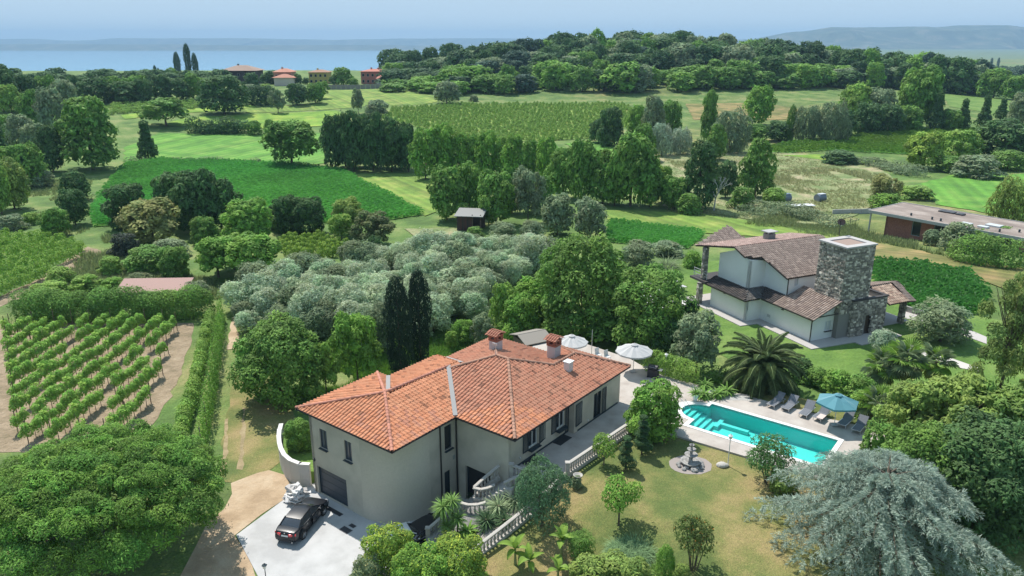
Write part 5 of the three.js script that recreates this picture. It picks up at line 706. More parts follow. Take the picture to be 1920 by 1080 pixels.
{ // silvery bush & tall grasses beyond the white house corner
  const p = spot(1250, 500), t = thing('pampas_clump', 'wide clump of arching striped grass left of the white house', 'ornamental grass', p); mesh('foliage', blades(77, 420, 2.4, 0.07, { up: -0.2, curl: 1.2, spread: 0.5 }), leafy('grey'), t);
}
{ const p = at(1500, 724, 2.75), P = []; for (const [x, y] of [[1400, 742], [1460, 738], [1540, 752], [1620, 775], [1625, 800], [1560, 784], [1470, 758], [1416, 746]]) { const q = at(x, y, 2.75); P.push([q.x, q.z]); } struct('grass_strip', drape(rough(P, 0.25, 4), 1.5, () => 2.715), M.lawn); }
// ---------- the white house next door ----------
const tileBar = (() => { const tl = [], pr = [[-0.15, 0.01], [-0.05, 0.01], [0, 0.07], [0.07, 0.085], [0.14, 0.07], [0.16, 0.01]]; for (let i = 0; i + 1 < pr.length; i++) { const A = V3(pr[i][0], pr[i][1] + 0.03, 0.22), B = V3(pr[i + 1][0], pr[i + 1][1] + 0.03, 0.22), C = V3(pr[i + 1][0], pr[i + 1][1], -0.22), D = V3(pr[i][0], pr[i][1], -0.22); tl.push(A, B, C, A, C, D, A.clone().setY(A.y - 0.03), B.clone().setY(B.y - 0.03), B, A.clone().setY(A.y - 0.03), B, A); } return soup(tl); })();
// a roof plane from corner points (eave start, eave end, then the rest): slab plus rows of tiles
function roofPlane(parent, pts, cols, seed, slabM) {
  const [A, B] = pts, e = B.clone().sub(A).normalize(), n0 = B.clone().sub(A).cross(pts[2].clone().sub(A)).normalize(), n = n0.y < 0 ? n0.negate() : n0, up = n.clone().cross(e).normalize(); if (up.y < 0) up.negate();
  const P2 = pts.map((p) => { const d = p.clone().sub(A); return [d.dot(e), d.dot(up)]; }), th = 0.16, tri = [];
  const tr = THREE.ShapeUtils.triangulateShape(P2.map((p) => new THREE.Vector2(...p)), []), lo = pts.map((p) => p.clone().addScaledVector(n, -th));
  const add = (a, b, c, want) => { const m = b.clone().sub(a).cross(c.clone().sub(a)); m.dot(want) > 0 ? tri.push(a, b, c) : tri.push(a, c, b); };
  for (const f of tr) { add(pts[f[0]], pts[f[1]], pts[f[2]], n); add(lo[f[0]], lo[f[1]], lo[f[2]], n.clone().negate()); }
  const mid = pts.reduce((a, p) => a.add(p), V3(0, 0, 0)).divideScalar(pts.length);
  pts.forEach((p, i) => { const q = pts[(i + 1) % pts.length], w = p.clone().lerp(q, 0.5).sub(mid); add(p, q, lo[(i + 1) % pts.length], w); add(p, lo[(i + 1) % pts.length], lo[i], w); });
  const o = mesh('roof', soup(tri), slabM, parent), r = rng(seed), mats = [], cs = [], us = P2.map((p) => p[0]), vs = P2.map((p) => p[1]), z = up.clone().negate(), x = n.clone().cross(z).negate();
  const bx = z.clone().cross(n).negate(); const X = n.clone().cross(z);
  for (let v = Math.min(...vs) + 0.2; v < Math.max(...vs); v += 0.38) for (let u = Math.min(...us) + 0.15; u < Math.max(...us); u += 0.3) { if (!inPoly(u, v, P2)) continue; mats.push(new THREE.Matrix4().makeBasis(X, n, z).setPosition(A.clone().addScaledVector(e, u).addScaledVector(up, v).addScaledVector(n, 0.005 + r() * 0.01))); const g = 0.85 + 0.3 * r(), k = r(), c = cols[k < 0.45 ? 0 : k < 0.8 ? 1 : 2]; cs.push(lin(c[0] * g, c[1] * g, c[2] * g)); }
  instanced('roof_tiles', tileBar, std(0xffffff, 0.9, { side: THREE.DoubleSide }), mats, cs, o); return o;
}
// faced with stones: the front of a wall run covered by uneven blocks
function stoneFace(parent, A, B, y0, y1, seed, holes = []) {
  const L = Math.hypot(B[0] - A[0], B[1] - A[1]), t = turnOf(A, B), r = rng(seed), mats = [], cs = [], q = new THREE.Quaternion().setFromEuler(new THREE.Euler(0, t, 0));
  for (let y = y0; y < y1 - 0.05;) { const h = 0.14 + r() * 0.13; for (let u = 0; u < L - 0.04;) { const w = Math.min(L - u, 0.16 + r() * 0.34), c = u + w / 2; if (!holes.some((k) => c > k[0] && c < k[1] && y + h / 2 > k[2] && y + h / 2 < k[3])) { const d = 0.03 + r() * 0.07, p = V3(c, y + Math.min(h, y1 - y) / 2, d / 2 - 0.02).applyQuaternion(q).add(V3(A[0], 0, -A[1])); mats.push(new THREE.Matrix4().compose(p, q.clone().multiply(new THREE.Quaternion().setFromEuler(new THREE.Euler((r() - 0.5) * 0.16, (r() - 0.5) * 0.16, (r() - 0.5) * 0.1))), V3(w - 0.025, Math.min(h, y1 - y) - 0.02, d + 0.04))); const g = 0.4 + r() * r() * 1.7; cs.push(lin(0.42 * g, 0.375 * g, 0.32 * g)); } u += w; } y += h; }
  return instanced('stones', stoneG, std(0xffffff, 0.95), mats, cs, parent);
}
const stoneG = new RoundedBoxGeometry(1, 1, 1, 1, 0.14);
const HT = 24 * Math.PI / 180, HK = V3(31.367, 2, -73.888);
const house = thing('white_house', 'white two-storey house with brown tile roofs and a square stone tower', 'house', HK, HT);
{ // plan: (r, l) along the entrance front and back into the plot; y above the house's own ground
  const white = std(0xffffff, 0.9, { map: rep(noiseTex(256, 5, 151, [[0, [0.75, 0.745, 0.735]], [1, [0.80, 0.795, 0.785]]], { grain: 0.04 }), 6) }), mortar = std([0.24, 0.225, 0.21], 0.95), dark = std([0.045, 0.04, 0.04], 0.7), P3 = (r, l, y) => V3(r, y, -l);
  const b = bag(), R = (A, B, y0, y1, h, s = 0.301) => wallRun(b, A, B, y0, y1, h, 0.3, s);
  // ground floor
  const wg = [1.9, 2.85, 0.95, 2.05];
  R([0, 7.7], [0, 0.2], 0, 2.75, [], 0); R([0, 0.2], [4.6, 0.2], 0, [[4.6, 4.1], [3.4, 4.25], [0.301, 2.9]], [wg]); R([-2.2, 7.7], [0, 7.7], 0, 2.75, [], 0); R([-2.2, 13.9], [-2.2, 7.7], 0, 2.75, [], 0.301); R([11, 13.9], [-2.2, 13.9], 0, 2.75); R([11, 3], [11, 13.9], 0, 3.4);
  // upper floor, set back
  const wu = [0.9, 1.5, 4.4, 5.5];
  R([-1.1, 9.0], [1.2, 9.0], 2.8, [[2.3, 6.55], [0, 6.85]], [], 0); R([-1.1, 14.2], [-1.1, 9.0], 2.8, [[5.2, 6.7], [3.0, 7.5], [0.301, 6.5]], [], 0.301); R([1.2, 9.0], [1.2, 5.3], 2.8, [[3.7, 5.6], [0, 6.6]], [], 0); R([1.2, 5.3], [11, 5.3], 2.8, 5.6, [wu]); R([11, 5.3], [11, 14.2], 2.8, 6.2); R([11, 14.2], [-1.1, 14.2], 2.8, 6.4);
  b.to('wall', white, house);
  windowIn(house, [0, 0.2], [4.6, 0.2], wg, { frame: whitePaint, bars: 1, sill: dark, pane: std([0.6, 0.62, 0.64], 0.5) }); windowIn(house, [1.2, 5.3], [11, 5.3], wu, { frame: whitePaint, sill: null, bars: 0, pane: std([0.55, 0.57, 0.6], 0.5) });
  for (const [l, y] of [[11.4, 2.35], [4.4, 2.3]]) mesh('wall_light', bag().box(0.12, 0.1, 0.3, l > 8 ? -2.28 : -0.07, y, -l).geo(), dark, house);
  mesh('vent_grille', bag().box(0.03, 0.3, 0.5, -0.03, 0.9, -6.4).geo(), std([0.5, 0.5, 0.5], 0.7), house);
  // tower and entrance block
  const tw = bag(); tw.box(3.86, 10, 3.66, 5.0, 5, -1.45); const tower = tw.to('tower', mortar, house);
  for (const [A, B, s] of [[[3.05, 3.3], [3.05, -0.4], 1], [[3.05, -0.4], [6.95, -0.4], 2], [[6.95, -0.4], [6.95, 3.3], 3]]) stoneFace(tower, A, B, 2.8, 9.95, s);
  const rim = bag(); rim.box(4.3, 0.16, 0.75, 5, 10.05, 0.12).box(4.3, 0.16, 0.75, 5, 10.05, -3.02).box(0.75, 0.16, 2.4, 3.22, 10.05, -1.45).box(0.75, 0.16, 2.4, 6.78, 10.05, -1.45); rim.to('coping', std([0.42, 0.40, 0.39], 0.85), tower); mesh('tower_floor', new THREE.BoxGeometry(2.7, 0.05, 2.3).translate(5, 10.0, -1.45), std([0.30, 0.22, 0.185], 0.95), tower);
  const eb = bag(), door = [1.75, 2.75, 0, 2.3]; eb.box(0.25, 4.1, 4.9, 4.8, 2.05, -1.75).box(4.6, 0.2, 4.9, 7.1, 3.5, -1.7).box(0.25, 4.1, 4.9, 9.4, 2.05, -1.75); wallRun(eb, [4.92, -0.72], [9.28, -0.72], 0, 4.1, [[door[0], door[1], 0.01, door[3]]], 0.25, 0); const ent = eb.to('entrance_block', mortar, house);
  stoneFace(ent, [4.67, 0.2], [4.67, -0.72], 0, 4.1, 11); stoneFace(ent, [4.67, -0.72], [9.53, -0.72], 0, 4.1, 12, [door]); stoneFace(ent, [9.53, -0.72], [9.53, 4], 0, 4.1, 13);
  const cop = bag(); cop.box(5.1, 0.12, 0.4, 7.1, 4.2, 0.62).box(0.4, 0.12, 4.6, 9.45, 4.2, -1.9); cop.to('coping', dark, ent); mesh('front_door', new THREE.BoxGeometry(1.0, 2.28, 0.06).translate(4.92 + 2.25, 1.15, 0.5), std([0.06, 0.04, 0.03], 0.6), house);
  // roofs
  const cols = [[0.215, 0.165, 0.14], [0.18, 0.135, 0.115], [0.255, 0.20, 0.17]], soff = std([0.05, 0.038, 0.034], 0.85);
  roofPlane(house, [P3(0.7, 5.0, 5.55), P3(11.6, 5.0, 5.55), P3(11.6, 11.1, 7.9), P3(-1.7, 11.1, 7.9), P3(-1.7, 9.3, 7.2), P3(0.5, 8.7, 6.97)], cols, 5, soff);
  roofPlane(house, [P3(11.6, 16.4, 7.0), P3(-3.0, 16.4, 7.0), P3(-1.7, 11.15, 7.9), P3(11.6, 11.15, 7.9)], [[0.36, 0.25, 0.22], [0.30, 0.21, 0.18], [0.40, 0.29, 0.25]], 6, soff);
  roofPlane(house, [P3(-3.0, 16.42, 7.02), P3(4.4, 16.42, 7.02), P3(4.0, 19.2, 8.1)], cols, 7, soff);
  roofPlane(house, [P3(-0.6, 5.4, 2.75), P3(-0.6, -0.45, 2.75), P3(3.1, -0.45, 4.3), P3(3.1, 5.0, 4.3), P3(1.2, 5.25, 3.5)], [[0.26, 0.195, 0.16], [0.21, 0.155, 0.13], [0.32, 0.25, 0.21]], 8, soff);
  roofPlane(house, [P3(4.75, 1.0, 3.62), P3(4.75, -0.45, 3.62), P3(3.15, -0.45, 4.28), P3(3.15, 1.0, 4.28)], cols, 9, soff);
  // the pent roof between the floors
  roofPlane(house, [P3(-2.85, 14.7, 2.75), P3(-2.85, 7.35, 2.75), P3(-1.15, 8.95, 3.4), P3(-1.15, 14.7, 3.4)], [[0.075, 0.06, 0.055], [0.055, 0.048, 0.045], [0.10, 0.08, 0.07]], 10, dark);
  roofPlane(house, [P3(-2.8, 7.3, 2.75), P3(-0.6, 7.3, 2.75), P3(1.15, 8.9, 3.4), P3(-1.15, 8.9, 3.4)], [[0.10, 0.095, 0.09], [0.08, 0.075, 0.07], [0.12, 0.11, 0.10]], 11, dark);
  roofPlane(house, [P3(-0.62, 7.25, 2.75), P3(-0.62, 5.45, 2.75), P3(1.15, 5.35, 3.45), P3(1.15, 8.8, 3.45)], [[0.075, 0.06, 0.055], [0.055, 0.048, 0.045], [0.10, 0.08, 0.07]], 12, dark);
  // porch to the right
  roofPlane(house, [P3(10.2, -0.6, 3.0), P3(13.2, -0.6, 3.0), P3(13.2, 2.2, 4.2), P3(10.2, 2.2, 4.2)].map((v) => v), [[0.36, 0.26, 0.20], [0.26, 0.17, 0.13], [0.46, 0.34, 0.26]], 13, soff);
  roofPlane(house, [P3(14.6, 6.5, 2.9), P3(9.6, 6.5, 2.9), P3(9.6, 2.25, 4.25), P3(14.6, 2.25, 4.25)], cols, 14, soff); roofPlane(house, [P3(13.2, -0.6, 2.95), P3(14.6, -0.3, 2.7), P3(14.6, 2.2, 4.1), P3(13.25, 2.2, 4.2)], cols, 15, soff);
  for (const [r, l, h, s] of [[13.6, 0.4, 2.75, 31], [-3.0, 15.0, 2.75, 32], [-2.4, 15.2, 6.95, 33]]) { const y0 = h > 5 ? 3.0 : 0, c = bag().box(0.5, h - y0, 0.5, r, (h + y0) / 2, -l).to('column', mortar, house), k = 0.25; for (const [A, B, q] of [[[r - k, l + k], [r - k, l - k], 0], [[r - k, l - k], [r + k, l - k], 1], [[r + k, l - k], [r + k, l + k], 2]]) stoneFace(c, A, B, y0, h, s * 3 + q); }
  bag().box(0.08, 0.1, 5, -0.62, 2.72, -2.5).box(4.1, 0.1, 0.08, 2, 2.9, 0.3, 0, 0, 0.0).to('gutter', dark, house);
  for (const [r, l, y0, y1] of [[-0.08, 0.1, 0, 2.7], [1.1, 5.2, 2.9, 5.5], [4.55, 0.1, 0, 3.6]]) mesh('downpipe', bag().cyl(0.06, 0.06, y1 - y0, 8, r, (y0 + y1) / 2, -l).geo(), dark, house);
  const rail = bag(); for (const y of [0.35, 0.7, 1.0]) rail.box(0.05, 0.05, 2.6, -2.6, 3.1 + y, -15.6); rail.box(0.05, 1.0, 0.05, -2.6, 3.6, -14.4).box(0.05, 1.0, 0.05, -2.6, 3.6, -16.8); rail.to('balcony_rail', std([0.4, 0.4, 0.42], 0.5), house); mesh('balcony', new THREE.BoxGeometry(4.2, 0.25, 3.0).translate(-0.9, 2.9, -15.6), dark, house);
  const ch = mesh('chimney', bag().box(1.1, 1.1, 0.9, 5.4, 7.7, -13.4).geo(), mortar, house); mesh('chimney_cap', bag().box(1.5, 0.1, 1.3, 5.4, 8.55, -13.4).box(0.12, 0.25, 0.12, 4.95, 8.37, -13.1).box(0.12, 0.25, 0.12, 5.85, 8.37, -13.1).box(0.12, 0.25, 0.12, 4.95, 8.37, -13.7).box(0.12, 0.25, 0.12, 5.85, 8.37, -13.7).geo(), std([0.38, 0.37, 0.37], 0.8), ch);
  const dm = mesh('satellite_dish', bag().bar(V3(6.6, 9.8, -4.2), V3(6.6, 11.6, -4.2), 0.04).geo(), dark, house); const ds = mesh('dish_bowl', new THREE.SphereGeometry(0.62, 16, 6, 0, 6.2832, 0, 0.75).translate(0, -0.45, 0).rotateX(1.2).rotateY(2.2), std([0.13, 0.10, 0.10], 0.6, { side: THREE.DoubleSide }), dm); ds.position.set(6.6, 11.5, -4.1);
  // terrace round the house, path
  const hw = (r, l) => { const v = V3(r, 0, -l).applyAxisAngle(V3(0, 1, 0), HT).add(HK); return [v.x, v.z]; };
  struct('house_terrace', flat([hw(-3.6, 17.5), hw(-3.6, 6.8), hw(-1.4, 6.6), hw(-1.4, -1.5), hw(4.2, -1.9), hw(4.2, -2.8), hw(10.3, -2.6), hw(10.3, 0.4), hw(15, 0.4), hw(15, 17.5)], 1.7, 2.12), std([0.42, 0.39, 0.37], 0.85, { bumpMap: rep(T.bump, 2), bumpScale: 0.004 }));
  struct('house_patio', flat([hw(-10, 15.5), hw(-3.65, 15.0), hw(-3.65, 25), hw(-9, 26)], 1.7, 2.11), std([0.66, 0.64, 0.62], 0.85));
  struct('garden_path', drape(xz([[1660, 641], [1700, 644], [1770, 667], [1836, 690], [1836, 697], [1800, 690], [1740, 670], [1690, 656], [1640, 652]], 2.05), 2, over(0.07)), std([0.52, 0.49, 0.46], 0.9));
  struct('side_drive', drape(xz([[1690, 595], [1760, 612], [1850, 645], [1850, 632], [1770, 598], [1700, 583]], 2.05), 2, over(0.07)), std([0.45, 0.42, 0.40], 0.9));
  { const t = thing('low_wall', 'low grey wall behind the porch of the white house', 'wall', at(1740, 598, 2)), A = at(1690, 582, 2).sub(t.position), B = at(1790, 612, 2).sub(t.position); for (let i = 0; i < 9; i++) { const p = A.clone().lerp(B, (i + 0.5) / 9), d = B.clone().sub(A); const m = mesh('block', rbox(d.length() / 9 - 0.03, 0.75, 0.25, 0.02), std([0.36, 0.34, 0.33], 0.9), t); m.position.copy(p).y = terrain(p.x + t.position.x, p.z + t.position.z) - 2 + 0.35; m.rotation.y = Math.atan2(-d.z, d.x); } }
  for (const [x, y, l] of [[1272, 545, 'white patio table left of the stone column'], [1258, 535, 'white sun bed on the patio behind the dark trees']]) { const t = thing('patio_table', l, 'table', at(x, y, 2.11), 0.5); mesh('top', rbox(2.0, 0.06, 1.0, 0.02).translate(0, 0.5, 0), std([0.5, 0.5, 0.5], 0.4), t); for (const a of [-0.9, 0.9]) for (const c of [-0.4, 0.4]) mesh('leg', new THREE.CylinderGeometry(0.03, 0.03, 0.5, 6).translate(a, 0.25, c), whitePaint, t); }
}
// ---------- low brick building ----------
{
  const A = spot(1657, 432), a = at(1652, 397, 4.2), b = at(1852, 433, 4.2), d = b.clone().sub(a).normalize(), back = at(1690, 380.5, 4.2), ry = Math.atan2(-d.z, d.x), q = V3(d.z, 0, -d.x), dep = Math.abs(back.clone().sub(a).dot(q)), L = b.distanceTo(a), y0 = terrain(a.x, a.z);
  const t = thing('brick_building', 'low flat-roofed red brick building beyond the white house', 'building', V3(a.x, y0, a.z), ry), H = 4.2 - y0, rt = noiseTex(256, 8, 161, [[0, [0.19, 0.15, 0.13]], [0.6, [0.27, 0.22, 0.19]], [1, [0.34, 0.285, 0.25]]], { grain: 0.2 }), brick = std(0xffffff, 0.95, { map: rep(noiseTex(256, 30, 162, [[0, [0.24, 0.10, 0.075]], [1, [0.38, 0.17, 0.12]]], { sx: 1 }), 3) }), con = std([0.40, 0.395, 0.385], 0.9);
  const LL = L + 5.5, w = bag(), win = [[4.6, 6.1, 0.9, H - 0.7], [8.2, 12.6, 1.0, H - 0.7], [14.4, 16.8, 1.0, H - 0.7], [18.4, 21, 1.0, H - 0.7]]; wallRun(w, [0.6, 0.9], [LL - 1, 0.9], -0.4, H - 0.3, win.map((k) => [k[0], k[1], k[2], k[3]]), 0.3, 0); wallRun(w, [LL - 1, 0.9], [LL - 1, dep - 0.6], -0.4, H - 0.3, [], 0.3, 0.301); wallRun(w, [LL - 1, dep - 0.6], [0.6, dep - 0.6], -0.4, H - 0.3, [], 0.3, 0.301); wallRun(w, [0.6, dep - 0.6], [0.6, 0.9], -0.4, H - 0.3, [], 0.3, 0.301); w.to('wall', brick, t);
  for (const k of win) windowIn(t, [0.6, 0.9], [LL - 1, 0.9], k, { frame: std([0.3, 0.42, 0.40], 0.6), bars: k[1] - k[0] > 2 ? 3 : 0, back: 0.15, sill: null });
  const roof = mesh('roof', new THREE.BoxGeometry(LL + 2.2, 0.12, dep + 1.2).translate(LL / 2 - 0.8, H - 0.06, -dep / 2), std(0xffffff, 0.95, { map: rep(rt, 1) }), t); mesh('fascia', bag().box(LL + 2.3, 0.5, 0.12, LL / 2 - 0.8, H - 0.18, 0.62).box(0.12, 0.5, dep + 1.2, LL + 0.36, H - 0.18, -dep / 2).box(0.12, 0.5, dep + 1.2, -1.96, H - 0.18, -dep / 2).box(LL + 2.3, 0.2, 0.14, LL / 2 - 0.8, H, -dep - 0.6).geo(), con, roof);
  for (const [x, z, sx, sz] of [[13.2, 2.0, 1.6, 1.1], [15.8, 1.8, 1.5, 1.0], [16.4, 4.2, 2.2, 1.5], [7.0, dep - 1.6, 2.6, 1.2], [9.2, dep - 1.7, 1.2, 1.2]]) mesh('skylight', new RoundedBoxGeometry(sx, 0.3, sz, 1, 0.06).translate(x, H + 0.12, -z), x < 10 ? std([0.05, 0.05, 0.055], 0.4) : std([0.55, 0.57, 0.57], 0.4), roof);
  for (const [x, z] of [[4.6, 1.2], [8.2, 1.0], [9.6, 1.0], [18.6, 0.8], [23, 1.0], [20.5, 3]]) mesh('roof_pipe', new THREE.CylinderGeometry(0.16, 0.16, 0.5, 8).translate(x, H + 0.2, -z), darkPaint, roof);
  for (const x of [-1.5]) mesh('post', new THREE.BoxGeometry(0.2, H, 0.2).translate(x, H / 2 - 0.2, 0.4), con, t);
  { const u = thing('concrete_wall', 'pale concrete wall left of the brick building', 'wall', spot(1600, 425)), A1 = spot(1560, 402).sub(u.position), B1 = spot(1632, 400).sub(u.position), C1 = spot(1560, 398); const m = mesh('panel', bag().bar(V3(0, 0, 0), V3(0, 0.01, 0), 0.01).geo(), con, u); for (let i = 0; i < 4; i++) { const p = A1.clone().lerp(B1, (i + 0.5) / 4), dd = B1.clone().sub(A1); const s = mesh('panel', rbox(Math.hypot(dd.x, dd.z) / 4 - 0.05, 1.1, 0.2, 0.02), std([0.42, 0.41, 0.40], 0.9), u); s.position.copy(p).y += 0.4; s.rotation.y = Math.atan2(-dd.z, dd.x); } }
}
// ---------- sheds ----------
{ const p = spot(880, 434), t = thing('field_shed', 'dark open timber shed with a flat grey roof below the round trees', 'shed', p, -0.15), w = wide(p, 52), h = rise(p, 402); mesh('roof', new THREE.BoxGeometry(w * 1.05, 0.12, 4.6).rotateX(0.12).translate(0, h, -1.6), std([0.26, 0.26, 0.25], 0.9), t); mesh('wall', bag().box(w * 0.9, h - 0.2, 0.1, 0, (h - 0.2) / 2, -3.4).box(0.1, h - 0.2, 3, -w * 0.45, (h - 0.2) / 2, -1.9).geo(), std([0.10, 0.075, 0.055], 0.95), t); for (let i = 0; i < 9; i++) mesh('plank', new THREE.BoxGeometry(w * 0.055, h - 0.5, 0.05).translate(-w * 0.42 + i * w * 0.06, (h - 0.5) / 2, 0.1), std([0.06 + 0.02 * (i % 3), 0.05, 0.042], 0.95), t); for (const x of [0.12, 0.42]) mesh('post', new THREE.BoxGeometry(0.16, h, 0.16).translate(w * x, h / 2, 0.1), std([0.16, 0.11, 0.085], 0.9), t); }
{ const p = spot(290, 556), t = thing('corrugated_shed', 'low shed with a faded pink corrugated roof behind the long hedge', 'shed', p, 0.05), w = wide(p, 130), h = 1.0, tri = []; for (let i = 0; i < 90; i++) { const x0 = -w / 2 + w * i / 90, x1 = -w / 2 + w * (i + 1) / 90, y = (k) => h + 0.06 * (k % 2), A = V3(x0, y(i), 1.2), B = V3(x1, y(i + 1), 1.2), C = V3(x1, y(i + 1) + 0.9, -2.2), D = V3(x0, y(i) + 0.9, -2.2); tri.push(A, B, C, A, C, D); } mesh('roof', soup(tri), std([0.46, 0.30, 0.26], 0.9, { side: THREE.DoubleSide }), t); mesh('wall', bag().box(w * 0.96, h, 2.6, 0, h / 2 - 0.05, -0.5).geo(), std([0.3, 0.24, 0.2], 0.95), t); }
{ const p = at(996, 640, 2.4), t = thing('garden_shed', 'garden shed with a weathered grey-brown felt roof behind the villa', 'shed', V3(p.x, 1, p.z), 0.5), w = wide(p, 60); mesh('wall', bag().box(w * 0.85, 1.9, 2.6, 0, 0.9, 0).geo(), std([0.16, 0.12, 0.09], 0.95), t); for (const s of [-1, 1]) mesh('roof', new THREE.BoxGeometry(w, 0.08, 1.9).rotateX(s * 0.3).translate(0, 2.15, s * 0.85), std([0.26, 0.235, 0.205], 0.95), t); }
// ---------- houses on the rise by the lake ----------
function farHouse(name, label, x0, x1, base, eave, top, wallC, roofC, { depth = 10, wins = 4, floors = 2, annex = null, chim = 1 } = {}) {
  const p = spot((x0 + x1) / 2, base), w = wide(p, x1 - x0) * 0.9, h = rise(p, eave), rh = Math.max(1.2, rise(p, top) - h), t = thing(name, label, 'house', p), wm = std(wallC, 0.9), b = bag();
  p.y -= 0.5; t.position.y -= 0.4; mesh('wall', bag().box(w, h + 0.4, depth, 0, h / 2 + 0.2, -depth / 2).geo(), wm, t);
  const g = new THREE.CylinderGeometry(0.16, 0.7072, 1, 4, 1).rotateY(Math.PI / 4); g.scale(w * 1.12, rh, depth * 1.18); const roof = mesh('roof', g.translate(0, h + 0.4 + rh / 2, -depth / 2), std(roofC, 0.9), t); for (let i = 0; i < chim; i++) mesh('chimney', new THREE.BoxGeometry(0.8, 1.6, 0.8).translate((i - 0.3) * w * 0.3, h + rh + 0.4, -depth / 2 + 1), wm, roof);
  for (let f = 0; f < floors; f++) for (let i = 0; i < wins; i++) { const x = -w / 2 + w * (i + 0.5) / wins, y = 1.3 + f * (h / floors), o = mesh('window', new THREE.BoxGeometry(1.3, 1.5, 0.08).translate(x, y + 0.4, 0.03), std([0.35, 0.33, 0.3], 0.7), t); mesh('pane', new THREE.BoxGeometry(1.05, 1.25, 0.04).translate(x, y + 0.4, 0.075), glassDark, o); }
  if (annex) { const [ax, aw, ah, c] = annex; mesh('annex', bag().box(aw, ah, 5, ax, ah / 2, 2.5).geo(), std(c, 0.9), t); const ag = new THREE.CylinderGeometry(0.1, 0.7072, 1, 4, 1).rotateY(Math.PI / 4); ag.scale(aw * 1.2, 1.8, 6.4); mesh('annex_roof', ag.translate(ax, ah + 0.9, 2.5), std(roofC, 0.9), t); }
  return t;
}
farHouse('lake_house', 'wide dark brown house with a tan hip roof near the tall cypresses', 414, 484, 157, 132.5, 123, [0.075, 0.06, 0.058], [0.27, 0.19, 0.15], { depth: 14, wins: 5 });
farHouse('lake_house', 'salmon two-storey house with a lower pale hip-roofed front', 513, 549, 160, 135, 129, [0.50, 0.27, 0.19], [0.42, 0.19, 0.13], { annex: [2, 10.5, 4.6, [0.62, 0.52, 0.45]], wins: 3 });
farHouse('lake_house', 'yellow house with a shallow brown roof by the lake', 578, 617, 157, 135.5, 131, [0.50, 0.40, 0.13], [0.30, 0.17, 0.11], { wins: 4 });
farHouse('lake_house', 'red house at the right end of the lake houses', 675, 724, 157, 134, 130.5, [0.46, 0.17, 0.135], [0.42, 0.16, 0.12], { annex: [4.5, 3.2, 3.4, [0.66, 0.64, 0.62]], wins: 5, chim: 2 });
{ const A = spot(612, 168), B = spot(722, 166), t = thing('retaining_wall', 'long low grey wall under the houses by the lake', 'wall', A), d = B.clone().sub(A); for (let i = 0; i < 12; i++) { const m = mesh('panel', rbox(d.length() / 12 - 0.1, 2.4, 0.4, 0.03), std([0.24, 0.225, 0.21], 0.95), t); m.position.copy(d.clone().multiplyScalar((i + 0.5) / 12)); m.position.y = terrain(A.x + m.position.x, A.z + m.position.z) - A.y + 1.1; m.rotation.y = Math.atan2(-d.z, d.x); } }
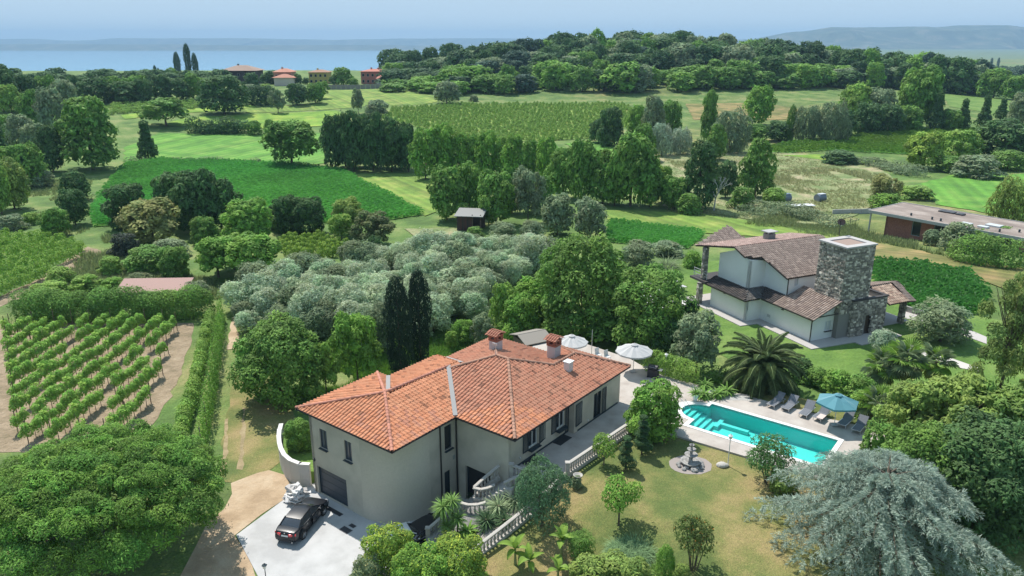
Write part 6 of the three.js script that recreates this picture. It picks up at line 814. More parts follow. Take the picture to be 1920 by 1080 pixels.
// ---------- vineyards ----------
{
  const r = rng(301), dir = V3(0.075, 0, -0.997), nrm = V3(0.997, 0, 0.075);
  const mk = (s) => leaves(s, Array.from({ length: 9 }, (_, i) => { const q = rng(s * 9 + i); return [(q() - 0.5) * 0.36, 0.8 + q() * 0.85, (q() - 0.5) * 1.3, 0.22 + q() * 0.12, 0.25 + q() * 0.16, 0.3 + q() * 0.12]; }), 760, { size: 0.16, vary: 0.35 });
  const V = [mk(1), mk(2), mk(3)], tk = bag().bar(V3(0, -0.1, 0), V3(0.05, 1.0, 0.03), 0.035, 5, 0.025).bar(V3(0.05, 1.0, 0.03), V3(0, 1.25, -0.4), 0.02, 4).bar(V3(0.05, 1.0, 0.03), V3(0, 1.25, 0.4), 0.02, 4).geo(), L = 'grape vine in the near rows on bare soil left of the narrow hedge', G = 'vines of the near vineyard', P = [];
  const inner = SOIL.map((q) => q), ry = Math.atan2(dir.x, dir.z); let n = 0, posts = [];
  for (let k = 0; k < 14; k++) { const off = -68.5 + k * 2.2; let first = null, last = null;
    for (let s = 48; s < 96; s += 0.92) { const c = nrm.clone().multiplyScalar(off).addScaledVector(dir, s + (r() - 0.5) * 0.3); if (!inPoly(c.x, c.z, inner) || polyDist(c.x, c.z, inner) < 1.4 || c.x < -0.7 * -c.z - 2 || c.x > -35.2 + (c.z + 68) * 0.31) continue; if (!first) first = c; last = c; if (vnoise(s / 2.2, k * 7, 3) < 0.13) continue; P.push(c); } if (first) posts.push(first.clone(), last.clone().addScaledVector(dir, 0.8), first.clone().lerp(last, 0.5)); }
  let v = []; P.sort((a, b) => b.z - a.z).slice(0, 299).forEach((c, i) => { c.y = terrain(c.x, c.z); const s = 0.84 + 0.3 * r(); if (!v[i % 3]) { const t = thing('grape_vine', L, 'grape vine', c, ry, G); mesh('foliage', V[i % 3], leafy('vine'), t); mesh('trunk', tk, bark, t); t.scale.set(s, s * (0.9 + 0.2 * r()), s); v[i % 3] = t; } else copyOf(v[i % 3], c, ry + (r() < 0.5 ? Math.PI : 0), V3(s, s * (0.9 + 0.25 * r()), s), L, G); });
  let pp; posts.forEach((c) => { c.y = terrain(c.x, c.z); if (!pp) { pp = thing('vine_post', 'thin brown post at a vine row of the near vineyard', 'post', c, 0, 'posts of the near vineyard'); mesh('post', new THREE.CylinderGeometry(0.04, 0.045, 2.3, 6).translate(0, 1.1, 0), std([0.16, 0.11, 0.08], 0.9), pp); } else copyOf(pp, c, 0); });
  // the upper-left vineyard and the one far beyond: one mass each
  const mass = (name, label, poly, sp, step, a, s0, h0, tone, seed, lift = 0) => { const q = rng(seed), d = V3(Math.cos(a), 0, Math.sin(a)), m = V3(-d.z, 0, d.x), xs = poly.map((p) => p[0] * d.x + p[1] * d.z), ys = poly.map((p) => p[0] * m.x + p[1] * m.z), mats = []; for (let y = Math.min(...ys); y < Math.max(...ys); y += sp) for (let x = Math.min(...xs); x < Math.max(...xs); x += step * (0.75 + 0.5 * q())) { const X = d.x * x + m.x * y, Z = d.z * x + m.z * y; if (!inPoly(X, Z, poly)) continue; const s = s0 * (0.8 + 0.4 * q()); mats.push(M4(X + (q() - 0.5) * sp * 0.15, terrain(X, Z) + lift, Z + (q() - 0.5) * sp * 0.15, q() * 6.28, s, h0 * (0.8 + 0.4 * q()))); } tag(instanced(name, leaves(seed, egg(seed, 9, 0, bushy, 0.26), 190, { size: 0.2, vary: 0.35 }), leafy(tone), mats, null, scene), label, 'vineyard'); };
  mass('vineyard', 'dense vineyard rows on the slope at the left edge', spots([[-60, 450], [0, 447], [90, 452], [160, 466], [150, 487], [110, 510], [60, 540], [-10, 566], [-80, 566]]), 3.0, 0.9, -1.35, 1.15, 1.7, 'vine', 61, 0.25);
  mass('vineyard', 'wide far vineyard on the slope below the wooded hill', VINES_FAR, 3.6, 1.7, -0.35, 1.6, 1.5, 'light', 62);
  mass('vineyard', 'bright vine rows between the walnut trees and the olive grove', spots([[520, 452], [600, 448], [640, 462], [690, 480], [600, 492], [530, 486]]), 2.2, 0.9, -0.9, 1.2, 1.7, 'lime', 63, -0.05);
  mass('vineyard', 'strip of vines left of the round field oak by the lake road', spots([[205, 200], [300, 194], [400, 190], [400, 200], [280, 212], [205, 215]]), 3.0, 2.2, -0.2, 2.3, 1.6, 'light', 64);
}
// ---------- maize and tall grass ----------
{
  const maize = (seed) => { const r = rng(seed), P = [], C = [], I = []; for (let i = 0; i < 7; i++) { const a = i * 2.4 + r(), y = 0.35 + i * 0.2, L = 0.75, g = 0.75 + 0.5 * r(), o = P.length / 3, c = Math.cos(a), s = Math.sin(a), w = 0.055; P.push(0, y, 0, c * L * 0.5 - s * w, y + 0.3, s * L * 0.5 + c * w, c * L, y + 0.02 - 0.2 * r(), s * L, c * L * 0.5 + s * w, y + 0.3, s * L * 0.5 - c * w); for (let k = 0; k < 4; k++) C.push(g, g, g); I.push(o, o + 1, o + 2, o, o + 2, o + 3); } const o = P.length / 3; P.push(-0.02, 0, 0, 0.02, 0, 0, 0.015, 1.8, 0, -0.015, 1.8, 0); for (let k = 0; k < 4; k++) C.push(1.1, 1.05, 0.9); I.push(o, o + 1, o + 2, o, o + 2, o + 3); return leafGeo(P, C, I); };
  const sow = (name, label, poly, row, gap, a, s, hgt, seed, tone) => { const r = rng(seed), d = V3(Math.cos(a), 0, Math.sin(a)), m = V3(-d.z, 0, d.x), xs = poly.map((p) => p[0] * d.x + p[1] * d.z), ys = poly.map((p) => p[0] * m.x + p[1] * m.z), mats = [], cs = []; for (let y = Math.min(...ys); y < Math.max(...ys); y += row) for (let x = Math.min(...xs); x < Math.max(...xs); x += gap) { const X = d.x * x + m.x * y + (r() - 0.5) * 0.3, Z = d.z * x + m.z * y + (r() - 0.5) * 0.3; if (!inPoly(X, Z, poly)) continue; const q = hgt * (0.75 + 0.4 * vnoise(X / 9, Z / 9, seed)) * (0.85 + 0.3 * r()); mats.push(M4(X, terrain(X, Z), Z, r() * 6.28, s, q, s)); const g = 0.75 + 0.5 * fbm(X / 14, Z / 14, seed, 3); cs.push(lin(g * (0.9 + 0.3 * vnoise(X / 25, Z / 25, seed + 9)), g, g)); } tag(instanced(name, maize(seed), leafy(tone), mats, cs, scene), label, 'maize'); };
  sow('maize_crop', 'large bright green maize field in the middle distance', MAIZE, 1.25, 0.48, -1.2, 1.25, 0.85, 71, 'maize');
  sow('maize_crop', 'narrow maize strip behind the white house roof', MAIZE_L, 0.85, 0.5, -0.3, 1.1, 0.8, 72, 'maize');
  sow('maize_crop', 'maize patch right of the stone tower', MAIZE_R, 0.8, 0.45, -0.4, 1.1, 0.85, 73, 'maize');
  sow('maize_crop', 'tall green crop in front of the dark tree belt at the right', CROP_R, 1.5, 1.3, -0.2, 2.2, 1.1, 74, 'fresh');
  const tuft = (() => { const r = rng(5), P = [], C = [], I = []; for (let i = 0; i < 9; i++) { const a = i * 0.7 + r(), c = Math.cos(a), s = Math.sin(a), o = P.length / 3, g = 0.7 + 0.6 * r(), x = c * 0.12, z = s * 0.12; P.push(x - s * 0.05, 0, z + c * 0.05, x + s * 0.05, 0, z - c * 0.05, x + c * 0.22, 0.55 + 0.4 * r(), z + s * 0.22); for (let k = 0; k < 3; k++) C.push(g, g, g); I.push(o, o + 1, o + 2); } return leafGeo(P, C, I); })();
  const grass = (name, label, poly, n, s, seed, tone, skip) => { const r = rng(seed), xs = poly.map((p) => p[0]), zs = poly.map((p) => p[1]), mats = [], x0 = Math.min(...xs), x1 = Math.max(...xs), z0 = Math.min(...zs), z1 = Math.max(...zs); for (let i = 0; i < n * 3 && mats.length < n; i++) { const x = lerp(x0, x1, r()), z = lerp(z0, z1, r()); if (!inPoly(x, z, poly) || vnoise(x / 6, z / 6, seed) < 0.35 || polyDist(x, z, poly) < r() * r() * 14 || (skip && skip(x, z))) continue; const q = s * (0.5 + r() * vnoise(x / 11, z / 11, seed + 1) * 1.6); mats.push(M4(x, ground(x, z), z, r() * 6.28, q * 1.4, q, q * 1.4)); } tag(instanced(name, tuft, leafy(tone), mats, null, scene), label, 'grass'); };
  const B = (l) => spots(l);
  grass('meadow_grass', 'wild grass of the rough meadow beyond the white house', B([[1240, 300], [1450, 290], [1640, 310], [1690, 350], [1640, 390], [1560, 425], [1400, 415], [1250, 400]]), 9000, 0.7, 81, 'straw');
  grass('meadow_grass', 'weeds and rough grass round the long hedge at the left', B([[30, 560], [130, 500], [200, 440], [330, 500], [420, 530], [430, 560], [200, 580]]), 9000, 0.7, 82, 'reed');
  grass('meadow_grass', 'tall grass on the left slope between tree belt and maize', B([[40, 330], [140, 320], [180, 340], [175, 430], [120, 450], [0, 440], [20, 400]]), 7000, 0.7, 83, 'reed');
  grass('meadow_grass', 'grass and ground cover under the trees behind the villa', xz([[440, 680], [700, 640], [900, 620], [960, 650], [900, 690], [760, 720], [600, 760], [540, 770]], -0.9), 9000, 0.5, 85, 'fresh');
  grass('meadow_grass', 'rough grass and reeds beside the brick building', B([[1390, 420], [1480, 395], [1560, 400], [1640, 440], [1780, 470], [1790, 490], [1640, 455], [1500, 440]]), 6000, 0.8, 86, 'reed');
}
// ---------- olive grove ----------
{
  const r = rng(401), poly = spots([[438, 612], [432, 575], [470, 552], [560, 520], [640, 512], [700, 500], [760, 486], [900, 476], [1010, 472], [1045, 492], [1010, 530], [930, 580], [890, 612], [820, 640], [700, 640], [560, 640], [480, 640]]), pts = [];
  const xs = poly.map((p) => p[0]), zs = poly.map((p) => p[1]); let row = 0;
  for (let z = Math.max(...zs); z > Math.min(...zs); z -= 3.1, row++) for (let x = Math.min(...xs); x < Math.max(...xs); x += 3.6) { const X = x + (row % 2) * 2 + (r() - 0.5) * 1.3, Z = z + (r() - 0.5) * 1.3; if (inPoly(X, Z, poly)) pts.push([X, Z]); }
  pts.slice(0, 290).forEach(([x, z]) => { const s = 2.9 + 2.3 * r(); plant('olive_tree', 'olive', r() < 0.7 ? 'olive' : 'grey', V3(x, terrain(x, z), z), s * (0.75 + 0.4 * r()), s, 'silvery olive tree in the grove behind the villa', 'olive tree', 'olive trees of the grove'); });
}
// ---------- trees one by one: foot x, foot y, top y, half-width ----------
const cypress = (x, y, top, half, l, tone = 'deep') => tree(x, y, top, half, 'cypress', tone, l, 'cypress', 'cypress');
{ const H = (p, h, w, l) => plant('cypress', 'cypress', 'cyp', p, h, w, l, 'cypress'); H(at(752, 706, -1.1), 10.9, 2.9, 'tall dark cypress behind the villa, left of the pair'); H(at(789, 682, -1.1), 10.7, 2.45, 'tall dark cypress behind the villa, slimmer one on the right of the pair'); }
const place = (list) => list.forEach(([x, y, top, half, k, tone, l]) => tree(x, y, top, half, k, tone, l));
place([
  [528, 750, 600, 78, 'round2', 'mid', 'wide green walnut tree left of the villa roof'], [672, 722, 583, 46, 'airy', 'fresh', 'open young tree between the walnut and the cypresses'], [612, 735, 640, 30, 'airy', 'light', 'loose light-green tree behind the villa ridge'], [470, 700, 640, 26, 'bush', 'mid', 'low bush at the left foot of the wide walnut'],
  [712, 660, 575, 32, 'olive', 'grey', 'grey-green tree just left of the cypress pair'], [846, 655, 620, 13, 'airy', 'light', 'small bright fruit tree right of the cypress pair'], [872, 645, 600, 24, 'olive', 'fresh', 'green fruit tree behind the villa ridge'], [905, 650, 590, 22, 'airy', 'grey', 'thin grey-green tree behind the first chimney'], [962, 668, 648, 14, 'bush', 'light', 'bright low bush behind the villa ridge'],
  // belt at the left
  [175, 318, 180, 54, 'tall', 'mid', 'tall broad dark-green tree standing out of the left tree belt'], [279, 302, 227, 25, 'cone', 'dark', 'dark conical fir alone at the edge of the hay meadow'], [312, 236, 183, 40, 'oak', 'mid', 'round oak alone below the strip of vines'], [421, 214, 142, 43, 'round', 'dark', 'big round dark tree near the brown house'],
  [8, 208, 122, 30, 'round', 'dark', 'dark tree at the top of the left picture edge'], [22, 214, 158, 22, 'round', 'light', 'pale round tree low in the left belt'], [55, 202, 140, 20, 'round', 'dark', 'dark tree of the left belt right of the pale round one'], [90, 197, 141, 22, 'round', 'mid', 'tree on the lake side of the left belt'], [122, 194, 148, 20, 'round', 'grey', 'grey-green tree high in the left belt'], [142, 186, 140, 14, 'tall', 'dark', 'slim dark tree high in the left belt'],
  [68, 238, 168, 27, 'round', 'mid', 'middle tree of the left belt'], [105, 258, 164, 26, 'round', 'grey', 'grey-green tree in the middle of the left belt'], [128, 232, 150, 24, 'round', 'grey', 'pale tree left of the tall broad tree'], [15, 268, 213, 26, 'round', 'mid', 'tree at the left edge, halfway down the belt'], [46, 284, 214, 26, 'round', 'grey', 'pale bushy tree halfway down the left belt'], [76, 304, 231, 27, 'round', 'grey', 'pale broad tree left of the tall broad tree'], [100, 322, 234, 24, 'tall', 'dark', 'dark narrow tree beside the tall broad one'], [60, 350, 268, 30, 'round', 'mid', 'round tree at the lower end of the left belt'], [20, 352, 274, 34, 'round', 'mid', 'tree at the left edge low in the belt'], [28, 392, 298, 32, 'round', 'yellow', 'yellow-tinged tree at the lower left of the belt'], [4, 402, 310, 24, 'round', 'light', 'light tree cut by the left edge'], [-25, 330, 220, 40, 'round', 'dark', 'dark tree beyond the left edge'],
  [185, 193, 145, 28, 'wood', 'dark', 'first tree of the dark row in front of the lake'], [237, 193, 151, 28, 'wood', 'dark', 'second tree of the dark row in front of the lake'], [272, 193, 148, 17, 'wood', 'dark', 'third, narrow tree of the dark row in front of the lake'], [305, 188, 138, 20, 'wood', 'dark', 'fourth tree of the dark row, below the small cypresses'], [332, 188, 146, 22, 'wood', 'dark', 'fifth tree of the dark row in front of the lake'], [364, 186, 137, 19, 'wood', 'mid', 'sixth tree of the dark row, next to the big round tree'], [210, 186, 142, 20, 'wood', 'mid', 'tree behind the first two of the dark row'], [258, 184, 141, 22, 'wood', 'mid', 'tree behind the third of the dark row'], [160, 180, 143, 20, 'wood', 'dark', 'tree at the left end of the dark row'], [390, 182, 146, 16, 'wood', 'mid', 'tree between the dark row and the brown house'], [322, 148, 127, 13, 'wood', 'mid', 'rounded tree at the foot of the three cypresses'],
  [499, 158, 138, 10, 'wood', 'dark', 'bush right of the brown house'], [559, 160, 138, 9, 'wood', 'dark', 'dark tree right of the salmon house'], [574, 158, 145, 6, 'wood', 'dark', 'dark bush left of the yellow house'], [645, 160, 126, 17, 'wood', 'mid', 'round tree between the yellow and the red house'], [628, 160, 141, 9, 'wood', 'dark', 'low dark tree right of the yellow house'], [663, 162, 146, 10, 'wood', 'mid', 'low tree left of the red house'],
  [557, 197, 156, 20, 'round', 'dark', 'dark round tree below the salmon house'], [592, 194, 155, 18, 'round', 'mid', 'tree right of the dark round one below the yellow house'], [522, 212, 168, 16, 'airy', 'grey', 'thin pale tree below the salmon house'], [605, 185, 152, 14, 'airy', 'mid', 'loose tree below the yellow house'], [470, 176, 158, 20, 'bush', 'grey', 'pale bush in front of the brown house'], [500, 172, 157, 12, 'bush', 'light', 'light bush left of the salmon house'],
  [672, 213, 166, 12, 'airy', 'grey', 'sparse tree at the top of the far vineyard'], [706, 217, 187, 23, 'bush', 'grey', 'grey bush at the left end of the far vineyard'], [838, 194, 152, 23, 'round', 'grey', 'grey-green round tree in front of the wood'], [888, 190, 178, 9, 'bush', 'grey', 'small bush at the edge of the wood'],
  [478, 253, 226, 14, 'bush', 'mid', 'round bush right of the field hedge'], [507, 252, 223, 12, 'bush', 'mid', 'second round bush right of the field hedge'], [548, 314, 224, 47, 'oak', 'mid', 'spreading walnut tree alone between the meadows'], [530, 262, 228, 18, 'round', 'mid', 'tree behind the spreading walnut'],
]);
const nth = (x, l) => ['first', 'second', 'third', 'fourth', 'fifth', 'sixth', 'seventh', 'eighth', 'ninth', 'tenth', 'eleventh', 'twelfth', 'thirteenth', 'fourteenth', 'last'][l.indexOf(x)];
const poplars = 'trees of the dark group', lit = 'trees of the long belt across the middle';
for (const [x, y, top, h] of [[630, 320, 214, 24], [664, 321, 207, 27], [700, 322, 212, 26], [735, 322, 220, 25], [766, 322, 229, 23], [648, 312, 222, 22], [684, 312, 216, 22], [720, 314, 226, 22], [752, 316, 236, 20]]) tree(x, y, top, h, h > 23 ? 'round' : 'tall', 'dark', 'tall dark tree of the tight group by the light meadow, ' + nth(x, [630, 648, 664, 684, 700, 720, 735, 752, 766]) + ' from the left', 'group_tree', 'tree', poplars);
for (const [x, y, top, h, t] of [[798, 336, 240, 25, 1], [830, 334, 232, 25, 1], [862, 334, 247, 20, 1], [888, 332, 252, 17, 0], [914, 336, 246, 21, 1], [944, 338, 256, 16, 1], [966, 344, 252, 24, 1], [995, 348, 262, 19, 0], [1024, 354, 258, 19, 1], [1056, 372, 276, 27, 0], [1090, 378, 260, 26, 0], [1130, 382, 278, 28, 0], [1182, 387, 249, 42, 0], [1218, 388, 292, 24, 0], [1152, 386, 296, 26, 0]]) tree(x, y, top, h * 1.1, h % 4 ? 'round' : 'tall', t ? 'fresh' : 'mid', (t ? 'sunlit' : 'darker') + ' tree of the long belt across the middle, ' + nth(x, [798, 830, 862, 888, 914, 944, 966, 995, 1024, 1056, 1090, 1130, 1152, 1182, 1218]) + ' from its left end', 'belt_tree', 'tree', lit);
place([
  [838, 412, 311, 33, 'round', 'mid', 'tall round tree left of the field shed'], [880, 404, 304, 27, 'round', 'mid', 'round tree above the field shed'], [930, 422, 319, 37, 'round', 'mid', 'large round tree right of the field shed'], [990, 418, 314, 31, 'airy', 'grey', 'grey airy tree right of the large round one'], [1045, 440, 364, 30, 'round', 'grey', 'grey-green tree at the back corner of the olive grove'], [1105, 446, 372, 31, 'round', 'grey', 'grey-green tree left of the narrow maize strip'], [1010, 400, 330, 30, 'round', 'mid', 'tree in the shade behind the grey airy one'], [960, 400, 330, 24, 'round', 'dark', 'dark tree between the two large round ones'], [870, 420, 380, 16, 'bush', 'mid', 'bush left behind the field shed'],
  [705, 494, 443, 17, 'dense', 'dark', 'upright dark bush at the edge of the olive grove'], [824, 457, 432, 8, 'dense', 'dark', 'small upright dark bush in the kitchen garden'], [945, 448, 418, 24, 'olive', 'grey', 'pale shrubby tree in front of the field shed'], [1000, 452, 415, 22, 'olive', 'grey', 'small grey tree with a visible trunk right of the shed'], [890, 442, 425, 16, 'bush', 'mid', 'low bush in the kitchen garden'],
  [581, 436, 368, 30, 'dense', 'dark', 'dark evergreen clump in front of the maize, right part'], [540, 434, 366, 28, 'dense', 'dark', 'dark evergreen clump in front of the maize, left part'], [515, 430, 384, 16, 'bush', 'dark', 'dark bush at the left end of the evergreen clump'], [655, 440, 372, 32, 'airy', 'yellow', 'yellow-green tree right of the dark evergreen clump'], [702, 462, 398, 42, 'airy', 'rust', 'brownish feathery tree above the upright dark bush'], [640, 452, 400, 26, 'airy', 'light', 'light tree under the yellow-green one'],
  [244, 428, 344, 38, 'dense', 'dark', 'dark round tree at the corner of the maize field'], [288, 456, 373, 53, 'round', 'ochre', 'yellow-flowering chestnut tree among the dark trees'], [338, 424, 322, 42, 'round', 'dark', 'left one of three dark trees in front of the maize'], [376, 436, 318, 44, 'round', 'dark', 'middle one of three dark trees in front of the maize'], [416, 432, 334, 38, 'round', 'dark', 'right one of three dark trees in front of the maize'], [387, 456, 406, 26, 'dense', 'mid', 'rounded shrub below the three dark trees'], [470, 456, 373, 46, 'round', 'fresh', 'light green rounded tree left of the dark evergreen clump'],
  [145, 375, 320, 24, 'round', 'dark', 'upper one of the dark trees at the left border of the maize'], [142, 422, 354, 26, 'round', 'dark', 'middle one of the dark trees at the left border of the maize'], [106, 442, 390, 27, 'round', 'mid', 'lowest tree at the left border of the maize'], [330, 521, 462, 28, 'dense', 'mid', 'round bushy tree beyond the pink shed'], [410, 520, 443, 42, 'oak', 'fresh', 'spreading light-green tree, left one above the olive grove'], [478, 522, 438, 46, 'oak', 'fresh', 'spreading light-green tree, right one above the olive grove'], [440, 505, 440, 36, 'oak', 'light', 'spreading light-green tree behind the other two'],
  [236, 480, 437, 27, 'bush', 'plum', 'purple-leaved shrub below the yellow-flowering chestnut'], [278, 508, 462, 40, 'bush', 'mid', 'bramble thicket below the purple-leaved shrub'], [318, 480, 448, 34, 'bush', 'grey', 'grey shrubs under the three dark trees'], [210, 515, 480, 22, 'bush', 'light', 'light shrub at the end of the upper vineyard'], [262, 534, 512, 26, 'bush', 'rust', 'reddish-brown dry shrub behind the pink shed'], [116, 532, 500, 26, 'bush', 'light', 'light bush at the foot of the upper vineyard'], [165, 552, 515, 30, 'airy', 'light', 'loose light shrub left of the pink shed'], [95, 565, 528, 36, 'airy', 'light', 'loose light shrub above the long hedge'], [215, 548, 520, 24, 'airy', 'fresh', 'fresh shrub left of the pink shed roof'], [370, 560, 528, 22, 'olive', 'grey', 'grey bush right of the pink shed'],
  [78, 350, 318, 24, 'bush', 'grey', 'grey bramble at the lower end of the left belt'], [60, 420, 398, 18, 'bush', 'light', 'low bramble on the left slope'], [25, 430, 402, 24, 'bush', 'grey', 'grey bramble at the left edge above the vineyard'],
  // right half
  [1310, 392, 262, 34, 'tall', 'dark', 'tall dark tree beside the leafless one'], [1415, 371, 259, 33, 'tall', 'mid', 'tall leafy tree standing alone in the rough meadow'], [1360, 372, 302, 20, 'round', 'dark', 'lower dark tree between the two tall ones'], [1262, 392, 330, 26, 'round', 'mid', 'bushy tree at the right end of the middle belt'], [1240, 380, 310, 22, 'round', 'light', 'yellowish tree at the right end of the middle belt'], [1390, 392, 350, 24, 'bush', 'mid', 'bush at the foot of the lone tall tree'], [1450, 385, 352, 22, 'bush', 'light', 'bright bush right of the lone tall tree'], [1290, 400, 362, 24, 'bush', 'mid', 'bush at the foot of the tall dark tree'],
  [1328, 268, 167, 17, 'tall', 'mid', 'slender poplar above the grey willow'], [1368, 286, 206, 36, 'willow', 'grey', 'grey-green willow in the meadow, largest one'], [1422, 236, 160, 26, 'round', 'fresh', 'round-headed tree at the edge of the dry meadow'], [1480, 266, 196, 9, 'cypress', 'mid', 'thin ivy-clad trunk left of the grey poplars'], [1510, 268, 199, 25, 'willow', 'grey', 'first grey-leaved tree in front of the dark belt'], [1558, 271, 191, 28, 'willow', 'grey', 'second grey-leaved tree in front of the dark belt'], [1460, 264, 226, 26, 'round', 'dark', 'dark low tree left of the grey-leaved trees'], [1415, 264, 232, 22, 'bush', 'mid', 'low tree beside the willow'], [1340, 300, 232, 20, 'tall', 'mid', 'narrow tree left of the willow'],
  [1255, 266, 188, 21, 'round', 'mid', 'tree behind the right end of the middle belt'], [1222, 275, 178, 24, 'tall', 'grey', 'tall pale tree behind the middle belt'], [1194, 268, 196, 20, 'round', 'fresh', 'light tree at the end of the far vineyard'], [1143, 274, 200, 23, 'dense', 'dark', 'dark bluish rounded tree at the corner of the far vineyard'], [1122, 268, 222, 19, 'round', 'dark', 'lower dark tree at the corner of the far vineyard'], [1240, 292, 232, 21, 'willow', 'silver', 'silvery willow behind the middle belt'], [1275, 290, 240, 20, 'willow', 'silver', 'silvery willow left of the slender poplar'], [1205, 300, 230, 24, 'tall', 'mid', 'tree in front of the tall pale one'],
  [1600, 240, 155, 30, 'round', 'light', 'light-crowned tree in the dark belt at the right'], [1642, 242, 165, 32, 'round', 'grey', 'grey-crowned tree in the dark belt at the right'], [1716, 240, 124, 39, 'round', 'mid', 'big tall tree rising over the right belt'], [1575, 262, 205, 24, 'round', 'dark', 'dark tree behind the grey-leaved ones'], [1622, 256, 192, 28, 'round', 'dark', 'dark tree in the middle of the right belt'], [1664, 254, 196, 26, 'round', 'dark', 'dark tree right of the middle of the right belt'], [1702, 250, 198, 24, 'round', 'mid', 'leafy tree near the end of the right belt'], [1752, 248, 175, 21, 'cone', 'dark', 'first conical tree of the row at the right'], [1802, 246, 186, 17, 'cone', 'dark', 'second conical tree of the row at the right'], [1842, 244, 180, 17, 'cone', 'dark', 'third conical tree of the row at the right'], [1876, 226, 184, 15, 'cone', 'dark', 'fourth conical tree, smaller, at the right'], [1780, 248, 205, 20, 'round', 'mid', 'rounded tree between the conical ones'], [1862, 184, 127, 28, 'round', 'mid', 'broad tree on the far pasture at the right edge'], [1900, 188, 140, 24, 'round', 'mid', 'tree on the far pasture cut by the right edge'], [1910, 240, 170, 22, 'round', 'grey', 'grey tree at the right edge below the far pasture'],
  [1730, 316, 246, 35, 'round', 'lime', 'bright yellow-green tree at the right behind the meadow'], [1796, 304, 243, 34, 'round', 'light', 'light green tree beside the bright yellow-green one'], [1872, 302, 224, 46, 'round', 'dark', 'large dark tree at the right edge above the willow'], [1918, 300, 236, 30, 'round', 'mid', 'tree cut by the right edge above the willow'], [1830, 332, 290, 42, 'bush', 'grey', 'large grey-green shrub below the light trees'], [1780, 322, 292, 28, 'bush', 'mid', 'shrub between the light trees and the grey shrub'], [1890, 318, 282, 34, 'bush', 'mid', 'thicket at the right edge'], [1572, 306, 282, 33, 'bush', 'dark', 'dark low thicket in the middle of the rough meadow'], [1655, 386, 328, 28, 'airy', 'ochre', 'small orange-tinged tree by the brick building'], [1660, 392, 362, 30, 'bush', 'fresh', 'bushes at the foot of the orange-tinged tree'], [1716, 372, 348, 34, 'bush', 'light', 'low bright thicket behind the brick building'], [1896, 420, 334, 40, 'willow', 'yellow', 'yellow-green weeping willow at the right edge'],
  [1790, 470, 416, 32, 'bush', 'grey', 'grey-green bush in front of the brick building'], [1842, 465, 430, 30, 'bush', 'fresh', 'leafy bush right of the grey-green one by the brick building'], [1745, 460, 430, 16, 'bush', 'grey', 'small pale bush under the building windows'], [1880, 462, 424, 26, 'bush', 'mid', 'bush at the right end of the brick building'],
  [1195, 500, 455, 34, 'olive', 'grey', 'grey tree left of the striped grass clump'], [1250, 478, 452, 30, 'bush', 'grey', 'low grey bushes behind the striped grass clump'], [1298, 500, 470, 18, 'bush', 'fresh', 'green bush behind the stone column of the white house'],
]);
{ const t = thing('bare_tree', 'leafless pale grey tree in front of the tall dark one', 'tree', spot(1338, 396)), b = bag(), r = rng(7), h = rise(t.position, 322); const grow = (p, d, L, rad, n) => { const q = p.clone().addScaledVector(d, L); b.bar(p, q, rad, 5, rad * 0.6); if (n) for (let i = 0; i < 3; i++) grow(q, d.clone().addScaledVector(unit(r), 0.65).add(V3(0, 0.1, 0)).normalize(), L * 0.68, rad * 0.58, n - 1); }; grow(V3(0, -0.3, 0), V3(0.05, 1, 0).normalize(), h * 0.36, 0.22, 4); b.to('trunk', std([0.42, 0.40, 0.37], 0.95), t); }
cypress(335, 146, 97, 6.5, 'left one of the three tall cypresses by the lake'); cypress(356, 148, 81, 6.5, 'tallest, middle one of the three cypresses by the lake'); cypress(369, 148, 99, 6, 'right one of the three tall cypresses by the lake'); cypress(293, 150, 122, 3.2, 'small cypress left of the tall three'); cypress(299, 150, 127, 2.6, 'smallest thin cypress left of the tall three'); for (const [x, l] of [[1857, 'thin cypress on the skyline at the far right'], [1870, 'second thin cypress on the skyline at the far right']]) cypress(x, 128, 108, 2.6, l);
// hedges
hedge('long_hedge', xz([[52, 600], [120, 603], [200, 603], [290, 600], [380, 596]], -1), 3.6, 3.0, 'mid', 'long thick hedge along the far end of the near vineyard', { size: 0.24, per: 170, seed: 21, lump: 0.14 });
hedge('narrow_hedge', xz([[398, 608], [386, 650], [374, 700], [360, 760], [345, 810], [336, 850]], -1.3), 1.7, 1.05, 'light', 'narrow bright hedge along the right side of the near vineyard', { size: 0.2, per: 120, seed: 22 });
hedge('espalier_row', xz([[418, 606], [414, 650], [408, 690], [402, 730], [396, 770], [388, 815], [376, 860]], -1.3), 2.5, 0.6, 'fresh', 'loose row of trained plants between narrow hedge and farm track', { size: 0.17, per: 60, seed: 23, lump: 0.6 });
{ let pp; for (const [x, y] of [[402, 690], [396, 740], [388, 800], [380, 850], [372, 890]]) { const p = at(x, y, -1.3); if (!pp) { pp = thing('fence_post', 'thin post of the trained row along the farm track', 'post', p, 0, 'posts of the trained row'); mesh('post', new THREE.CylinderGeometry(0.045, 0.05, 2.6, 6).translate(0, 1.2, 0), std([0.2, 0.17, 0.14], 0.9), pp); } else copyOf(pp, p, 0); } }
hedge('field_hedge', spots([[365, 250], [400, 250], [430, 250], [458, 251]]), 4.5, 5, 'dark', 'dark hedge between the two far meadows', { size: 0.6, per: 30, seed: 24, lump: 0.35 });
hedge('clipped_hedge', spots([[468, 197], [506, 197]]), 8, 6, 'deep', 'dark clipped hedge below the salmon house', { size: 0.8, per: 14, seed: 25, lump: 0.08 });
hedge('clipped_hedge', spots([[1800, 487], [1840, 494], [1880, 498], [1915, 500]]), 3.4, 4.2, 'mid', 'dark thick hedge right below the brick building', { size: 0.34, per: 60, seed: 26 });
hedge('neighbour_hedge', xz([[1330, 708], [1400, 716], [1480, 722]], 2.4), 1.2, 1.6, 'mid', 'low hedge behind the big palm', { size: 0.2, per: 90, seed: 27, y: 2.1 });
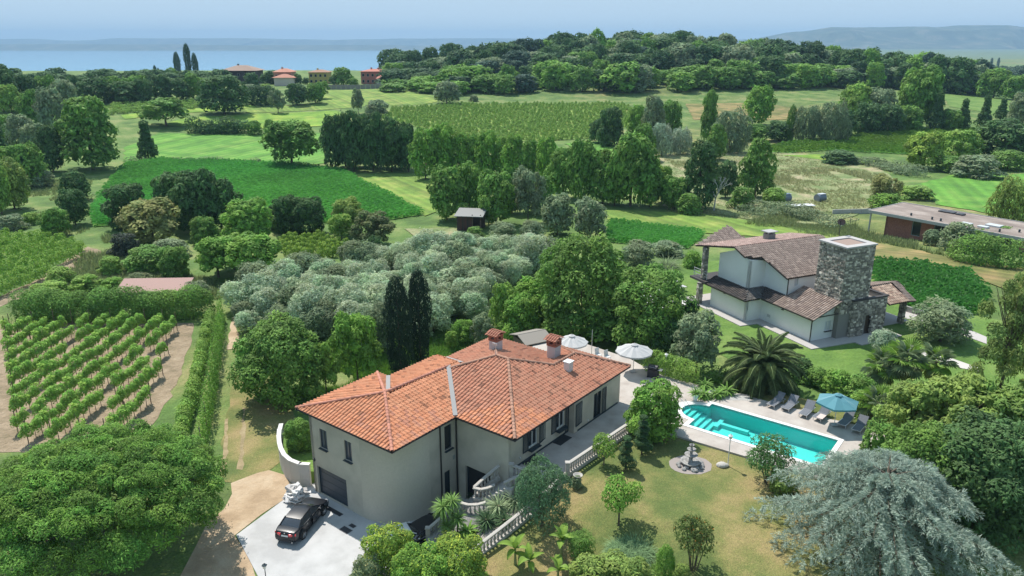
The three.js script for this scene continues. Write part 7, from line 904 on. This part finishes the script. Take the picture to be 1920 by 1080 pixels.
hedge('ditch_scrub', spots([[245, 305], [330, 306], [420, 306], [520, 312], [600, 318]]), 1.3, 2.4, 'grey', 'low scrub along the upper edge of the maize', { size: 0.3, per: 30, seed: 28, lump: 0.5, cat: 'scrub' });
hedge('meadow_scrub', spots([[1570, 300], [1640, 310], [1720, 330]]), 2, 5, 'grey', 'pale scrub across the rough meadow', { size: 0.4, per: 30, seed: 29, lump: 0.6, cat: 'scrub' });
hedge('meadow_scrub', spots([[1400, 405], [1450, 398], [1500, 408], [1560, 420]]), 1.8, 5, 'grey', 'rough scrub round the dark bales', { size: 0.34, per: 34, seed: 30, lump: 0.6, cat: 'scrub' });
for (const [x, y, l] of [[1472, 378, 'dark wrapped bale on the rough meadow, left one'], [1537, 378, 'dark wrapped bale on the rough meadow, right one']]) { const p = spot(x, y), t = thing('wrapped_bale', l, 'bale', p, 0.4); mesh('wrap', new THREE.CylinderGeometry(0.85, 0.85, 2.0, 16).rotateZ(Math.PI / 2).translate(0, 0.8, 0), std([0.16, 0.19, 0.24], 0.4), t); mesh('sheet', rbox(1.6, 0.06, 1.1, 0.025).translate(0.3, 1.66, 0), std([0.5, 0.53, 0.57], 0.5), t); }
{ const p = spot(1498, 390), m = mesh('white_board', rbox(6, 0.15, 2.0, 0.04), std([0.62, 0.63, 0.64], 0.7), scene); m.position.copy(p).y += 0.6; m.rotation.y = 0.1; tag(m, 'long white board lying in the scrub below the bales', 'board'); }
// ---------- the wooded hill ----------
{
  const r = rng(501), pts = [];
  for (let i = 0; i < 5200; i++) { const z = lerp(-355, -590, r()), x = lerp(-100, 330, r()); const d = -z, lo = -0.155 * d; if (x < lo || x > d * 0.6 || d < 362 + 14 * vnoise(x / 50, 3, 5) + smooth(x, 60, 200) * 30 + smooth(-x, 20, 60) * 14) continue; if (pts.some((q) => (q[0] - x) ** 2 + (q[1] - z) ** 2 < (d < 470 ? 80 : 120))) continue; pts.push([x, z]); }
  pts.sort((a, b) => b[1] - a[1]);
  const tones = ['dark', 'dark', 'deep', 'mid', 'dark', 'grey', 'blue', 'fresh', 'deep'], size = (i) => [8.5 + 10.5 * r(), 11 + 8 * r()];
  pts.slice(0, 285).forEach(([x, z], i) => { const [h, w] = size(i); const taper = lerp(0.55, 1, smooth(x / -z, -0.155, -0.02)), edge = -z < 405 && r() < 0.75; plant('wood_tree', 'wood', edge ? (r() < 0.5 ? 'mid' : 'fresh') : tones[Math.floor(r() * 9)], V3(x, terrain(x, z), z), h * taper * (edge ? 0.72 : 1), w * (edge ? 0.8 : 1), 'dark leafy tree of the wood on the far hill', 'tree', 'trees of the wood on the hill'); });
  const rest = pts.slice(285).map(([x, z], i) => { const [h, w] = size(i); return M4(x, terrain(x, z), z, r() * 6.28, w, h, w); });
  if (rest.length) tag(instanced('hill_wood', K.wood[1].crown, leafy('dark'), rest, null, scene), 'back of the wood along the crest of the far hill', 'wood');
  const far = []; for (let i = 0; i < 700; i++) { const x = lerp(200, 560, r()), z = lerp(-520, -760, r()); if (x / -z < 0.42 || x / -z > 0.85) continue; far.push(M4(x, terrain(x, z) - 1, z, r() * 6.28, 11 + 7 * r(), 6 + 7 * r())); } tag(instanced('far_wood', K.wood[2].crown, leafy('blue'), far, null, scene), 'bluish tree line in front of the far hills at the right', 'wood');
  const left = []; for (let i = 0; i < 170; i++) { const x = lerp(-420, -120, r()), z = lerp(-400, -470, r()); if (x / -z > -0.36 && r() < 0.8) continue; if (-x / -z < 0.3) continue; left.push(M4(x, terrain(x, z) - 1, z, r() * 6.28, 8 + 7 * r(), 4.5 + 5 * r())); } tag(instanced('shore_wood', K.wood[3].crown, leafy('dark'), left, null, scene), 'low wood in front of the lake at the left', 'wood');
}
renderer.render(scene, camera);
